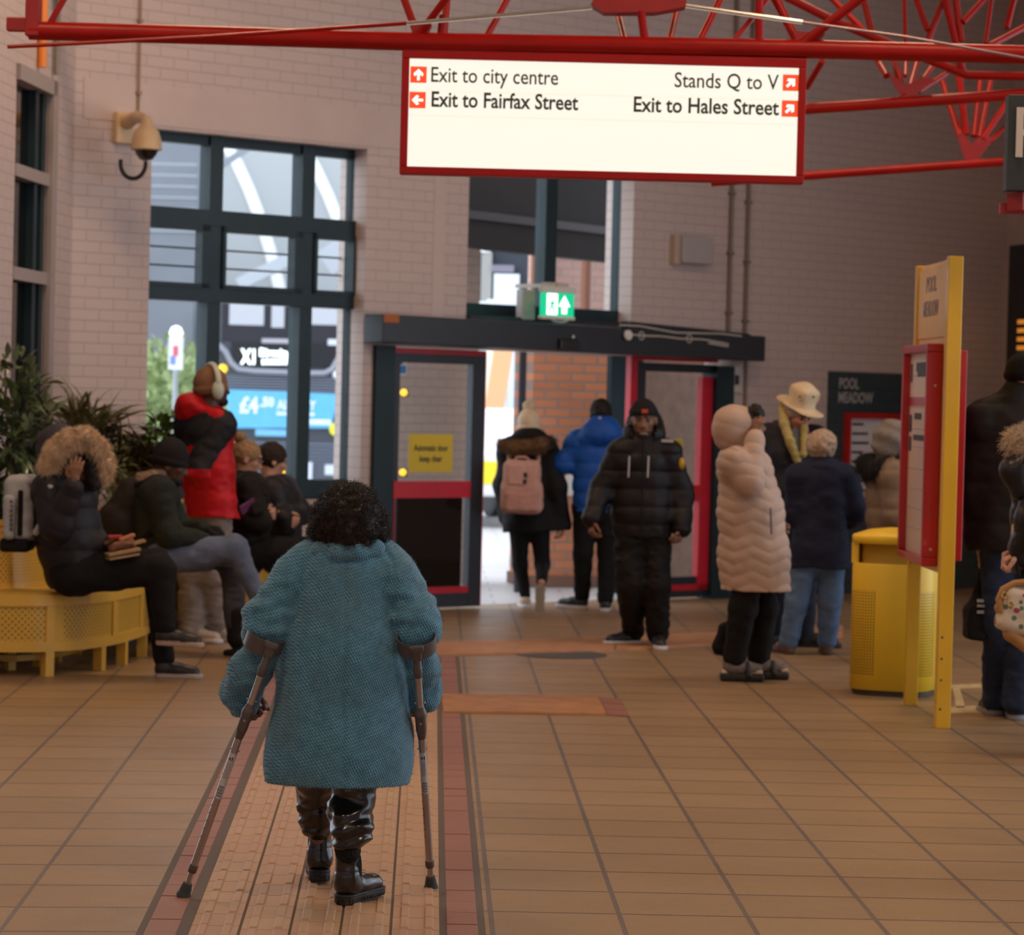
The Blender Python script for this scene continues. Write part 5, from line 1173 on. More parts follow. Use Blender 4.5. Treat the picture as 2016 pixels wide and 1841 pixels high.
mb = MB(); mb.bar(P(640, 520, 52), P(712, 470, 52), .3, .5); mb.bar(P(300, 580, 52), P(360, 535, 52), .3, .6); mb.bar(P(470, 560, 50), P(590, 500, 50), .15, .22); mb.build('girder', mat('white_girder', (.45, .47, .52), .5), vault)
# buildings / grass bank / globe lamp at the left
mb = MB(); mb.box(P(296, 500, 52), (.86, .5, 3.2), (BR, BFn, UPV)); gb = mb.build('cladded_building', mat('grey_cladding', (.17, .18, .21), .6, var=.1, vscale=1)); tag(gb, 'grey clad building beyond the big window, at its left', 'building')
for i in range(8):
    mb = MB(); mb.box(P(296, 300 + i * 22, 51.48), (.84, .02, .015), (BR, BFn, UPV)); mb.build('cladding_seam', M_gsteel, gb)
mb = MB(); q = P(640, 560, 80); mb.box(V(q[0], q[1], 3.35), (3, 3, 3.35), (BR, BFn, UPV)); tag(mb.build('low_building', mat('mid_grey_wall', (.30, .31, .35), .6, var=.1)), 'low grey building behind the bus', 'building')
gbk = empty('hedge_bank', P(340, 880, 40), 'green hedge bank outside the left end of the big window', 'hedge')
b_, d_, L_, W_ = cloud(2600, 330, 850, 40, 110, 190, 1.0, .22, .05, .2, .3, 5)
v, q = leafmesh(b_, d_, L_, W_, .3); bake('foliage', v, q, leaf_mat('hedge_leaf', (.22, .30, .10), (.42, .48, .26), .7), gbk, None, None, True)
mb = MB(); q = P(330, 900, 40.4); mb.lathe(V(q[0], q[1], 0), [(.9, 0), (1.0, .8), (.8, 1.5), (.4, 2.0), (.0, 2.2)], 20); mb.build('bank', mat('grass_bank', (.28, .34, .15), .9, var=.2), gbk, smooth=True)
lp_ = empty('globe_lamp', P(347, 900, 34), 'white globe lamp on a post outside the left end of the big window', 'lamp')
q = P(347, 655, 34); mb = MB(); mb.lathe(q - UPV * .09, [(.001, 0), (.055, .02), (.085, .085), (.055, .155), (.001, .175)], 20); mb.build('globe', mat('globe_white', (.9, .9, .88), .3, emis=(1, 1, .97), estr=.9), lp_, smooth=True)
mb = MB(); mb.tube([V(q[0], q[1], 0), q - UPV * .09], .03, 10); mb.build('post', M_gsteel, lp_, smooth=True)
ad2 = empty('poster_column', P(347, 900, 34.5), 'small white, red and blue poster under the globe lamp', 'poster'); q = P(346, 696, 33.8)
mb = MB(); mb.box(q, (.085, .02, .19), (BR, BFn, UPV)); mb.build('board', mat('poster_white', (.74, .76, .84), .5), ad2)
mb = MB(); mb.box(q - BFn * .022 + UPV * .03, (.03, .003, .06), (BR, BFn, UPV)); mb.build('red_patch', mat('poster_red', (.65, .12, .16), .5), ad2)
mb = MB(); mb.box(q - BFn * .022 - UPV * .08 - BR * .03, (.03, .003, .05), (BR, BFn, UPV)); mb.build('blue_patch', mat('poster_blue', (.2, .25, .6), .5), ad2)
# ---------------------------------------------------------------- people: shared anatomy
FH = nrm(V(_f[0], _f[1], 0)); RH = nrm(V(_r0[0], _r0[1], 0))
def face_dir(yaw): a = math.radians(yaw); return FH * math.cos(a) + RH * math.sin(a)     # 0 away, 90 image right, 180 toward the camera
def head_axes(yaw, pitch=0, roll=0):
    f0 = face_dir(yaw); l = np.cross(UPV, f0); a = math.radians(pitch); f = f0 * math.cos(a) + UPV * math.sin(a); u = UPV * math.cos(a) - f0 * math.sin(a)
    b = math.radians(roll); return f, l * math.cos(b) + u * math.sin(b), u * math.cos(b) - l * math.sin(b)
def head_sdf(c, ax, s):
    f, l, u = ax; q = lambda a, b, d: c + (f * a + l * b + u * d) * s
    A = (l, f, u)
    d = U([el(q(-.012, 0, .022), V(.077, .097, .098) * s, A), el(q(.028, 0, -.045), V(.060, .068, .080) * s, A), rc(q(.062, -.015, -.100), q(.062, .015, -.100), .021 * s), el(q(.070, 0, .030), V(.056, .022, .018) * s, A),
           el(q(.060, .040, -.018), V(.024, .024, .020) * s, A), el(q(.060, -.040, -.018), V(.024, .024, .020) * s, A)], .022 * s)
    d = sub(d, U([el(q(.092, .032, .008), V(.019, .016, .012) * s, A), el(q(.092, -.032, .008), V(.019, .016, .012) * s, A)], .004), .012 * s)
    d = U([d, rc(q(.088, 0, .008), q(.108, 0, -.030), .009 * s, .0145 * s), el(q(.094, .013, -.036), V(.009, .012, .008) * s, A), el(q(.094, -.013, -.036), V(.009, .012, .008) * s, A)], .009 * s)
    d = U([d, el(q(.085, 0, -.063), V(.024, .013, .0065) * s, A), el(q(.084, 0, -.074), V(.021, .013, .007) * s, A)], .006 * s)
    for sg_ in (1, -1):
        d = U([d, el(q(.076, .032 * sg_, .007), V(.0145, .0145, .0115) * s, A)], .003 * s)
        d = U([d, sub(el(q(-.008, .080 * sg_, -.012), V(.011, .021, .033) * s, A), el(q(-.002, .093 * sg_, -.010), V(.008, .012, .022) * s, A), .004)], .006 * s)
    d.bb = (c - .16 * s, c + .16 * s); return d
def hand_prims(w, d, n, t, curl=.5, s=1.0, spread=.18):
    """w wrist, d toward the fingers, n out of the palm, t toward the thumb"""
    d, n = nrm(d), nrm(n); t = nrm(t - d * np.dot(t, d)); n = nrm(np.cross(d, t)) * (1 if np.dot(np.cross(d, t), n) > 0 else -1)
    pr = [rc(w, w + d * .03 * s, .024 * s, .026 * s, n, .75)]
    K = [w + d * (.088 - .004 * abs(i - 1.2)) * s + t * (.030 - .020 * i) * s for i in range(4)]
    for k_ in K: pr.append(rc(w + d * .02 * s + (k_ - w) * .12, k_, .015 * s, .0115 * s))
    for i, L in enumerate((.072, .082, .076, .058)):
        p = K[i]; a = 0.0; L *= s
        for j, fr in enumerate((.45, .32, .23)):
            a += curl * (1.25, 1.35, .8)[j] * (1 + .07 * (i - 1))
            dd = nrm(d * math.cos(a) + n * math.sin(a) + t * spread * (1.3 - i) * .35); q = p + dd * L * fr; pr.append(rc(p, q, (.0098 - .0009 * j) * s, (.0090 - .0010 * j) * s)); p = q
    b = w + d * .028 * s + t * .026 * s; m_ = b + nrm(d * .62 + t * .62 + n * .35) * .040 * s; e = m_ + nrm(d * .85 + t * (.30 - .35 * curl) + n * (.35 + .3 * curl)) * .032 * s; e2 = e + nrm(d * .9 + n * (.3 + .4 * curl) - t * .2 * curl) * .024 * s
    pr += [rc(b, m_, .0135 * s, .0115 * s), rc(m_, e, .0112 * s, .0100 * s), rc(e, e2, .0098 * s, .0082 * s)]
    return pr
M_SK = {}
def skin_mats(kind):
    if kind not in M_SK:
        col = {'dark': (.085, .036, .020), 'brown': (.20, .095, .055), 'light': (.50, .27, .19), 'ruddy': (.50, .20, .13), 'deep': (.045, .021, .013)}[kind]
        m = mat('skin_' + kind, col, .5, var=.10, vscale=14, spec=.4)
        lip = mat('lips_' + kind, tuple(c * k_ for c, k_ in zip(col, (.85, .55, .55))), .45)
        M_SK[kind] = [m, mat('eye_white_' + kind, (.05, .042, .038), .5), mat('eye_dark_' + kind, (.012, .008, .006), .15), lip]
    return M_SK[kind]
class Fig:
    def __init__(s, label, ox, oy, skin='brown', z=None, yaw=180, group=None):
        s.o = G(ox, oy); s.z = depth(s.o) if z is None else z
        if z is not None: q = P(ox, oy, z); s.o = V(q[0], q[1], 0)
        s.k = s.z / FPX; s.skin = skin; s.label = label; s.f = face_dir(yaw); s.yaw = yaw; s.J = {}; s.root = None; s.H = None; s.extra = []; s.l = np.cross(UPV, s.f)
    def p(s, px, py, d=0.0): return P(px, py, s.z + d)
    def set(s, **kw):
        for n, v in kw.items(): s.J[n] = s.p(*v)
        return s
    def feet(s, **kw):
        for sd, v in kw.items(): q = G(*v); s.J['an' + sd] = q + UPV * .09
        return s
    def head(s, px, py, d=0, yaw=None, pitch=0, roll=0, hh=.125):
        s.hc = s.p(px, py, d); s.hax = head_axes(s.yaw if yaw is None else yaw, pitch, roll); s.hs = hh / .122; return s
    def hq(s, a, b, c): f, l, u = s.hax; return s.hc + (f * a + l * b + u * c) * s.hs
    def HA(s): f, l, u = s.hax; return (l, f, u)
    def body(s, h=.0085, hands=(), feet=True, torso=True, calf=1.0):
        J = s.J; sk = skin_mats(s.skin); pr = []
        if torso:
            pr += [rc(J['neck'], J['chest'], .055, .10, s.f, .8), rc(J['chest'], J['pelvis'], .115, .115, s.f, .75), rc(J['shL'], J['shR'], .052), rc(J['hipL'], J['hipR'], .085)]
        for sd in 'LR':
            if 'el' + sd in J: pr += [rc(J['sh' + sd], J['el' + sd], .045, .037), rc(J['el' + sd], J['wr' + sd], .036, .026)]
            if 'kn' + sd in J: pr += [rc(J['hip' + sd], J['kn' + sd], .075, .050), rc(J['kn' + sd], J['an' + sd], .047 * calf, .034 * calf)]
        B_ = U(pr, .04); hd = head_sdf(s.hc, s.hax, s.hs)
        nk = rc(s.hq(-.02, 0, -.06), J['neck'], .052, .060)
        F_ = U([B_, nk], .03); F_ = U([F_, hd], .015)
        for hnd in hands: F_ = U([F_, U(hnd, .007)], .010)
        bb = [F_.bb]; lo = np.minimum(F_.bb[0], s.hc - .17); hi = np.maximum(F_.bb[1], s.hc + .17); F_.bb = (lo, hi)
        f, l, u = s.hax
        def mf(c):
            m = np.zeros(len(c), int)
            for sg_ in (1, -1):
                e = s.hq(.076, .032 * sg_, .007); dd = c - e; near = np.linalg.norm(dd / s.hs, axis=1) < .0158; fw = (dd @ f) / s.hs
                m[near & (fw > .004)] = 1; m[near & (fw > .004) & (np.hypot(dd @ l, dd @ u) / s.hs < .0068)] = 2
                b = c - s.hq(.088, .034 * sg_, .030); m[(np.abs(b @ l) / s.hs < .022) & (np.abs(b @ u) / s.hs < .0055) & (np.abs(b @ f) / s.hs < .025)] = 2
            q = c - s.hq(.092, 0, -.068); m[(np.abs(q @ l) / s.hs < .023) & (np.abs(q @ u) / s.hs < .0105) & (np.abs(q @ f) / s.hs < .018)] = 3
            return m
        s.root = vol('person', F_, h, sk, None, s.o, mf); tag(s.root, s.label, 'person'); return s
    def part(s, name, f, h, mats, mfn=None, label=None):
        o = vol(name, f, h, mats, s.root, None, mfn)
        if label: o['label'] = label
        return o
    # --- garments
    def arm(s, sd, r0, r1, r2, e=1.0):
        J = s.J; w = J['el' + sd] + (J['wr' + sd] - J['el' + sd]) * e; return [rc(J['sh' + sd], J['el' + sd], r0, r1), rc(J['el' + sd], w, r1, r2)]
    def trousers(s, mats, rh=.105, rk=.078, ra=.062, hem=None, name='trousers', h=.010, wr=.006, mfn=None, k=.03, endf=.96, sq=.85):
        J = s.J; pr = [rc(J['hipL'], J['hipR'], rh * 1.05), rc(J['hipL'] * .5 + J['hipR'] * .5, J['pelvis'], .13, .13, s.f, .8)]
        for sd in 'LR':
            a = J['kn' + sd] + (J['an' + sd] - J['kn' + sd]) * endf
            pr += [rc(J['hip' + sd], J['kn' + sd], rh, rk), rc(J['kn' + sd], a, rk, ra)]
        F_ = U(pr, k)
        if wr: F_ = disp(F_, lambda p: wr * vnoise(p * V(1, 1, 1.8), 14, 3) + wr * .5 * vnoise(p * V(1, 1, 2.5), 30, 5))
        return s.part(name, F_, h, mats, mfn)
    def shoe(s, sd, yaw, L=.27, W=.046, mats=None, heel=None, lift=0.0, pitch=0.0, solez=.028, high=.0, h=.007, name='shoe'):
        """heel = ground position under the heel"""
        fw = face_dir(yaw); sdv = np.cross(UPV, fw); pt = math.radians(pitch); heel = heel if heel is not None else V(*s.J['an' + sd][:2], 0) - fw * .05; f = fw * math.cos(pt) + UPV * math.sin(pt); u = UPV * math.cos(pt) - fw * math.sin(pt); b = heel + UPV * lift
        q = lambda a, c, d: b + f * a + sdv * c + u * d
        A = (f, sdv, u)
        up = U([rc(q(.045, 0, .055), q(L * .45, 0, .05), W * .92, W * .82), rc(q(L * .45, 0, .048), q(L - .055, 0, .036), W * .85, W * .80), rc(q(.045, 0, .05), q(.05, 0, .10 + high), W * .85, W * .80)], .03)
        up = cut(up, q(0, 0, .012), -u)
        so = U([plate(q(W * .8, 0, solez / 2), q(L * .5, 0, solez / 2), W * .84, W * .80, u, solez / 2), plate(q(L * .5, 0, solez / 2), q(L - W, 0, solez / 2), W * .80, W * 1.02, u, solez / 2)], .012)
        so = cut(so, q(0, 0, 0), -u); so = cut(so, q(0, 0, solez), u)
        F_ = U([up, so], .004); F_.bb = (b - .36, b + .36)
        def mf(c): return (((c - b) @ u) < solez + .002).astype(int)
        return s.part(name, F_, h, mats, mf)
def ground_at(px, py): return G(px, py)
def puff(f, period, amp, dirf=None, ph=0.0):
    """quilted channels: seams pulled in along lines of equal height"""
    def g(p):
        t = (p[:, 2] if dirf is None else dirf(p)) / period + ph
        return amp * (1 - np.abs(np.sin(np.pi * t)) ** .42) - amp * .3 + .3 * amp * vnoise(p, 22, 4)
    return disp(f, g)
def wrinkle(f, a=.006, sc=12, seed=1, st=(1, 1, 1.6)):
    st = np.array(st); return disp(f, lambda p: a * vnoise(p * st, sc, seed) + a * .45 * vnoise(p * st, sc * 2.3, seed + 1))
def fur(name, f, h, n, length, rad, m, parent, jit=.5, droop=.3, under=None):
    v, q = polygonize(f, h); pt, nn = surf_samples(v, q, n)
    return strands(name, pt - nn * .004, nn, length, rad, m, parent, droop=droop, jit=jit, curl=length * .12, extra=(v, q))
def cloth(name, col, rough=.85, var=.10, vs=10, b=.25, bs=120, sheen=.0): return mat(name, col, rough, var=var, vscale=vs, bump=b, bscale=bs, sheen=sheen, spec=.25)
def knit_head(s, col_m, r=(.090, .108, .100), up=.030, cutz=.008, band=True, tilt=.02, h=.006, name='beanie', tall=0.0):
    """close fitting knitted hat pulled over the head of figure s"""
    f, l, u = s.hax; a = el(s.hq(-.014, 0, up + tall * .4), (V(*r) + V(0, 0, tall)) * s.hs, s.HA()); n = nrm(-u - f * -tilt * 6)
    a = cut(a, s.hq(.0, 0, cutz), -(u - f * tilt * 8))
    if band:
        bd = el(s.hq(-.012, 0, cutz + .022), V(r[0] + .006, r[1] + .006, .060) * s.hs, s.HA()); bd = cut(bd, s.hq(0, 0, cutz - .004), -(u - f * tilt * 8)); bd = cut(bd, s.hq(0, 0, cutz + .05), (u - f * tilt * 8)); a = U([a, bd], .004)
    a = disp(a, lambda p: .0014 * np.sin(np.arctan2((p - s.hc) @ l, (p - s.hc) @ f) * 46))
    return s.part(name, a, h, col_m)
def hair_cap(s, m, r=(.088, .108, .108), back=-.02, face=.035, low=-.09, h=.007, amp=.006, name='hair'):
    f, l, u = s.hax; a = el(s.hq(back, 0, .022), V(*r) * s.hs, s.HA())
    fc = U([el(s.hq(.10, 0, -.045), V(.072, .10, .098) * s.hs, s.HA()), rc(s.hq(.05, -.1, -.05), s.hq(.05, .1, -.05), .035 * s.hs)], .02)
    a = sub(a, fc, .012); a = cut(a, s.hq(0, 0, low), -u); a = disp(a, lambda p: amp * vnoise(p, 60, 8))
    return s.part(name, a, h, m)
M_blk = cloth('black_cloth', (.0075, .007, .008), .8); M_blk2 = cloth('black_nylon', (.016, .015, .018), .5, b=.15); M_blk3 = cloth('black_trouser_cloth', (.006, .006, .007), .85)
M_sole_w = mat('white_sole', (.55, .55, .58), .6); M_sole_b = mat('black_sole', (.012, .012, .012), .7); M_shoe_b = mat('black_shoe', (.014, .013, .013), .45); M_hairb = cloth('black_hair', (.010, .008, .007), .6)
M_jean = cloth('blue_denim', (.10, .17, .30), .85, .22, 9); M_furt = mat('tan_fur', (.72, .54, .36), .8, var=.35, vscale=25)
def feet_ground(F_, sd, px, py, yaw, L=.27): return G(px, py)
# ------------------------------------------------ woman walking out, cream bobble hat
F = Fig('person walking out through the doors in a black coat and cream bobble hat', 1040, 1198, 'light', yaw=2)
F.set(neck=(1042, 866), chest=(1040, 905), pelvis=(1042, 1030), shL=(1000, 884), shR=(1078, 884), elL=(990, 955, .04), elR=(1097, 960, -.05), wrL=(996, 1020, .12), wrR=(1108, 1030, .0), hipL=(1022, 1030), hipR=(1062, 1030), knL=(1024, 1112, .08), anL=(1034, 1180, .02), knR=(1068, 1112, .05), anR=(1066, 1146, -.25), toL=(1030, 1192, .12), toR=(1063, 1190, -.27))
F.feet(L=(1034, 1197))
F.head(1041, 838, 0, 2, -4, hh=.118).body(hands=[hand_prims(F.J['wrR'], V(0, .2, -1), V(-1, 0, 0), V(0, 1, 0), .5)])
M_cr = cloth('cream_knit', (.62, .50, .36), .9, .12, 30)
knit_head(F, M_cr, (.090, .108, .112), .03, -.045, name='bobble_hat')
F.part('bobble', disp(el(F.hq(-.01, 0, .155), V(.052, .052, .05)), lambda p: .007 * vnoise(p, 70, 2)), .006, cloth('cream_pompom', (.52, .42, .30), .95))
ct = U([rc(F.J['shL'], F.J['shR'], .085), rc(F.J['chest'], F.J['pelvis'], .165, .19, F.f, .7), rc(F.J['pelvis'], F.p(1048, 1075), .19, .225, F.f, .7), rc(F.J['neck'], F.J['neck'] + UPV * .03, .085)] + F.arm('L', .075, .068, .06) + F.arm('R', .075, .07, .065), .05)
ct = U([ct, rc(F.p(1075, 1000), F.p(1095, 1070, 0), .10, .13, F.f, .7)], .05)
ct = cut(ct, F.p(1045, 1046), nrm(V(.05, 0, -1))); F.part('coat', wrinkle(ct, .007, 9), .011, M_blk)
F.trousers(M_blk3, .085, .060, .042, name='leggings', wr=.002)
F.shoe('L', -8, .25, .040, [mat('beige_shoe', (.50, .40, .33), .6), M_sole_w]); F.shoe('R', 0, .25, .038, [mat('grey_trainer', (.20, .17, .15), .6), mat('tan_sole', (.30, .24, .17), .7)], F.p(1064, 1152, -.30), 0, -82)
fu = U([rc(F.p(986, 872, -.10), F.p(1010, 880, -.19), .030, .045), rc(F.p(1010, 880, -.19), F.p(1062, 876, -.19), .045, .05), rc(F.p(1062, 876, -.19), F.p(1086, 868, -.08), .045, .035)], .03)
fur('hood_fur', fu, .012, 2200, .035, .0022, mat('brown_fur', (.16, .085, .035), .85, var=.3, vscale=30), F.root)
F.part('hood', U([el(F.p(1043, 858, -.08), V(.13, .11, .07)), rc(F.p(1005, 876, -.1), F.p(1078, 876, -.1), .07)], .04), .010, M_blk)
W = F
bp = empty('backpack', W.p(1027, 1008, -.30), 'pale pink backpack worn by the person in the bobble hat', 'backpack')
M_pk = cloth('pale_pink_canvas', (.52, .30, .25), .75, .1); k_ = W.k
bb_ = lambda x0, y0, x1, y1, d0, d1, r: rb((W.p(x0, y0, d0) + W.p(x1, y1, d1)) / 2, V(abs(x1 - x0) * k_ / 2, abs(d1 - d0) / 2, abs(y1 - y0) * k_ / 2), r, (RH, FH, UPV))
vol('body', wrinkle(U([bb_(990, 906, 1064, 1008, -.38, -.20, .06), bb_(986, 950, 1068, 1010, -.37, -.22, .05)], .03), .004, 14), .009, M_pk, bp)
vol('front_pocket', wrinkle(bb_(994, 968, 1058, 1008, -.42, -.34, .03), .004, 20), .008, cloth('pink_pocket', (.48, .26, .22), .75), bp)
vol('top_pocket', bb_(1000, 914, 1034, 955, -.40, -.36, .012), .007, cloth('pink_flap', (.56, .33, .28), .75), bp)
for x, y in ((1034, 935), (1033, 948)): vol('badge', el(W.p(x, y, -.395), V(.018, .012, .022)), .005, mat('dark_badge', (.03, .025, .03), .5), bp)
mb = MB(); mb.tube([W.p(1012, 908, -.25), W.p(1018, 900, -.27), W.p(1034, 900, -.27), W.p(1042, 906, -.25)], .011, 8); mb.build('handle', M_pk, bp, smooth=True)
for x, xx in ((1002, 996), (1060, 1066)):
    mb = MB(); mb.tube([W.p(x, 912, -.2), W.p(x, 884, -.09), W.p(xx, 890, .12), W.p(xx, 960, .15), W.p(xx, 1000, -.2)], .016, 8); mb.build('shoulder_strap', M_pk, bp, smooth=True)
# ------------------------------------------------ man in blue hooded jacket
F = Fig('person in a bright blue hooded padded jacket walking out through the doors', 1165, 1202, 'deep', yaw=-12)
F.set(neck=(1180, 842), chest=(1174, 885), pelvis=(1172, 995), shL=(1137, 872), shR=(1216, 868), elL=(1110, 912, .0), elR=(1226, 940, .05), wrL=(1116, 905, .22), wrR=(1218, 990, .15), hipL=(1152, 1000), hipR=(1194, 1000), knL=(1148, 1088, .04), anL=(1145, 1172, .0), knR=(1196, 1088, .04), anR=(1191, 1176, -.02), toL=(1132, 1190, .1), toR=(1191, 1195, .12))
F.feet(L=(1145, 1199), R=(1191, 1204))
F.head(1182, 816, 0, -8, -6, hh=.118).body(hands=[hand_prims(F.J['wrL'], V(-.2, 1, .2), V(1, 0, 0), UPV, .5), hand_prims(F.J['wrR'], V(0, .5, -1), V(-1, 0, 0), V(0, 1, 0), .5)])
hair_cap(F, M_hairb, low=-.07)
M_bl = cloth('blue_nylon', (.008, .075, .36), .5, .12, 8, .1)
ct = U([rc(F.J['shL'], F.J['shR'], .095), rc(F.J['chest'], F.J['pelvis'], .185, .18, F.f, .75)] + F.arm('L', .088, .08, .062) + F.arm('R', .085, .075, .06), .05)
ct = cut(ct, F.p(1172, 1007), -UPV); F.part('jacket', puff(ct, .115, .010), .010, M_bl)
F.part('hood', wrinkle(U([el(F.p(1184, 852, -.09), V(.155, .12, .12)), rc(F.p(1150, 866, -.06), F.p(1212, 862, -.04), .075), el(F.p(1186, 832, -.04), V(.10, .10, .06))], .05), .008, 12), .010, M_bl)
mb = MB(); mb.box(F.p(1181, 828, -.15), (.010, .01, .028)); mb.build('hood_tab', mat('pale_tab', (.5, .45, .45), .5), F.root)
F.trousers(M_blk3, .098, .078, .062, wr=.006)
F.shoe('L', -62, .28, .046, [M_shoe_b, M_sole_w]); F.shoe('R', 4, .28, .044, [M_shoe_b, M_sole_w])
# ------------------------------------------------ man in black puffer walking in
F = Fig('person in a black puffer jacket and black beanie walking in, facing the viewer', 1262, 1277, 'brown', yaw=184)
F.set(neck=(1266, 862), chest=(1266, 905), pelvis=(1264, 1035), shL=(1219, 893), shR=(1317, 892), elL=(1184, 965, .02), elR=(1342, 972, .02), wrL=(1164, 1022, -.10), wrR=(1343, 1040, -.08), hipL=(1240, 1040), hipR=(1291, 1040), knL=(1240, 1150, -.02), anL=(1243, 1250, .04), knR=(1292, 1150, -.02), anR=(1295, 1250, -.06), toL=(1226, 1268, -.12), toR=(1297, 1278, -.2))
F.feet(L=(1247, 1269), R=(1294, 1275))
F.head(1267, 827, -.03, 184, -6, 2, hh=.124).body(.0075, hands=[hand_prims(F.J['wrL'], V(.02, -.25, -1), V(1, -.2, 0), V(.3, -1, 0), .55), hand_prims(F.J['wrR'], V(-.25, -.2, -1), V(-1, -.2, 0), V(-.3, -1, 0), .75)])
knit_head(F, M_blk, (.090, .108, .108), .035, .028)
mb = MB(); f_, l_, u_ = F.hax; mb.box(F.hq(.109, .012, .070), (.020, .012, .008), (l_, u_, f_)); mb.build('hat_badge', mat('orange_red_badge', (.55, .06, .02), .5), F.root)
F.part('beard', disp(sub(U([el(F.hq(.045, 0, -.085), V(.058, .055, .045) * F.hs, F.HA())], .01), el(F.hq(.10, 0, -.066), V(.028, .03, .012), F.HA()), .006), lambda p: .003 * vnoise(p, 120, 2)), .005, cloth('dark_stubble', (.035, .022, .017), .8))
J = F.J
ct = U([rc(J['shL'], J['neck'], .078, .09), rc(J['shR'], J['neck'], .078, .09), rc(J['chest'] - UPV * .03, F.p(1264, 1010), .185, .195, F.f, .72), rc(F.p(1264, 1010), F.p(1264, 1060), .195, .185, F.f, .72)] + F.arm('L', .082, .080, .064) + F.arm('R', .082, .080, .064), .04)
ct = cut(ct, F.p(1264, 1056), -UPV); M_pufb = cloth('black_quilted_nylon', (.009, .0075, .009), .5, .1, 9, .1)
F.part('puffer_jacket', puff(ct, .118, .012), .0095, M_pufb)
hd = U([to(F.p(1268, 852, .02), .095, .052, nrm(UPV - FH * .15), 1.2), el(F.p(1270, 840, .10), V(.125, .09, .15))], .04); hd = sub(hd, U([el(F.hc - FH * .09 + UPV * .01, V(.088, .14, .135)), rc(F.hc - FH * .02, F.J['neck'] - FH * .05 + UPV * .02, .075)], .03), .02); F.part('hood', wrinkle(hd, .005, 14), .008, M_pufb)
F.part('face_mask', U([to(F.p(1267, 859, -.075), .040, .010, nrm(UPV + FH * .5))], .01), .005, mat('pale_mask', (.22, .21, .19), .7))
M_zip = mat('pale_zip', (.40, .38, .40), .4)
for x in (1238, 1276): mb = MB(); mb.tube([F.p(x + 1, 898, -.172), F.p(x, 920, -.178), F.p(x - 1, 940, -.178)], .0062, 6); mb.build('zip', M_zip, F.root, smooth=True)
mb = MB(); mb.tube([F.p(1266, 868, -.16), F.p(1265, 960, -.172), F.p(1264, 1050, -.165)], .006, 6); mb.build('front_zip', M_blk, F.root)
F.part('sleeve_patch', el(F.p(1342, 913, -.055), V(.022, .04, .042)), .005, mat('yellow_patch', (.50, .30, .02), .6))
mb = MB(); mb.box(F.p(1314, 868, -.085), (.04, .008, .010)); mb.build('shoulder_logo', M_zip, F.root)
F.trousers(cloth('black_loose_trousers', (.0075, .0065, .0065), .75), .106, .094, .078, wr=.010, endf=.98)
F.shoe('L', 238, .29, .047, [M_shoe_b, M_sole_w]); F.shoe('R', 176, .29, .048, [M_shoe_b, M_sole_w])
# ------------------------------------------------ woman in pale quilted coat
F = Fig('person in a long pale pink quilted coat with hood up, hand raised to the face', 1490, 1341, 'brown', yaw=86)
F.set(neck=(1458, 882, .0), chest=(1468, 930, 0), pelvis=(1482, 1090, 0), shL=(1446, 912, .19), shR=(1448, 912, -.19), elL=(1480, 990, .24), elR=(1476, 948, -.23), wrL=(1515, 1040, .20), wrR=(1487, 858, -.11), hipL=(1482, 1100, .09), hipR=(1480, 1100, -.09), knL=(1505, 1195, .09), anL=(1494, 1290, .08), knR=(1463, 1195, -.06), anR=(1445, 1296, -.08), toL=(1528, 1310, .08), toR=(1476, 1320, -.08))
F.feet(L=(1492, 1337), R=(1442, 1341))
F.head(1466, 842, 0, 84, 14, hh=.125).body(.0075, hands=[hand_prims(F.J['wrR'], V(.10, .12, 1), V(.2, 1, 0), V(-1, .2, 0), .35), hand_prims(F.J['wrL'], V(1, 0, -.3), V(0, -1, 0), UPV, .7)])
J = F.J; M_pc = cloth('pale_pink_quilting', (.45, .325, .255), .6, .06, 6, .1)
sqf = F.f
ct = U([rc(J['shL'], J['shR'], .098), rc(J['chest'], F.p(1478, 1010), .165, .188, FH, .98), rc(F.p(1478, 1010), F.p(1484, 1095), .188, .202, FH, .95), rc(F.p(1484, 1095), F.p(1489, 1175), .204, .208, FH, .95)] + F.arm('L', .088, .08, .07), .06)
ct = cut(ct, F.p(1488, 1161), nrm(V(0, 0, -1)))
def chev(p):
    a = (p - F.p(1478, 1000)) @ RH; return p[:, 2] + .045 * np.abs(((a / .21 + .5) % 1) - .5) * 2
F.part('quilted_coat', puff(ct, .074, .0105, chev), .0085, M_pc)
sl = U([rc(J['shR'], J['elR'], .092, .086), rc(J['elR'], J['elR'] + (J['wrR'] - J['elR']) * .93, .080, .058)], .03)
def along(p):
    d = nrm(J['wrR'] - J['elR']); return (p - J['elR']) @ d
F.part('coat_sleeve', puff(sl, .075, .008, along), .0085, M_pc)
hd = U([el(F.p(1440, 838, 0), V(.110, .125, .115)), rc(F.p(1446, 838, 0), F.p(1472, 836, 0), .112, .104), rc(F.p(1432, 862, 0), F.p(1462, 878, 0), .075, .082)], .05)
hd = sub(hd, U([rc(F.p(1472, 838, 0), F.p(1520, 832, 0), .090, .12)], .01), .015)
F.part('hood', puff(hd, .105, .007, lambda p: (p - F.p(1440, 838)) @ nrm(UPV + RH * .25)), .0075, M_pc)
F.part('hood_lining', sub(to(F.p(1477, 835, 0), .092, .015, nrm(RH + UPV * .1), 1.4), rc(F.p(1482, 880, 0), F.p(1482, 920, 0), .08), .01), .006, cloth('navy_lining', (.012, .015, .025), .7))
F.part('hair', wrinkle(U([el(F.p(1487, 812, -.02), V(.045, .085, .055)), el(F.p(1492, 818, .05), V(.04, .06, .06))], .02), .006, 40), .006, M_hairb)
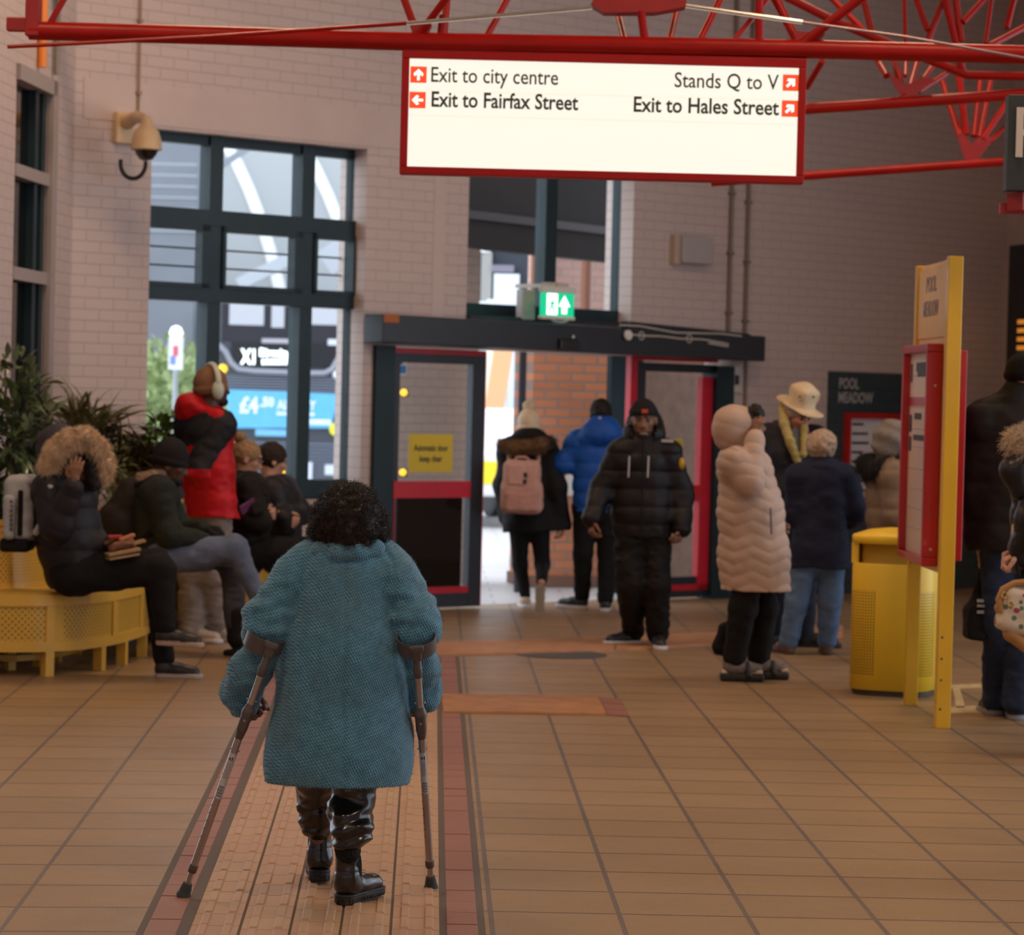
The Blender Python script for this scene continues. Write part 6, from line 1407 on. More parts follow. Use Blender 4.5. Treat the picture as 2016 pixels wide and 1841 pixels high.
mb = MB(); mb.tube([F.p(1517, 1000, -.21), F.p(1518, 1028, -.215), F.p(1519, 1052, -.212)], .005, 6); mb.build('pocket_zip', M_ink, F.root)
F.trousers(M_blk3, .085, .084, .070, wr=.005, endf=.86)
M_sock = cloth('grey_marl_sock', (.17, .15, .145), .95, .3, 60)
for sd in 'LR': 
    a = J['an' + sd]; t = J['an' + sd] + face_dir(88) * .14 - UPV * .02; F.part('sock', wrinkle(U([rc(a + UPV * .085, a, .058, .054), rc(a, t, .054, .036)], .03), .004, 24), .007, M_sock)
M_slip = mat('black_slipper', (.012, .010, .010), .6)
for sd, hx, hy, dz in (('R', 1421, 1344, 0), ('L', 1484, 1341, 0)):
    fw = face_dir(88); hp = V(*J['an' + sd][:2], 0) - fw * .06; q = lambda a, b, c: hp + fw * a + np.cross(UPV, fw) * b + UPV * c; A = (fw, np.cross(UPV, fw), UPV)
    so = U([rb(q(.06, 0, .025), V(.075, .048, .025), .015, A), rb(q(.165, 0, .025), V(.08, .055, .025), .02, A)], .02)
    o = F.part('slipper', so, .007, M_slip)
    vol('strap', U([rc(q(.15, -.052, .04), q(.14, -.02, .092), .020), rc(q(.14, -.02, .092), q(.14, .02, .092), .022), rc(q(.14, .02, .092), q(.15, .052, .04), .020)], .02), .006, M_slip, o)
    vol('footbed', U([rb(q(.11, 0, .052), V(.115, .034, .010), .01, A), rb(q(.02, 0, .06), V(.02, .03, .012), .01, A), rb(q(.215, 0, .058), V(.022, .04, .012), .01, A)], .004), .006, mat('cream_footbed', (.55, .45, .36), .7), o)
tb = empty('tote_bag', F.p(1420, 1295, .16), 'black tote bag with beige strap hanging behind the legs of the pink coated person', 'bag')
vol('body', wrinkle(U([rc(F.p(1424, 1240, .16), F.p(1417, 1275, .16), .035, .05), rc(F.p(1440, 1240, .16), F.p(1440, 1285, .16), .05, .05)], .04), .006, 12), .009, M_blk, tb)
mb = MB(); mb.tube([F.p(1474, 1175, .16), F.p(1470, 1230, .14), F.p(1465, 1275, .13), F.p(1468, 1300, .14), F.p(1476, 1302, .15)], .009, 8); mb.build('strap', mat('beige_strap', (.45, .36, .26), .6), tb, smooth=True)
# ------------------------------------------------ man in cream hat
F = Fig('person in a cream brimmed hat and yellow scarf looking down', 1582, 1277, 'ruddy', yaw=140)
F.set(neck=(1556, 852, .02), chest=(1556, 900, 0), pelvis=(1560, 1040, 0), shL=(1514, 862, .06), shR=(1606, 866, -.04), elL=(1518, 945, .0), elR=(1622, 940, -.04), wrL=(1560, 970, -.2), wrR=(1604, 965, -.22), hipL=(1540, 1050), hipR=(1582, 1050), knL=(1532, 1150, -.02), anL=(1528, 1250, 0), knR=(1586, 1150, -.02), anR=(1586, 1252, 0), toL=(1522, 1270, -.08), toR=(1600, 1270, -.05))
F.feet(L=(1526, 1270), R=(1584, 1273))
F.head(1570, 815, -.04, 140, -28, hh=.125).body(.0075, hands=[hand_prims(F.J['wrL'], V(.6, -.4, -.1), UPV, V(0, -1, 0), .5), hand_prims(F.J['wrR'], V(-.5, -.4, -.1), UPV, V(0, -1, 0), .5)])
hair_cap(F, cloth('grey_hair', (.30, .27, .25), .8), low=-.06)
M_hat = cloth('cream_canvas', (.60, .47, .30), .85, .08, 14); f, l, u = F.hax
hu = nrm(u * .94 - f * .0 + UPV * .2); hb = F.hq(-.005, 0, .055)
cr = cut(U([rc(hb, hb + hu * .085, .105, .088, f, 1.0), rb(hb + hu * .10, V(.078, .080, .035), .02, (l, np.cross(hu, l), hu))], .03), hb, -hu)
br = cut(cut(el(hb, V(.175, .185, .045), (l, np.cross(hu, l), hu)), hb - hu * .012, -hu), hb + hu * .006, hu)
hat = F.part('brimmed_hat', U([cr, disp(br, lambda p: .3 * (((p - hb) @ l) ** 2) * 2)], .02), .007, M_hat)
mb = MB()
for a, b in ((.06, .05), (-.03, .07)): mb.lathe(hb + hu * .07 + RH * a - FH * .10 + FH * abs(a) * .3, [(.008, 0), (.008, .006)], 10, -FH)
mb.build('eyelet', M_ink, hat)
F.part('beard', disp(el(F.hq(.05, 0, -.095), V(.05, .05, .035), F.HA()), lambda p: .004 * vnoise(p, 90, 1)), .006, cloth('grey_beard', (.36, .27, .22), .9))
M_nv = cloth('dark_navy_jacket', (.016, .017, .024), .75)
ct = U([rc(F.J['shL'], F.J['shR'], .10), rc(F.J['chest'], F.J['pelvis'], .18, .19, F.f, .75)] + F.arm('L', .088, .08, .062) + F.arm('R', .088, .08, .062), .05); ct = cut(ct, F.p(1560, 1075), -UPV)
F.part('jacket', wrinkle(ct, .007, 10), .010, M_nv)
F.part('collar', sub(to(F.p(1552, 848, .03), .092, .032, UPV, 2.2), rb(F.p(1575, 850, -.12), V(.07, .09, .2), .01, (RH, FH, UPV)), .01), .008, cloth('brown_collar', (.035, .025, .026), .8))
mb = MB(); mb.tube([F.p(1539, 836, -.11), F.p(1546, 860, -.15), F.p(1556, 890, -.165)], .008, 6); mb.tube([F.p(1590, 842, -.13), F.p(1592, 858, -.15)], .008, 6); mb.build('red_piping', mat('red_piping', (.4, .02, .02), .6), F.root, smooth=True)
M_scf = bpy.data.materials.new('yellow_stripe_scarf'); k = NB(M_scf); wv = k.n('ShaderNodeTexWave'); wv.inputs['Scale'].default_value = 22; wv.inputs['Distortion'].default_value = .6; k.l(k.obj(), wv.inputs['Vector']); k.base(k.mix(wv.outputs['Fac'], (.30, .22, .05), (.46, .38, .16))); k.b.inputs['Roughness'].default_value = .9
sc = U([rc(F.p(1541, 800, -.02), F.p(1544, 835, -.11), .030, .034), rc(F.p(1544, 835, -.11), F.p(1556, 870, -.17), .032, .030), rc(F.p(1556, 870, -.17), F.p(1572, 912, -.18), .030, .024), rc(F.p(1584, 842, -.13), F.p(1582, 895, -.185), .026, .024)], .015); F.part('scarf', wrinkle(sc, .004, 30), .007, M_scf)
F.part('shirt', U([rc(F.p(1565, 855, -.10), F.p(1568, 900, -.13), .05, .04)], .02), .009, cloth('grey_shirt', (.13, .13, .14), .8))
F.trousers(cloth('navy_trousers', (.022, .026, .042), .8), .098, .078, .065)
F.shoe('L', 150, .28, .046, [M_shoe_b, M_sole_b]); F.shoe('R', 100, .30, .048, [M_shoe_b, M_sole_b])
# ------------------------------------------------ grey haired woman, navy coat
F = Fig('person with short grey hair in a navy coat and blue jeans, seen from behind', 1592, 1291, 'light', yaw=-6)
F.set(neck=(1617, 918), chest=(1617, 955), pelvis=(1613, 1085), shL=(1572, 938), shR=(1665, 938), elL=(1564, 1010, .03), elR=(1685, 1005, .02), wrL=(1572, 1030, .22), wrR=(1675, 1025, .2), hipL=(1588, 1090), hipR=(1638, 1090), knL=(1570, 1180, .02), anL=(1554, 1262, 0), knR=(1634, 1180, .02), anR=(1627, 1262, 0), toL=(1546, 1282, .1), toR=(1625, 1282, .1))
F.feet(L=(1552, 1288), R=(1627, 1289))
F.head(1616, 882, .02, -6, -16, hh=.115).body(hands=[hand_prims(F.J['wrL'], V(.3, 1, 0), UPV, V(1, 0, 0), .5), hand_prims(F.J['wrR'], V(-.3, 1, 0), UPV, V(-1, 0, 0), .5)])
a = disp(el(F.hq(-.018, 0, .018), V(.100, .115, .105), F.HA()), lambda p: .009 * vnoise(p, 34, 6) + .005 * vnoise(p, 80, 7)); fc = el(F.hq(.12, 0, -.05), V(.075, .1, .1), F.HA()); F.part('hair', sub(a, fc, .012), .006, cloth('grey_blonde_hair', (.40, .29, .21), .75, .25, 30))
F.part('scarf', wrinkle(to(F.p(1618, 912, .02), .062, .034, UPV, 1.1), .004, 30), .007, cloth('dusty_pink_scarf', (.34, .20, .17), .9))
M_nc = cloth('navy_coat_cloth', (.012, .016, .040), .8)
ct = U([rc(F.J['shL'], F.p(1617, 922), .075, .085), rc(F.J['shR'], F.p(1617, 922), .075, .085), rc(F.J['chest'], F.J['pelvis'], .17, .188, F.f, .8), rc(F.J['pelvis'], F.p(1614, 1125), .188, .20, F.f, .8)] + F.arm('L', .080, .078, .062) + F.arm('R', .080, .078, .062), .045); ct = cut(ct, F.p(1613, 1118), -UPV)
F.part('coat', wrinkle(ct, .007, 9), .010, M_nc)
F.part('collar', wrinkle(cut(to(F.p(1618, 922, .0), .085, .035, UPV, 1.2), F.p(1618, 935), -UPV), .003, 20), .008, M_nc)
F.trousers(M_jean, .10, .078, .066, wr=.006, name='jeans', endf=1.0)
M_bs = mat('brown_shoe', (.12, .05, .032), .5)
F.shoe('L', -20, .25, .044, [M_bs, mat('brown_sole', (.07, .035, .025), .7)]); F.shoe('R', 2, .25, .044, [M_bs, mat('brown_sole_b', (.07, .035, .025), .7)])
# ------------------------------------------------ hooded person behind the sign
F = Fig('person in a brown grey puffer with grey hood, half hidden behind the yellow bin', 1768, 1308, 'light', yaw=70)
F.set(neck=(1768, 905), chest=(1766, 950), pelvis=(1768, 1080), shL=(1748, 938, .17), shR=(1762, 938, -.17), elL=(1762, 1010, .2), elR=(1768, 1010, -.2), wrL=(1800, 1040, .18), wrR=(1805, 1040, -.18), hipL=(1762, 1090, .08), hipR=(1774, 1090, -.08), knL=(1764, 1190, .08), anL=(1762, 1280, .08), knR=(1776, 1190, -.08), anR=(1776, 1284, -.08), toL=(1785, 1300, .1), toR=(1800, 1302, -.06))
F.feet(L=(1762, 1302), R=(1776, 1307))
F.head(1772, 868, 0, 75, -10, hh=.12).body(hands=[hand_prims(F.J['wrR'], V(1, 0, .1), UPV, V(0, -1, 0), .5)])
hd = sub(U([el(F.p(1760, 866, 0), V(.135, .135, .135)), rc(F.p(1755, 880, 0), F.p(1775, 900, 0), .115, .115)], .05), rc(F.p(1800, 868, 0), F.p(1860, 868, 0), .10, .14), .02)
F.part('hood', disp(hd, lambda p: .006 * np.sin(((p - F.hc) @ nrm(UPV + RH * .6)) * 62 + 2 * vnoise(p, 9, 2)) + .004 * vnoise(p, 18, 5)), .008, cloth('grey_jersey', (.20, .175, .16), .9, .15, 40))
M_bg = cloth('brown_grey_nylon', (.205, .150, .105), .55, .08, 8, .1)
ct = U([rc(F.J['shL'], F.J['shR'], .12), rc(F.J['chest'], F.p(1768, 1020), .205, .20, FH, .95), rc(F.p(1768, 1020), F.p(1770, 1090), .19, .20, FH, .95)] + F.arm('L', .105, .095, .07) + F.arm('R', .105, .095, .07), .04); ct = cut(ct, F.p(1768, 1095), -UPV)
F.part('puffer_jacket', puff(ct, .125, .013), .010, M_bg)
fu = U([rc(F.p(1705, 912, .0), F.p(1722, 924, -.16), .045, .055), rc(F.p(1722, 924, -.16), F.p(1790, 908, -.20), .055, .05), rc(F.p(1705, 912, 0), F.p(1740, 905, .2), .045, .05), rc(F.p(1702, 916, -.02), F.p(1712, 935, -.05), .05, .04)], .03)
fur('hood_fur', fu, .012, 3200, .04, .0024, mat('black_fur', (.010, .009, .008), .8), F.root)
F.trousers(M_blk3, .10, .08, .065); F.shoe('L', 80, .27, .045, [M_shoe_b, M_sole_b]); F.shoe('R', 80, .27, .045, [M_shoe_b, M_sole_b])
# ------------------------------------------------ tall man at the right edge
F = Fig('tall person in a black padded coat and jeans seen from behind at the right edge', 1978, 1420, 'light', yaw=8)
F.set(neck=(2006, 790), chest=(2000, 850), pelvis=(1996, 1060), shL=(1940, 832), shR=(2066, 830), elL=(1922, 965, .04), elR=(2085, 960, .04), wrL=(1932, 1085, .06), wrR=(2070, 1040, .15), hipL=(1966, 1070), hipR=(2024, 1070), knL=(1966, 1220, .02), anL=(1962, 1370, 0), knR=(2018, 1220, .02), anR=(2004, 1380, -.02), toL=(1960, 1400, .12), toR=(2006, 1408, .12))
F.feet(L=(1960, 1408), R=(2000, 1417))
F.head(2014, 744, .02, 10, -6, hh=.128).body(hands=[hand_prims(F.J['wrL'], V(.05, .05, -1), V(1, 0, 0), V(0, 1, 0), .9)])
knit_head(F, M_blk, (.092, .110, .10), .03, -.01, name='beanie')
J = F.J; ct = U([rc(J['shL'], J['shR'], .11), rc(J['chest'], J['pelvis'], .215, .215, F.f, .8), rc(J['pelvis'], F.p(1995, 1100), .215, .21, F.f, .8), rc(J['neck'] + UPV * .05, J['neck'] - UPV * .02, .085, .11)] + F.arm('L', .105, .09, .068) + F.arm('R', .105, .09, .07), .06); ct = cut(ct, F.p(1990, 1085), -UPV)
F.part('padded_coat', wrinkle(puff(ct, .21, .009), .006, 9), .010, cloth('black_padded_cloth', (.012, .011, .012), .6))
F.part('high_collar', wrinkle(sub(rc(F.p(2010, 768, .02), F.p(2007, 800, .0), .098, .115, F.f, .9), rc(F.p(2010, 740, .03), F.p(2010, 765, .03), .085), .01), .004, 18), .009, cloth('black_collar', (.013, .011, .012), .7))
F.trousers(cloth('dark_denim', (.022, .034, .072), .85, .4, 5), .10, .088, .075, name='jeans', wr=.008, endf=1.0)
F.shoe('L', -6, .30, .052, [M_shoe_b, mat('grey_sole', (.25, .25, .28), .6)]); F.shoe('R', 6, .30, .052, [M_shoe_b, mat('grey_sole_b', (.25, .25, .28), .6)])
sb_ = empty('shopping_bag', F.p(1922, 1262, .08), 'black cloth bag hanging from the hand of the tall person at the right edge', 'bag')
vol('body', wrinkle(U([rb(F.p(1920, 1225, .08), V(.055, .10, .095), .03, (RH, FH, UPV)), rc(F.p(1934, 1120, .08), F.p(1924, 1200, .08), .012, .055)], .05), .007, 11), .009, M_blk, sb_)
mb = MB(); mb.tube([F.p(1936, 1150, .08), F.p(1936, 1108, .06), F.p(1934, 1102, .05)], .008, 6); mb.build('handle', M_blk, sb_)
mb = MB()
for i, (x, y, w, h) in enumerate([(1930, 1183, .018, .008), (1931, 1193, .02, .006), (1928, 1205, .012, .008), (1934, 1205, .008, .008)]): mb.box(F.p(x, y, -.03), (w, .003, h))
mb.build('print', mat('pale_print', (.32, .30, .28), .6), sb_)
# ------------------------------------------------ person cut by the right edge
F = Fig('person in a black jacket with cream fur hood, cut by the right edge', 2062, 1483, 'light', z=13.7, yaw=-70)
F.set(neck=(2062, 880), chest=(2064, 925), pelvis=(2066, 1110), shL=(2058, 910, -.17), shR=(2070, 910, .17), elL=(2036, 1030, -.2), elR=(2050, 1030, .2), wrL=(2010, 1090, -.14), wrR=(2010, 1080, .1), hipL=(2062, 1120, -.09), hipR=(2070, 1120, .09), knL=(2060, 1290, -.09), anL=(2092, 1455, -.09), knR=(2068, 1290, .09), anR=(2092, 1450, .09), toL=(2030, 1478, -.09), toR=(2040, 1470, .09))
F.head(2058, 828, 0, -75, -6, hh=.12).body(hands=[hand_prims(F.J['wrL'], V(-1, 0, -.4), V(0, 0, -1), V(0, -1, 0), .8), hand_prims(F.J['wrR'], V(-1, 0, -.4), V(0, 0, -1), V(0, -1, 0), .8)])
F.part('hair', wrinkle(el(F.p(2068, 822, 0), V(.10, .10, .13)), .006, 30), .008, cloth('brown_hair', (.08, .045, .025), .7))
ct = U([rc(F.J['shL'], F.J['shR'], .11), rc(F.J['chest'], F.J['pelvis'], .18, .18, FH, .95)] + F.arm('L', .095, .085, .06) + F.arm('R', .095, .085, .06), .05); ct = cut(ct, F.p(2060, 1130), -UPV); F.part('jacket', wrinkle(puff(ct, .12, .010), .004, 14), .010, cloth('black_shiny_nylon', (.016, .014, .016), .35, b=.1))
F.part('sleeve_fold', puff(U([rc(F.p(1992, 925, -.22), F.p(2040, 905, -.2), .055, .075), rc(F.p(1992, 925, -.22), F.p(2010, 960, -.2), .05, .06)], .04), .06, .006, lambda p: p[:, 0]), .008, cloth('black_shiny_sleeve', (.016, .014, .016), .35, b=.1))
fu = U([rc(F.p(2004, 868, -.16), F.p(2040, 895, -.22), .045, .05), rc(F.p(2004, 868, -.16), F.p(2040, 852, .05), .04, .05)], .03); fur('hood_fur', fu, .012, 2600, .055, .0022, mat('cream_fur', (.55, .42, .28), .8, var=.25, vscale=30), F.root)
F.trousers(M_blk3, .10, .08, .065); F.shoe('L', 0, .26, .045, [M_shoe_b, M_sole_b]); F.shoe('R', 0, .26, .045, [M_shoe_b, M_sole_b])
hb_ = empty('handbag', F.p(2000, 1275, -.2), 'floral handbag with tan leather trim at the right edge', 'handbag')
M_flo = bpy.data.materials.new('floral_canvas'); k = NB(M_flo); o = k.obj(); vz = k.n('ShaderNodeTexVoronoi'); vz.inputs['Scale'].default_value = 15; k.l(o, vz.inputs['Vector']); vz2 = k.n('ShaderNodeTexVoronoi'); vz2.inputs['Scale'].default_value = 24; k.l(o, vz2.inputs['Vector'])
c = k.mix(k.m('LESS_THAN', vz2.outputs['Distance'], .30), (.58, .48, .36), (.10, .16, .09)); c = k.mix(k.m('LESS_THAN', vz.outputs['Distance'], .36), c, (.30, .045, .10)); k.base(c); k.b.inputs['Roughness'].default_value = .7
vol('body', wrinkle(U([rb(F.p(2012, 1205, -.22), V(.115, .06, .11), .045, (nrm(RH - UPV * .25), FH, nrm(UPV + RH * .25)))], .02), .004, 16), .007, M_flo, hb_)
M_tanl = mat('tan_leather', (.38, .19, .06), .45, var=.1)
vol('base', U([rc(F.p(1966, 1196, -.23), F.p(1990, 1248, -.23), .022, .03), rc(F.p(1990, 1248, -.23), F.p(2040, 1285, -.23), .035, .035)], .02), .007, M_tanl, hb_)
mb = MB(); mb.tube([F.p(x, y, -.26) for x, y in ((1972, 1205), (1966, 1180), (1975, 1160), (1998, 1148), (2025, 1145), (2050, 1160))], .016, 10); mb.build('handle', M_tanl, hb_, smooth=True)
vol('flap', wrinkle(el(F.p(2010, 1158, -.2), V(.075, .05, .035)), .004, 16), .007, cloth('cream_flap', (.55, .42, .30), .7), hb_)
vol('buckle', U([to(F.p(1978, 1172, -.285), .014, .004, FH), to(F.p(1990, 1190, -.285), .012, .004, FH)], .002), .003, mat('brass', (.55, .38, .12), .3, metal=.9), hb_)
hh_ = empty('cream_bag', F.p(2012, 1102, -.1), 'rounded cream bag held above the floral handbag at the right edge', 'bag')
vol('body', wrinkle(rb(F.p(2022, 1062, -.12), V(.075, .06, .09), .05, (RH, FH, UPV)), .004, 14), .007, cloth('cream_leather', (.56, .42, .29), .6), hh_)
mb = MB(); mb.tube([F.p(2000, 1100, -.18), F.p(2008, 1150, -.2), F.p(2012, 1130, -.1), F.p(2020, 1090, -.1)], .006, 6); mb.build('strap', M_blk, hh_)
# ------------------------------------------------ people on and behind the bench
# standing in red
F = Fig('person in a red and black jacket with headphones over a brown beanie, standing', 405, 1266, 'dark', yaw=55)
F.set(neck=(412, 806), chest=(410, 860), pelvis=(412, 1000), shL=(374, 832, .10), shR=(434, 838, -.08), elL=(372, 930, .12), elR=(392, 925, -.14), wrL=(398, 1000, .22), wrR=(420, 990, -.06), hipL=(392, 1010, .05), hipR=(424, 1010, -.03), knL=(382, 1130, .03), anL=(378, 1245), knR=(418, 1130, 0), anR=(420, 1245))
F.feet(L=(374, 1264), R=(418, 1262))
F.head(418, 764, 0, 62, 2, hh=.125).body(hands=[hand_prims(F.J['wrL'], V(.6, .4, -.5), V(1, 0, 0), V(0, 0, 1), .7), hand_prims(F.J['wrR'], V(.6, .4, -.5), V(1, 0, 0), V(0, 0, 1), .7)])
knit_head(F, cloth('brown_knit', (.20, .105, .06), .9, .12, 30), (.092, .112, .112), .03, -.028)
F.part('beard', disp(el(F.hq(.05, 0, -.09), V(.055, .055, .035), F.HA()), lambda p: .003 * vnoise(p, 90, 1)), .006, M_hairb)
M_hp = mat('pale_green_plastic', (.46, .50, .40), .35); f, l, u = F.hax
hp = F.part('headphones', U([sub(cut(to(F.hq(-.005, 0, .035), .118 * F.hs, .014, f, 1.5), F.hq(0, 0, .0), -u), rc(F.hq(0, 0, -.3), F.hq(0, 0, -.29), .01), .002)], .01), .006, M_hp)
for sg_ in (1, -1): vol('ear_cup', el(F.hq(-.005, .108 * sg_, -.012), V(.030, .042, .062), F.HA()), .006, M_hp, hp)
J = F.J; M_rj = cloth('red_jacket_nylon', (.46, .006, .012), .5, .1, 8, .15); M_bj = cloth('black_yoke', (.011, .011, .015), .6)
ct = U([rc(J['shL'], J['shR'], .10), rc(J['chest'], F.p(412, 930), .19, .185, F.f, .82), rc(F.p(412, 930), F.p(417, 1025), .185, .20, F.f, .85)] + F.arm('L', .095, .08, .065), .05); ct = cut(ct, F.p(415, 1018), -UPV)
def yoke(c):
    z = c[:, 2]; d = (c - F.p(412, 860)) @ RH; return ((z > F.p(410, 868)[2] + .25 * (d - .02)) & (z < F.p(410, 800)[2])).astype(int)
F.part('jacket', wrinkle(ct, .008, 10), .009, [M_rj, M_bj], yoke)
sl = U([rc(J['shR'], J['elR'], .108, .092), rc(J['elR'], J['wrR'], .088, .065)], .03)
F.part('sleeve', wrinkle(sl, .007, 12), .009, [M_bj, M_rj], lambda c: (c[:, 2] < F.p(395, 922)[2]).astype(int))
F.part('hood', wrinkle(U([el(F.p(376, 796, .0), V(.105, .11, .085)), rc(F.p(360, 812, .04), F.p(430, 820, -.12), .055), rc(F.p(398, 792, .06), F.p(440, 824, -.02), .052)], .05), .010, 11), .009, M_rj)
F.trousers(cloth('grey_wash_denim', (.27, .24, .225), .85, .2, 9), .115, .10, .088, wr=.009, name='jeans', endf=.99)
M_ws = mat('white_trainer', (.46, .41, .36), .6)
F.shoe('L', 112, .29, .048, [M_ws, M_sole_w]); F.shoe('R', 100, .29, .048, [M_ws, M_sole_w])
# seated, black beanie
F = Fig('person seated in a black beanie and dark green jacket, legs crossed in blue jeans', 400, 1290, 'dark', z=17.75, yaw=88)
F.set(neck=(312, 945), chest=(310, 985), pelvis=(308, 1085), shL=(318, 968, .17), shR=(312, 968, -.17), elL=(352, 1040, .2), elR=(332, 1052, -.2), wrL=(398, 1042, .08), wrR=(400, 1066, -.06), hipL=(318, 1098, .09), hipR=(316, 1098, -.09), knL=(452, 1092, .14), anL=(466, 1250, .10), knR=(462, 1078, -.08), anR=(510, 1180, -.05))
F.head(336, 915, -.02, 88, -14, hh=.122).body(.0075, hands=[hand_prims(F.J['wrL'], V(1, -.1, .0), V(0, -.3, -1), V(0, -1, 0), .6), hand_prims(F.J['wrR'], V(1, .2, .0), V(0, .3, -1), V(0, 1, 0), .6)])
knit_head(F, M_blk, (.094, .114, .12), .035, -.005, tall=.01)
F.part('beard', disp(U([el(F.hq(.045, 0, -.088), V(.058, .058, .040), F.HA())], .01), lambda p: .003 * vnoise(p, 90, 1)), .006, M_hairb)
J = F.J; M_gr = cloth('dark_green_cloth', (.016, .020, .016), .8)
ct = U([rc(J['shL'], J['shR'], .10), rc(F.p(305, 985), F.p(306, 1075), .175, .165, F.f, .9)] + F.arm('L', .088, .076, .055) + F.arm('R', .09, .078, .056), .05); ct = cut(ct, F.p(310, 1098), -UPV); F.part('jacket', wrinkle(ct, .008, 11), .010, M_gr)
F.part('fleece_collar', wrinkle(sub(to(F.p(305, 943, 0), .088, .042, nrm(UPV + RH * -.2), 1.3), rb(F.p(350, 950, 0), V(.06, .08, .2), .01, (RH, FH, UPV)), .01), .006, 30), .008, cloth('tan_fleece', (.24, .165, .12), .95, .2, 40))
gl = [U(hand_prims(J['wrL'], V(1, -.1, .0), V(0, -.3, -1), V(0, -1, 0), .6, 1.12), .02), U(hand_prims(J['wrR'], V(1, .2, .0), V(0, .3, -1), V(0, 1, 0), .6, 1.12), .02)]
for g_ in gl: F.part('glove', disp(g_, lambda p: -.004 + 0 * p[:, 0]), .006, M_blk)
pr = [rc(J['hipL'], J['hipR'], .11)]
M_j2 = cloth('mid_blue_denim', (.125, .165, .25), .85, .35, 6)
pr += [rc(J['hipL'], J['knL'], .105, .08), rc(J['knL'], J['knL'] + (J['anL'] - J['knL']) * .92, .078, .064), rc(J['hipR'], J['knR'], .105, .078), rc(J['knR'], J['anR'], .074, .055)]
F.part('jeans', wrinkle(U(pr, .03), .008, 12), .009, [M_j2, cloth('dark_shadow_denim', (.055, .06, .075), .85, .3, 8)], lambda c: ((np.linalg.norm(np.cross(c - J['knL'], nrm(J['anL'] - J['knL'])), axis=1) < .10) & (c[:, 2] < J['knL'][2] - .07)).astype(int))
M_boot = cloth('black_boot', (.010, .009, .009), .7)
a = J['anL']; fw = face_dir(100); F.part('boot', U([rc(a + UPV * .13, a, .066, .06), rc(a - UPV * .03, V(a[0], a[1], .05) + fw * .16, .055, .045), rb(V(a[0], a[1], .018) + fw * .07, V(.145, .05, .018), .012, (fw, np.cross(UPV, fw), UPV))], .03), .009, M_boot)
a = J['anR']; d = nrm(V(.75, -.2, -.5)); F.part('boot', U([rc(a - UPV * .0, a + V(.03, 0, -.06), .06, .055), rc(a + V(.03, 0, -.06), a + V(.03, 0, -.06) + d * .17, .055, .042)], .03), .009, M_boot)
bk = empty('backpack', F.p(240, 1060, -.02), 'dark brown backpack on the back of the person in the black beanie', 'backpack')
vol('body', wrinkle(U([rc(F.p(262, 970, -.02), F.p(232, 1030, -.02), .10, .13, FH, 1), rc(F.p(232, 1030, -.02), F.p(238, 1050, -.02), .13, .12)], .05), .007, 12), .010, cloth('dark_brown_canvas', (.020, .015, .014), .8), bk)
mb = MB(); mb.tube([F.p(268, 955, -.12), F.p(292, 948, -.2), F.p(318, 975, -.24), F.p(318, 1030, -.2), F.p(270, 1070, -.12)], .020, 8); mb.build('shoulder_strap', M_blk, bk, smooth=True)
vol('pocket', wrinkle(el(F.p(222, 1035, -.02), V(.085, .12, .085)), .005, 16), .009, cloth('dark_pocket', (.016, .013, .013), .8), bk)
# seated, fur trimmed hood
F = Fig('person seated in a black puffer with tan fur trimmed hood, hand to the face', 330, 1340, 'brown', z=16.35, yaw=108)
F.set(neck=(140, 945), chest=(132, 985), pelvis=(140, 1125), shL=(140, 965, .16), shR=(100, 968, -.14), elL=(170, 1050, .18), elR=(112, 1035, -.27), wrL=(196, 1074, -.05), wrR=(147, 952, -.33), hipL=(152, 1128, .09), hipR=(140, 1128, -.08), knL=(308, 1108, .12), anL=(318, 1265, .04), knR=(316, 1122, -.06), anR=(325, 1232, -.12))
F.feet(L=(322, 1335)); 
F.head(152, 912, -.05, 112, -22, hh=.12).body(.0075, hands=[hand_prims(F.J['wrR'], V(.03, .12, 1), V(.25, 1, 0), V(-1, .2, 0), .22), hand_prims(F.J['wrL'], V(1, -.2, -.1), V(0, -.2, 1), V(0, -1, .2), .55)])
J = F.J; M_pn = cloth('black_quilted_jacket', (.013, .012, .017), .5, .1, 8, .1)
ct = U([rc(J['shL'], J['shR'], .115), rc(J['chest'], F.p(136, 1060), .19, .195, F.f, .9), rc(F.p(136, 1060), F.p(150, 1118), .195, .20, F.f, .9)] + F.arm('L', .095, .085, .06), .05)
ct = cut(ct, F.p(145, 1150), nrm(V(.25, 0, -1))); F.part('puffer_jacket', puff(ct, .12, .011), .0095, M_pn)
sl = U([rc(J['shR'], J['elR'], .108, .098), rc(J['elR'], J['wrR'] - (J['wrR'] - J['elR']) * .1, .092, .060)], .03); F.part('raised_sleeve', puff(sl, .1, .008, lambda p: (p - J['elR']) @ nrm(J['wrR'] - J['elR'])), .009, M_pn)
M_hg = cloth('slate_hood', (.035, .033, .045), .7)
fx = nrm(V(.75, -.62, -.18)); hc = F.p(140, 905, -.02)
hd = sub(U([el(F.p(115, 885, .02), V(.115, .13, .14)), rc(F.p(118, 880, .02), F.p(146, 895, -.06), .13, .135), rc(F.p(110, 920, .02), F.p(140, 940, 0), .11, .11)], .04), rc(F.p(150, 912, -.08), F.p(230, 930, -.35), .105, .16), .02)
F.part('hood', wrinkle(hd, .006, 12), .009, M_hg)
ring = [F.p(100, 938, -.14), F.p(98, 915, -.17), F.p(112, 885, -.19), F.p(140, 864, -.20), F.p(168, 860, -.18), F.p(192, 880, -.14), F.p(206, 910, -.10), F.p(204, 940, -.08)]
fu = U(chain(ring, [.038, .044, .048, .048, .046, .042, .040, .032]), .02); fur('hood_fur', fu, .012, 6500, .042, .0022, M_furt, F.root, jit=.4)
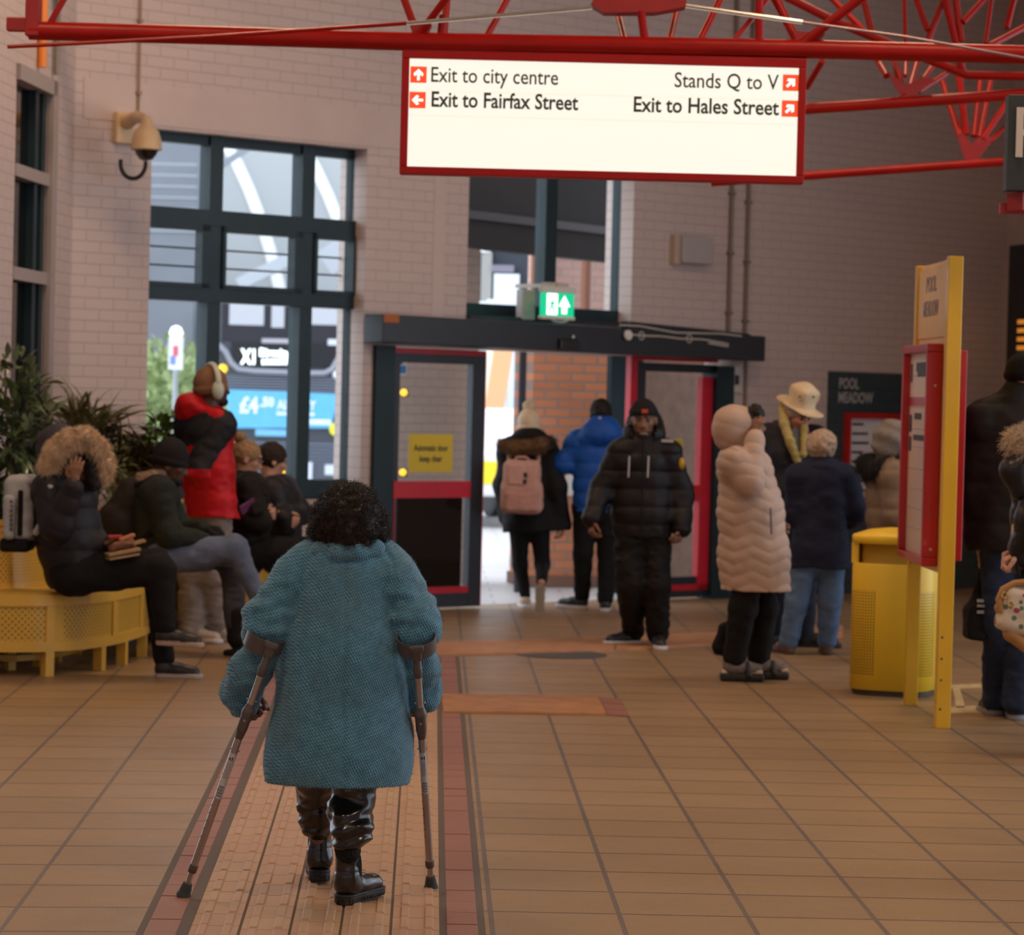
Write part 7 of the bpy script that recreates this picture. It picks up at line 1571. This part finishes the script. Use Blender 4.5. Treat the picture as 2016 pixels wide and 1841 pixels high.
F.part('hair', wrinkle(U([rc(F.p(128, 900, -.13), F.p(128, 950, -.13), .045, .04), rc(F.p(176, 895, -.13), F.p(186, 955, -.12), .045, .04), el(F.p(150, 885, -.08), V(.10, .06, .06))], .02), .006, 30), .008, M_hairb)
pr = [rc(J['hipL'], J['hipR'], .125), rc(J['hipL'], J['knL'], .125, .085), rc(J['knL'], J['knL'] + (J['anL'] - J['knL']) * .95, .08, .062), rc(J['hipR'], J['knR'], .13, .088), rc(J['knR'], J['anR'], .082, .060)]
F.part('trousers', wrinkle(U(pr, .035), .007, 11), .010, M_blk3)
M_tr2 = mat('dark_trainer', (.013, .012, .013), .4)
F.shoe('L', 92, .275, .046, [M_tr2, mat('pale_grey_sole', (.38, .34, .33), .6)])
q = J['anR']; F.shoe('R', 92, .275, .046, [M_tr2, mat('tan_white_sole', (.40, .30, .24), .6)], q - UPV * .11 - face_dir(92) * .05, 0, -2)
fd = empty('snack_box', F.p(235, 1090, -.14), 'open box of brown snacks and paper held in the lap of the fur hooded person', 'food')
mb = MB(); mb.bar(F.p(210, 1092, -.18), F.p(272, 1080, -.12), .14, .016); mb.bar(F.p(212, 1100, -.2), F.p(270, 1090, -.14), .12, .012); mb.build('paper_tray', cloth('brown_paper', (.34, .22, .11), .8), fd)
vol('pastry', wrinkle(U([rc(F.p(222, 1078, -.15), F.p(258, 1070, -.12), .024, .026)], .01), .008, 30), .006, mat('brown_crust', (.16, .065, .03), .6, var=.3, vscale=30), fd)
vol('roll', rc(F.p(238, 1063, -.13), F.p(262, 1054, -.10), .015, .013), .005, mat('orange_crust', (.42, .15, .06), .6), fd)
mb = MB(); mb.bar(F.p(213, 1057, -.1), F.p(240, 1056, -.08), .08, .014); mb.build('red_carton', mat('red_card', (.45, .02, .02), .6), fd)
mb = MB(); mb.bar(F.p(256, 1072, -.12), F.p(284, 1064, -.08), .05, .016); mb.build('box_flap', cloth('kraft_flap', (.36, .22, .10), .8), fd)
bk = empty('backpack', F.p(36, 1085, .05), 'pale grey backpack on the back of the fur hooded person', 'backpack')
M_lg = cloth('pale_grey_canvas', (.40, .42, .44), .8, .15, 12)
vol('body', wrinkle(rb(F.p(44, 1000, .05), V(.085, .15, .19), .05, (RH, FH, UPV)), .006, 14), .009, M_lg, bk)
vol('side_pocket', wrinkle(rb(F.p(22, 1018, -.06), V(.035, .09, .125), .025, (RH, FH, UPV)), .005, 16), .008, cloth('grey_pocket', (.36, .38, .42), .8), bk)
vol('base', wrinkle(rb(F.p(35, 1072, .02), V(.085, .14, .038), .025, (RH, FH, UPV)), .004, 14), .008, M_blk, bk)
vol('black_strap', rb(F.p(40, 1010, -.10), V(.014, .02, .13), .008, (RH, FH, UPV)), .006, M_blk, bk)
mb = MB()
for i in range(7): mb.box(F.p(22, 988 + i * 9, -.152), (.008, .003, .009), (RH, FH, UPV))
mb.build('print', mat('dark_print', (.08, .08, .09), .7), bk)
mb = MB(); mb.tube([F.p(52, 950, -.08), F.p(80, 938, -.16), F.p(100, 960, -.24), F.p(100, 1000, -.25), F.p(70, 1050, -.14)], .019, 8); mb.build('shoulder_strap', M_lg, bk, smooth=True)
# seated, blonde bun
F = Fig('person seated with a blonde bun and glasses, dark jacket, looking at a phone', 560, 1260, 'light', z=19.2, yaw=80)
F.set(neck=(480, 935), chest=(490, 975), pelvis=(488, 1085), shL=(492, 958, .16), shR=(486, 960, -.16), elL=(520, 1015, .2), elR=(512, 1025, -.18), wrL=(530, 1010, .05), wrR=(482, 1018, -.26), hipL=(500, 1085, .09), hipR=(496, 1088, -.09), knL=(610, 1082, .1), anL=(620, 1215, .1), knR=(604, 1088, -.08), anR=(612, 1222, -.1))
F.head(487, 902, 0, 82, -20, hh=.118).body(.0075, hands=[hand_prims(F.J['wrL'], V(.4, -.8, .0), V(-.5, -.3, .6), V(0, 0, 1), .6), hand_prims(F.J['wrR'], V(.5, -.4, .5), V(.7, .2, -.5), V(0, 0, 1), .6)])
M_bld = cloth('blonde_hair', (.26, .165, .09), .7, .3, 40)
hair_cap(F, M_bld, (.088, .108, .104), low=-.05, amp=.004); F.part('bun', disp(el(F.hq(-.10, 0, .115), V(.045, .045, .042)), lambda p: .005 * vnoise(p, 80, 3)), .006, M_bld)
M_wire = mat('dark_frame', (.02, .02, .025), .3); mb = MB()
for sg_ in (1, -1): mb.tube([F.hq(.108 + .0 * t, .033 * sg_ + .020 * math.cos(t), .005 + .016 * math.sin(t)) for t in np.linspace(0, 6.3, 16)], .0018, 5); mb.tube([F.hq(.106, .055 * sg_, .008), F.hq(.0, .082 * sg_, .005)], .0018, 5)
mb.build('glasses', M_wire, F.root)
J = F.J; M_d1 = cloth('black_faux_fur_cloth', (.010, .009, .009), .8)
ct = U([rc(J['shL'], J['shR'], .098), rc(J['chest'], J['pelvis'], .17, .17, F.f, .85)] + F.arm('L', .085, .075, .055) + F.arm('R', .085, .075, .055), .05); F.part('jacket', wrinkle(ct, .008, 12), .010, M_d1)
F.part('collar', wrinkle(to(F.p(478, 940, 0), .080, .036, nrm(UPV + RH * .15), 1.4), .006, 25), .008, M_d1)
F.part('trousers', wrinkle(U([rc(J['hipL'], J['knL'], .11, .078), rc(J['knL'], J['anL'], .074, .058), rc(J['hipR'], J['knR'], .11, .078), rc(J['knR'], J['anR'], .074, .058)], .03), .006, 12), .010, M_blk3)
for sd in 'LR': F.shoe(sd, 85, .25, .043, [M_shoe_b, M_sole_b], V(*F.J['an' + sd][:2], 0) - face_dir(85) * .05)
mb = MB(); a, b = F.p(474, 1006, -.34), F.p(503, 988, -.30); mb.bar(a, b, .009, .07, nrm(V(-.4, -.6, .7))); ph = mb.build('mobile_phone', mat('purple_phone_case', (.13, .03, .12), .4), bevel=.003); tag(ph, 'purple cased mobile phone held by the person with the blonde bun', 'phone')
F.part('glove', disp(U(hand_prims(J['wrR'], V(.5, -.4, .5), V(.7, .2, -.5), V(0, 0, 1), .6, 1.1), .02), lambda p: -.004 + 0 * p[:, 0]), .006, M_blk)
# seated, dark hair
F = Fig('person seated with short dark hair and a black coat, hands together, by the window', 600, 1250, 'light', z=19.75, yaw=72)
F.set(neck=(533, 945), chest=(546, 985), pelvis=(552, 1085), shL=(556, 962, .15), shR=(534, 968, -.16), elL=(592, 1010, .15), elR=(556, 1030, -.2), wrL=(560, 1012, -.2), wrR=(556, 1018, -.26), hipL=(566, 1085, .09), hipR=(560, 1088, -.09), knL=(664, 1082, .1), anL=(676, 1205, .1), knR=(658, 1088, -.08), anR=(668, 1212, -.1))
F.head(537, 906, 0, 68, -18, hh=.118).body(.0075, hands=[hand_prims(F.J['wrL'], V(-.6, -.6, -.3), UPV, V(1, 0, .5), .6), hand_prims(F.J['wrR'], V(.7, .1, -.3), UPV, V(0, 0, 1), .6)])
hair_cap(F, cloth('dark_brown_hair', (.022, .013, .009), .65, .2, 40), (.092, .112, .108), low=-.06, amp=.005)
J = F.J; ct = U([rc(J['shL'], J['shR'], .098), rc(J['chest'], J['pelvis'], .18, .18, F.f, .85)] + F.arm('L', .088, .078, .058) + F.arm('R', .088, .078, .058), .05); F.part('coat', wrinkle(puff(ct, .11, .007), .005, 12), .010, M_blk2)
F.part('trousers', wrinkle(U([rc(J['hipL'], J['knL'], .11, .078), rc(J['knL'], J['anL'], .074, .058), rc(J['hipR'], J['knR'], .11, .078), rc(J['knR'], J['anR'], .074, .058)], .03), .006, 12), .010, M_blk3)
for sd in 'LR': F.shoe(sd, 80, .25, .043, [M_shoe_b, M_sole_b], V(*F.J['an' + sd][:2], 0) - face_dir(80) * .05)
pb = empty('paper_pack', F.p(530, 1012, -.34), 'small tan paper packet in the hands of the person with dark hair', 'packet'); mb = MB(); mb.bar(F.p(514, 1008, -.36), F.p(543, 1016, -.32), .02, .09); mb.build('packet', cloth('tan_paper', (.30, .19, .10), .7), pb, bevel=.006)
vol('folded_top', rc(F.p(516, 996, -.355), F.p(540, 1002, -.325), .008, .008), .004, cloth('pale_paper_edge', (.42, .30, .18), .7), pb)
# ------------------------------------------------ woman with forearm crutches
F = Fig('person with curly dark hair in a teal tweed coat walking away on two forearm crutches', 672, 1790, 'brown', z=9.28, yaw=2)
F.set(neck=(684, 1082, .0), chest=(684, 1150, 0), pelvis=(676, 1390, .02), shL=(578, 1140, .0), shR=(782, 1136, .0), elL=(528, 1262, -.02), elR=(818, 1258, -.02), wrL=(482, 1372, .09), wrR=(829, 1366, .10), hipL=(636, 1400, .08), hipR=(708, 1400, .02), knL=(622, 1570, .31), knR=(692, 1585, .0))
F.feet(L=(628, 1741), R=(684, 1782))
F.head(686, 1036, .02, 2, -8, hh=.108)
J = F.J
hnL = hand_prims(J['wrL'], V(.15, .75, -.65), V(.8, .3, .5), nrm(V(.55, .45, .6)), 1.0, .92); hnR = hand_prims(J['wrR'], V(-.05, .75, -.65), V(-.85, .3, .4), nrm(V(-.45, .5, .6)), 1.0, .92)
F.body(.006, hands=[hnL, hnR], calf=.62)
# the coat
M_tweed = bpy.data.materials.new('teal_tweed'); k = NB(M_tweed); o = k.obj(); x = k.xyz(o)
nw = k.noise(o, 22, 3); wob = k.m('MULTIPLY', k.m('SUBTRACT', nw, .5), .010)
u_ = k.m('ADD', k.m('ADD', x[0], k.m('MULTIPLY', x[1], .55)), wob); v_ = k.m('ADD', x[2], k.m('MULTIPLY', wob, .8))
d1 = k.m('SINE', k.m('MULTIPLY', k.m('ADD', k.m('MULTIPLY', u_, .86), k.m('MULTIPLY', v_, .52)), 2 * math.pi / .0082))
d2 = k.m('SINE', k.m('MULTIPLY', k.m('ADD', k.m('MULTIPLY', u_, -.30), k.m('MULTIPLY', v_, .95)), 2 * math.pi / .0105))
h_ = k.m('ADD', k.m('MULTIPLY', d1, .62), k.m('MULTIPLY', d2, .38)); h01 = k.m('ADD', k.m('MULTIPLY', h_, .5), .5, clamp=True)
fine = k.noise(o, 420, 3); mid = k.noise(o, 34, 4); big = k.noise(o, 5.0, 3)
c = k.mix(h01, (.018, .092, .172), (.108, .365, .56))
mr = k.n('ShaderNodeMapRange'); mr.inputs[1].default_value = .42; mr.inputs[2].default_value = .68; k.l(fine, mr.inputs[0]); c = k.mix(k.m('MULTIPLY', mr.outputs[0], .42), c, (.27, .50, .57))
mr2 = k.n('ShaderNodeMapRange'); mr2.inputs[1].default_value = .40; mr2.inputs[2].default_value = .62; k.l(mid, mr2.inputs[0]); c = k.mix(k.m('MULTIPLY', mr2.outputs[0], .32), c, (.022, .12, .18))
mr3 = k.n('ShaderNodeMapRange'); mr3.inputs[1].default_value = .48; mr3.inputs[2].default_value = .66; k.l(big, mr3.inputs[0]); c = k.mix(k.m('MULTIPLY', mr3.outputs[0], .30), c, (.105, .165, .165)); k.base(c)
k.b.inputs['Roughness'].default_value = .95; k.b.inputs['Specular IOR Level'].default_value = .15; k.b.inputs['Sheen Weight'].default_value = .25; k.b.inputs['Sheen Roughness'].default_value = .6
k.bump(k.m('ADD', h01, k.m('MULTIPLY', fine, .5)), .55, .006)
p_ = F.p
sq = FH
bodyp = [rc(p_(598, 1118, .0), p_(768, 1114, .0), .066, .066), rc(p_(640, 1092, .01), p_(728, 1090, .01), .058), rc(p_(680, 1160, 0), p_(674, 1300, .0), .168, .196, sq, .74), rc(p_(674, 1300, 0), p_(668, 1480, .01), .196, .224, sq, .68), rc(p_(668, 1480, .01), p_(668, 1545, .01), .224, .218, sq, .68)]
bd = U(bodyp, .06)
bd = disp(bd, lambda p: .008 * vnoise(p * V(1.4, 1, .5), 9, 3) + .004 * vnoise(p, 16, 4))
bd = cut(bd, p_(668, 1541, .0), nrm(V(.012, 0, -1)))
armL = U([rc(p_(584, 1136, 0), p_(534, 1220, -.01), .082, .080), rc(p_(534, 1220, -.01), p_(520, 1262, -.015), .080, .062), rc(p_(538, 1246, -.03), p_(516, 1240, -.02), .058, .066)], .04)
foreL = U([rc(p_(524, 1268, -.01), p_(492, 1320, .03), .060, .066), rc(p_(492, 1320, .03), p_(474, 1368, .07), .066, .062), rc(p_(470, 1362, .07), p_(478, 1380, .08), .060, .050)], .03)
armR = U([rc(p_(776, 1134, 0), p_(812, 1215, -.01), .084, .078), rc(p_(812, 1215, -.01), p_(820, 1256, -.015), .078, .060), rc(p_(806, 1240, -.03), p_(826, 1236, -.02), .056, .064)], .04)
foreR = U([rc(p_(820, 1268, -.01), p_(826, 1320, .03), .058, .062), rc(p_(826, 1320, .03), p_(828, 1360, .08), .062, .060), rc(p_(822, 1366, .08), p_(836, 1366, .08), .052)], .03)
def crease(f, a, seed): return disp(f, lambda p: a * vnoise(p * V(.8, .8, 2.2), 17, seed) + a * .5 * vnoise(p, 38, seed + 1))
sl = U([U([crease(armL, .009, 3), crease(foreL, .008, 5)], .012), U([crease(armR, .009, 8), crease(foreR, .008, 9)], .012)], .005)
sl.bb = (np.min([armL.bb[0], foreL.bb[0], armR.bb[0], foreR.bb[0]], 0) - .03, np.max([armL.bb[1], foreL.bb[1], armR.bb[1], foreR.bb[1]], 0) + .03)
ct = U([bd, sl], .010)
# centre back seam and raglan seams pressed in
seam = [p_(678, 1092, -.2), p_(674, 1540, -.2)]
rag = [[p_(618, 1088, -.2), p_(598, 1118, -.2), p_(582, 1160, -.2), p_(570, 1210, -.2)], [p_(752, 1086, -.2), p_(770, 1110, -.2), p_(776, 1160, -.2), p_(772, 1210, -.2)]]
def seamd(p):
    d = np.full(len(p), 9.0)
    for ln in [seam] + rag:
        for i in range(len(ln) - 1):
            a, b = ln[i], ln[i + 1]; A = np.stack([a @ RH, a[2]]); 
            q = np.stack([p @ RH, p[:, 2]], 1); a2 = V(a @ RH, a[2]); b2 = V(b @ RH, b[2]); ab = b2 - a2; h = np.clip(((q - a2) @ ab) / (ab @ ab), 0, 1); d = np.minimum(d, np.linalg.norm(q - a2 - h[:, None] * ab, axis=1))
    return d
ct = disp(ct, lambda p: .006 * np.exp(-(seamd(p) / .007) ** 2))
cv, cq = polygonize(ct, .0062)
coat = bake('coat', cv, cq, M_tweed, F.root, None, None, smooth=True)
pt, nn = surf_samples(cv, cq, 15000)
fz = strands('wool_fuzz', pt, nn, .0085, .00042, M_tweed, coat, jit=.9, curl=.003); fz['kind'] = 'stuff'
rag_e = cv[np.abs(cv[:, 2] - p_(668, 1541)[2]) < .006]; idx = RNG.integers(0, len(rag_e), 500)
for s_, w_ in (('L', p_(474, 1376, .07)), ('R', p_(830, 1372, .08))):
    r_ = w_ + RNG.normal(0, .028, (45, 3)) * V(1, 1, .5); strands('loose_threads', r_, np.tile(V(0, 0, -.6), (45, 1)) + RNG.normal(0, .7, (45, 3)), .018, .0006, M_tweed, coat, jit=.6, curl=.006)
fr_h = strands('frayed_hem', rag_e[idx], np.tile(V(0, 0, -1), (500, 1)), .010, .0006, M_tweed, coat, jit=.5); fr_h['kind'] = 'stuff'
col = [p_(612, 1084, .02), p_(628, 1078, -.06), p_(664, 1080, -.10), p_(704, 1080, -.10), p_(740, 1076, -.06), p_(758, 1082, .02)]
cf = U([rc(col[i], col[i + 1], .020, .020, None, 1) for i in range(5)] + [rc(col[i] - UPV * .015, col[i + 1] - UPV * .015, .022, .022) for i in range(5)], .015)
vol('collar', disp(cf, lambda p: .003 * vnoise(p, 30, 2)), .005, M_tweed, coat)
# curly hair: dark core plus thousands of small coils
M_curl = bpy.data.materials.new('curly_dark_hair'); k = NB(M_curl); n = k.noise(k.obj(), 18, 3); k.base(k.mix(n, (.0075, .0045, .004), (.030, .015, .010))); k.b.inputs['Roughness'].default_value = .38; k.b.inputs['Specular IOR Level'].default_value = .4
hcore = U([el(p_(686, 1010, .0), V(.104, .110, .093)), el(p_(686, 1038, -.005), V(.112, .115, .075)), rc(p_(646, 1052, .0), p_(728, 1052, .0), .050, .052), el(p_(690, 1070, -.03), V(.085, .085, .030))], .04)
hcore.bb = (hcore.bb[0] - .01, hcore.bb[1] + .01)
hc_ = disp(hcore, lambda p: .006 * vnoise(p, 26, 3) + .004 * vnoise(p, 60, 4))
hv, hq_ = polygonize(hc_, .006); hair = bake('hair', hv, hq_, M_curl, F.root, None, None, smooth=True)
def coils(n, seed):
    pt, nn = surf_samples(hv, hq_, n); d = nn * .75 + RNG.normal(0, .45, (n, 3)); d[:, 2] -= .25; d /= np.linalg.norm(d, axis=1)[:, None]
    a = np.cross(d, RNG.normal(0, 1, (n, 3))); a /= np.linalg.norm(a, axis=1)[:, None]; b = np.cross(d, a)
    L = RNG.uniform(.012, .030, n); R = RNG.uniform(.0025, .0048, n); ph = RNG.uniform(0, 6.28, n); turns = RNG.uniform(1.6, 3.0, n); SEG = 12; vs = []
    pt = pt - nn * .008
    cs = []
    for i in range(SEG + 1):
        t = i / SEG; an = ph + turns * 6.283 * t; rr = R * min(1, .3 + 1.4 * t); cs.append(pt + d * (L * t)[:, None] + (rr * np.cos(an))[:, None] * a + (rr * np.sin(an))[:, None] * b)
    for i in range(SEG + 1):
        tg_ = cs[min(i + 1, SEG)] - cs[max(i - 1, 0)]; tg_ /= np.linalg.norm(tg_, axis=1)[:, None] + 1e-9; s1 = np.cross(tg_, d); s1 /= np.linalg.norm(s1, axis=1)[:, None] + 1e-9; s2 = np.cross(tg_, s1)
        w = .00085 * (1 - .5 * i / SEG)
        for kk_ in range(3): an = 2.094 * kk_; vs.append(cs[i] + w * (math.cos(an) * s1 + math.sin(an) * s2))
    Vv = np.stack(vs, 1); m = 3 * (SEG + 1); base = np.arange(n)[:, None] * m; fs = [base + np.array([[i * 3 + q, i * 3 + (q + 1) % 3, (i + 1) * 3 + (q + 1) % 3, (i + 1) * 3 + q]]) for i in range(SEG) for q in range(3)]
    return Vv.reshape(-1, 3), np.concatenate(fs).astype(np.int32)
v_c, q_c = coils(11000, 3); co_ = bake('curls', v_c, q_c, M_curl, hair, None, None, smooth=True); co_['kind'] = 'stuff'
# leather trousers
M_lea = mat('black_leather', (.006, .0055, .006), .24, spec=.55, coat=.15)
def fold(p): 
    w = 1 / (1 + np.exp((p[:, 2] - .33) / .04)); z = p[:, 2] + .020 * vnoise(p, 11, 21)
    s1 = np.sin(2 * np.pi * z / .052 + 3 * vnoise(p, 8, 22)); return -.0085 * s1 * w * (.6 + .6 * vnoise(p, 9, 25)) + .010 * vnoise(p * V(1, 1, 1.3), 13, 23) + .004 * vnoise(p * V(1, 1, 2), 30, 24)
anL, anR = J['anL'], J['anR']; hL, hR = J['hipL'], J['hipR']; kL, kR = J['knL'], J['knR']
lgL = U([rc(hL, kL, .095, .062), rc(kL, p_(624, 1612, .33), .058, .052), rc(p_(620, 1606, .33), p_(628, 1632, .35), .056, .046)], .03); lgR = U([rc(hR, kR, .10, .070), rc(kR, p_(690, 1628, -.04), .068, .064), rc(p_(696, 1634, -.05), p_(690, 1656, -.06), .062, .048)], .03)
tf = U([lgL, lgR, rc(hL, hR, .12)], .012); tf.bb = (np.minimum(lgL.bb[0], lgR.bb[0]) - .02, np.maximum(lgL.bb[1], lgR.bb[1]) + .02)
F.part('leather_trousers', disp(tf, fold), .0055, M_lea)
F.part('trouser_cuff', disp(rc(p_(684, 1668, -.06), p_(685, 1676, -.06), .042, .040), lambda p: .0022 * np.sin(np.arctan2((p - p_(683, 1672, -.072)) @ FH, (p - p_(683, 1672, -.072)) @ RH) * 34)), .0035, cloth('ribbed_cuff', (.010, .010, .010), .8))
# chelsea boots with lugged soles
M_bl_ = mat('black_boot_leather', (.008, .0075, .008), .22, spec=.6, coat=.25); M_sl = mat('black_lug_sole', (.014, .014, .015), .6); M_el = cloth('boot_elastic', (.010, .010, .011), .9, b=.5, bs=300)
def boot(an, yaw, lift, pitch, top, SC_=.88):
    fw = face_dir(yaw); pt = math.radians(pitch); f = fw * math.cos(pt) + UPV * math.sin(pt); u = UPV * math.cos(pt) - fw * math.sin(pt); s_ = np.cross(UPV, fw); b = V(an[0], an[1], lift) - fw * .045
    q = lambda a, c, d: b + (f * a + s_ * c + u * d) * SC_; A = (f, s_, u)
    up = U([rc(q(.045, 0, .075), q(.050, 0, .10), .038, .037), rc(q(.05, 0, .10), q(.052, 0, top + .05), .037, .042), rc(q(.06, 0, .070), q(.13, 0, .062), .037, .033), rc(q(.13, 0, .062), q(.205, 0, .056), .033, .033)], .025); up = cut(up, q(0, 0, .036), -u); up = cut(up, q(0, 0, top), u)
    up.bb = (b - .3, b + .3)
    up = disp(up, lambda p: .0018 * np.exp(-(((p - q(.05, 0, .125)) @ u) / .003) ** 2) + .0022 * vnoise(p * V(1, 1, 2), 26, 4))
    bt = vol('boot', up, .0042, M_bl_, F.root)
    for sg_ in (1, -1): vol('elastic_panel', cut(cut(el(q(.062, .038 * sg_, .135), V(.022, .006, .060), A), q(0, 0, .075), -u), q(0, 0, top - .004), u), .004, M_el, bt)
    so = U([plate(q(.040, 0, .020), q(.075, 0, .020), .036, .034, u, .018), plate(q(.11, 0, .026), q(.205, 0, .026), .036, .041, u, .012), plate(q(.06, 0, .032), q(.15, 0, .032), .034, .035, u, .006)], .004); so.bb = (b - .3, b + .3)
    so = cut(so, q(0, 0, .040), u)
    def lug(p):
        r = (p - b) @ f; z = (p - b) @ u; return .004 * (np.sin(r * 2 * np.pi / .0125) > .55) * (z < .020)
    vol('lug_sole', disp(so, lug), .0035, M_sl, bt)
    vol('welt', U([plate(q(.040, 0, .038), q(.11, 0, .038), .0375, .0355, u, .005, .002), plate(q(.11, 0, .038), q(.205, 0, .038), .0355, .0425, u, .005, .002)], .004), .004, M_sl, bt)
boot(anR, 34, .0, 2, .225); boot(anL, -6, .016, -4, .215)
# the two crutches
M_alu = mat('anodised_aluminium', (.42, .38, .37), .32, metal=.85, var=.06, vscale=20); M_gpl = mat('grey_brown_plastic', (.085, .070, .066), .45); M_fer = mat('dark_green_rubber', (.045, .058, .055), .75); M_lab = mat('white_label', (.55, .55, .56), .45); M_lk = mat('label_ink', (.05, .05, .06), .6)
def crutch(label, tip_px, top_px, top_dz, sidex, tipdx=0):
    tip = G(*tip_px); top = p_(top_px[0], top_px[1], top_dz); ax = nrm(top - tip); L = np.linalg.norm(top - tip)
    at = lambda t: tip + ax * t; c = empty('forearm_crutch', tip, label, 'crutch')
    fwd = nrm(FH - ax * np.dot(FH, ax)); sd = np.cross(fwd, ax)
    def lathe(nm, prof, m, n=20): mb = MB(); mb.lathe(tip, [(r, h) for r, h in prof], n, ax, fwd); return mb.build(nm, m, c, smooth=True)
    lathe('rubber_ferrule', [(.020, .0), (.0245, .004), (.0235, .014), (.0205, .018), (.0195, .030), (.0150, .052), (.0140, .052)], M_fer)
    lathe('inner_tube', [(.0100, .05), (.0100, .13)], M_alu)
    lathe('lower_collar', [(.0135, .092), (.0150, .095), (.0150, .116), (.0135, .119)], M_gpl)
    tH = L * .715                      # hand grip height
    lathe('outer_tube', [(.0125, .112), (.0125, tH - .03)], M_alu, 24)
    mb = MB()
    for i in range(9): t = .22 + i * .028; mb.lathe(at(t) - fwd * .0122 * .55 - sd * .0122 * .80, [(.0028, 0), (.0028, .0008)], 8, -(fwd * .55 + sd * .80))
    mb.build('adjustment_holes', M_ink, c)
    mb = MB()
    for t in (tH - .105, tH + .07):
        for s_ in (1, -1): mb.lathe(at(t) + sd * s_ * .0115, [(.0032, 0), (.0032, .005), (.001, .0065)], 8, sd * s_)
    mb.build('snap_button', M_alu, c)
    # label with barcode, wrapped on the rear of the tube
    def wrap(mb, t0, t1, a0, a1, r):
        n = 8; vs = []; 
        for t in (t0, t1):
            for i in range(n + 1): a = a0 + (a1 - a0) * i / n; vs.append(at(t) + r * (-fwd * math.cos(a) + sd * math.sin(a)))
        mb.add(vs, [(i, i + 1, n + 2 + i, n + 1 + i) for i in range(n)])
    mb = MB(); wrap(mb, tH - .275, tH - .115, -1.05, 1.05, .01275); lb = mb.build('label', M_lab, c)
    mb = MB()
    for i in range(11): t = tH - .268 + i * .0036; wrap(mb, t, t + (.0012 if i % 3 else .0022), -.75, .75, .0130)
    mb.build('barcode', M_lk, lb)
    mb = MB()
    for i in range(6): a = -.55 + i * .2; wrap(mb, tH - .205, tH - .15 + (.01 if i % 2 else 0), a, a + .055, .0130)
    wrap(mb, tH - .140, tH - .130, -.5, -.1, .0130); wrap(mb, tH - .140, tH - .128, .15, .5, .0130)
    mb.build('label_print', M_lk, lb)
    # moulded grip housing, grip, upper tube, arm cuff
    A = (sd, fwd, ax)
    hs = U([rb(at(tH), V(.0175, .022, .042), .014, A), rc(at(tH - .05), at(tH - .078) - 0 * sd, .0150, .0105), rc(at(tH + .03), at(tH + .05), .016, .0145)], .014)
    hs_o = vol('grip_housing', hs, .004, M_gpl, c); mb = MB(); mb.lathe(at(tH + .004) - fwd * .0215, [(.0045, 0), (.0045, .0015)], 12, -fwd); mb.build('rivet', M_alu, hs_o)
    gd = nrm(FH * 1.0 + UPV * .08); vol('hand_grip', U([rc(at(tH + .012) + gd * .012, at(tH + .012) + gd * .125, .0150, .0165)], .01), .0045, M_gpl, c)
    tU = L - .085
    lathe('upper_tube', [(.0118, tH + .03), (.0118, tU + .02)], M_alu, 24)
    lathe('upper_collar', [(.0128, tU - .012), (.0150, tU - .008), (.0150, tU + .022), (.0128, tU + .026), (.0120, L - .02)], M_gpl)
    # arm cuff: open ring round the forearm, with hinge block
    cc_ = at(L) + fwd * .055 + sd * sidex; ring = []; n = 26; up = nrm(ax * .96 - fwd * .1)
    ux = nrm(sd - up * np.dot(sd, up)); uy = np.cross(up, ux); uy = uy if np.dot(uy, fwd) > 0 else -uy
    vs = []
    for i in range(n + 1):
        a = math.radians(-90 - 128 + 256 * i / n); w_ = .019 + .007 * math.cos((i / n - .5) * 2.4)
        for r, hh in ((.056, -w_), (.060, -w_), (.060, w_), (.056, w_)): vs.append(cc_ + ux * math.cos(a) * r * 1.05 + uy * math.sin(a) * r + up * hh)
    fs = [(i * 4 + j, i * 4 + (j + 1) % 4, (i + 1) * 4 + (j + 1) % 4, (i + 1) * 4 + j) for i in range(n) for j in range(4)] + [(0, 1, 2, 3), (n * 4 + 3, n * 4 + 2, n * 4 + 1, n * 4)]
    bake('arm_cuff', vs, fs, M_gpl, c, None, None)
    vol('cuff_hinge', U([rb(at(L - .012), V(.016, .012, .022), .006, A), rb(at(L + .012) - fwd * .004, V(.024, .008, .010), .005, A)], .008), .004, M_gpl, c)
crutch('left forearm crutch, planted wide and leaning, of the person in the teal coat', (360, 1767), (532, 1276), -.13, -.028)
crutch('right forearm crutch, standing almost upright, of the person in the teal coat', (849, 1751), (820, 1282), -.13, .0)
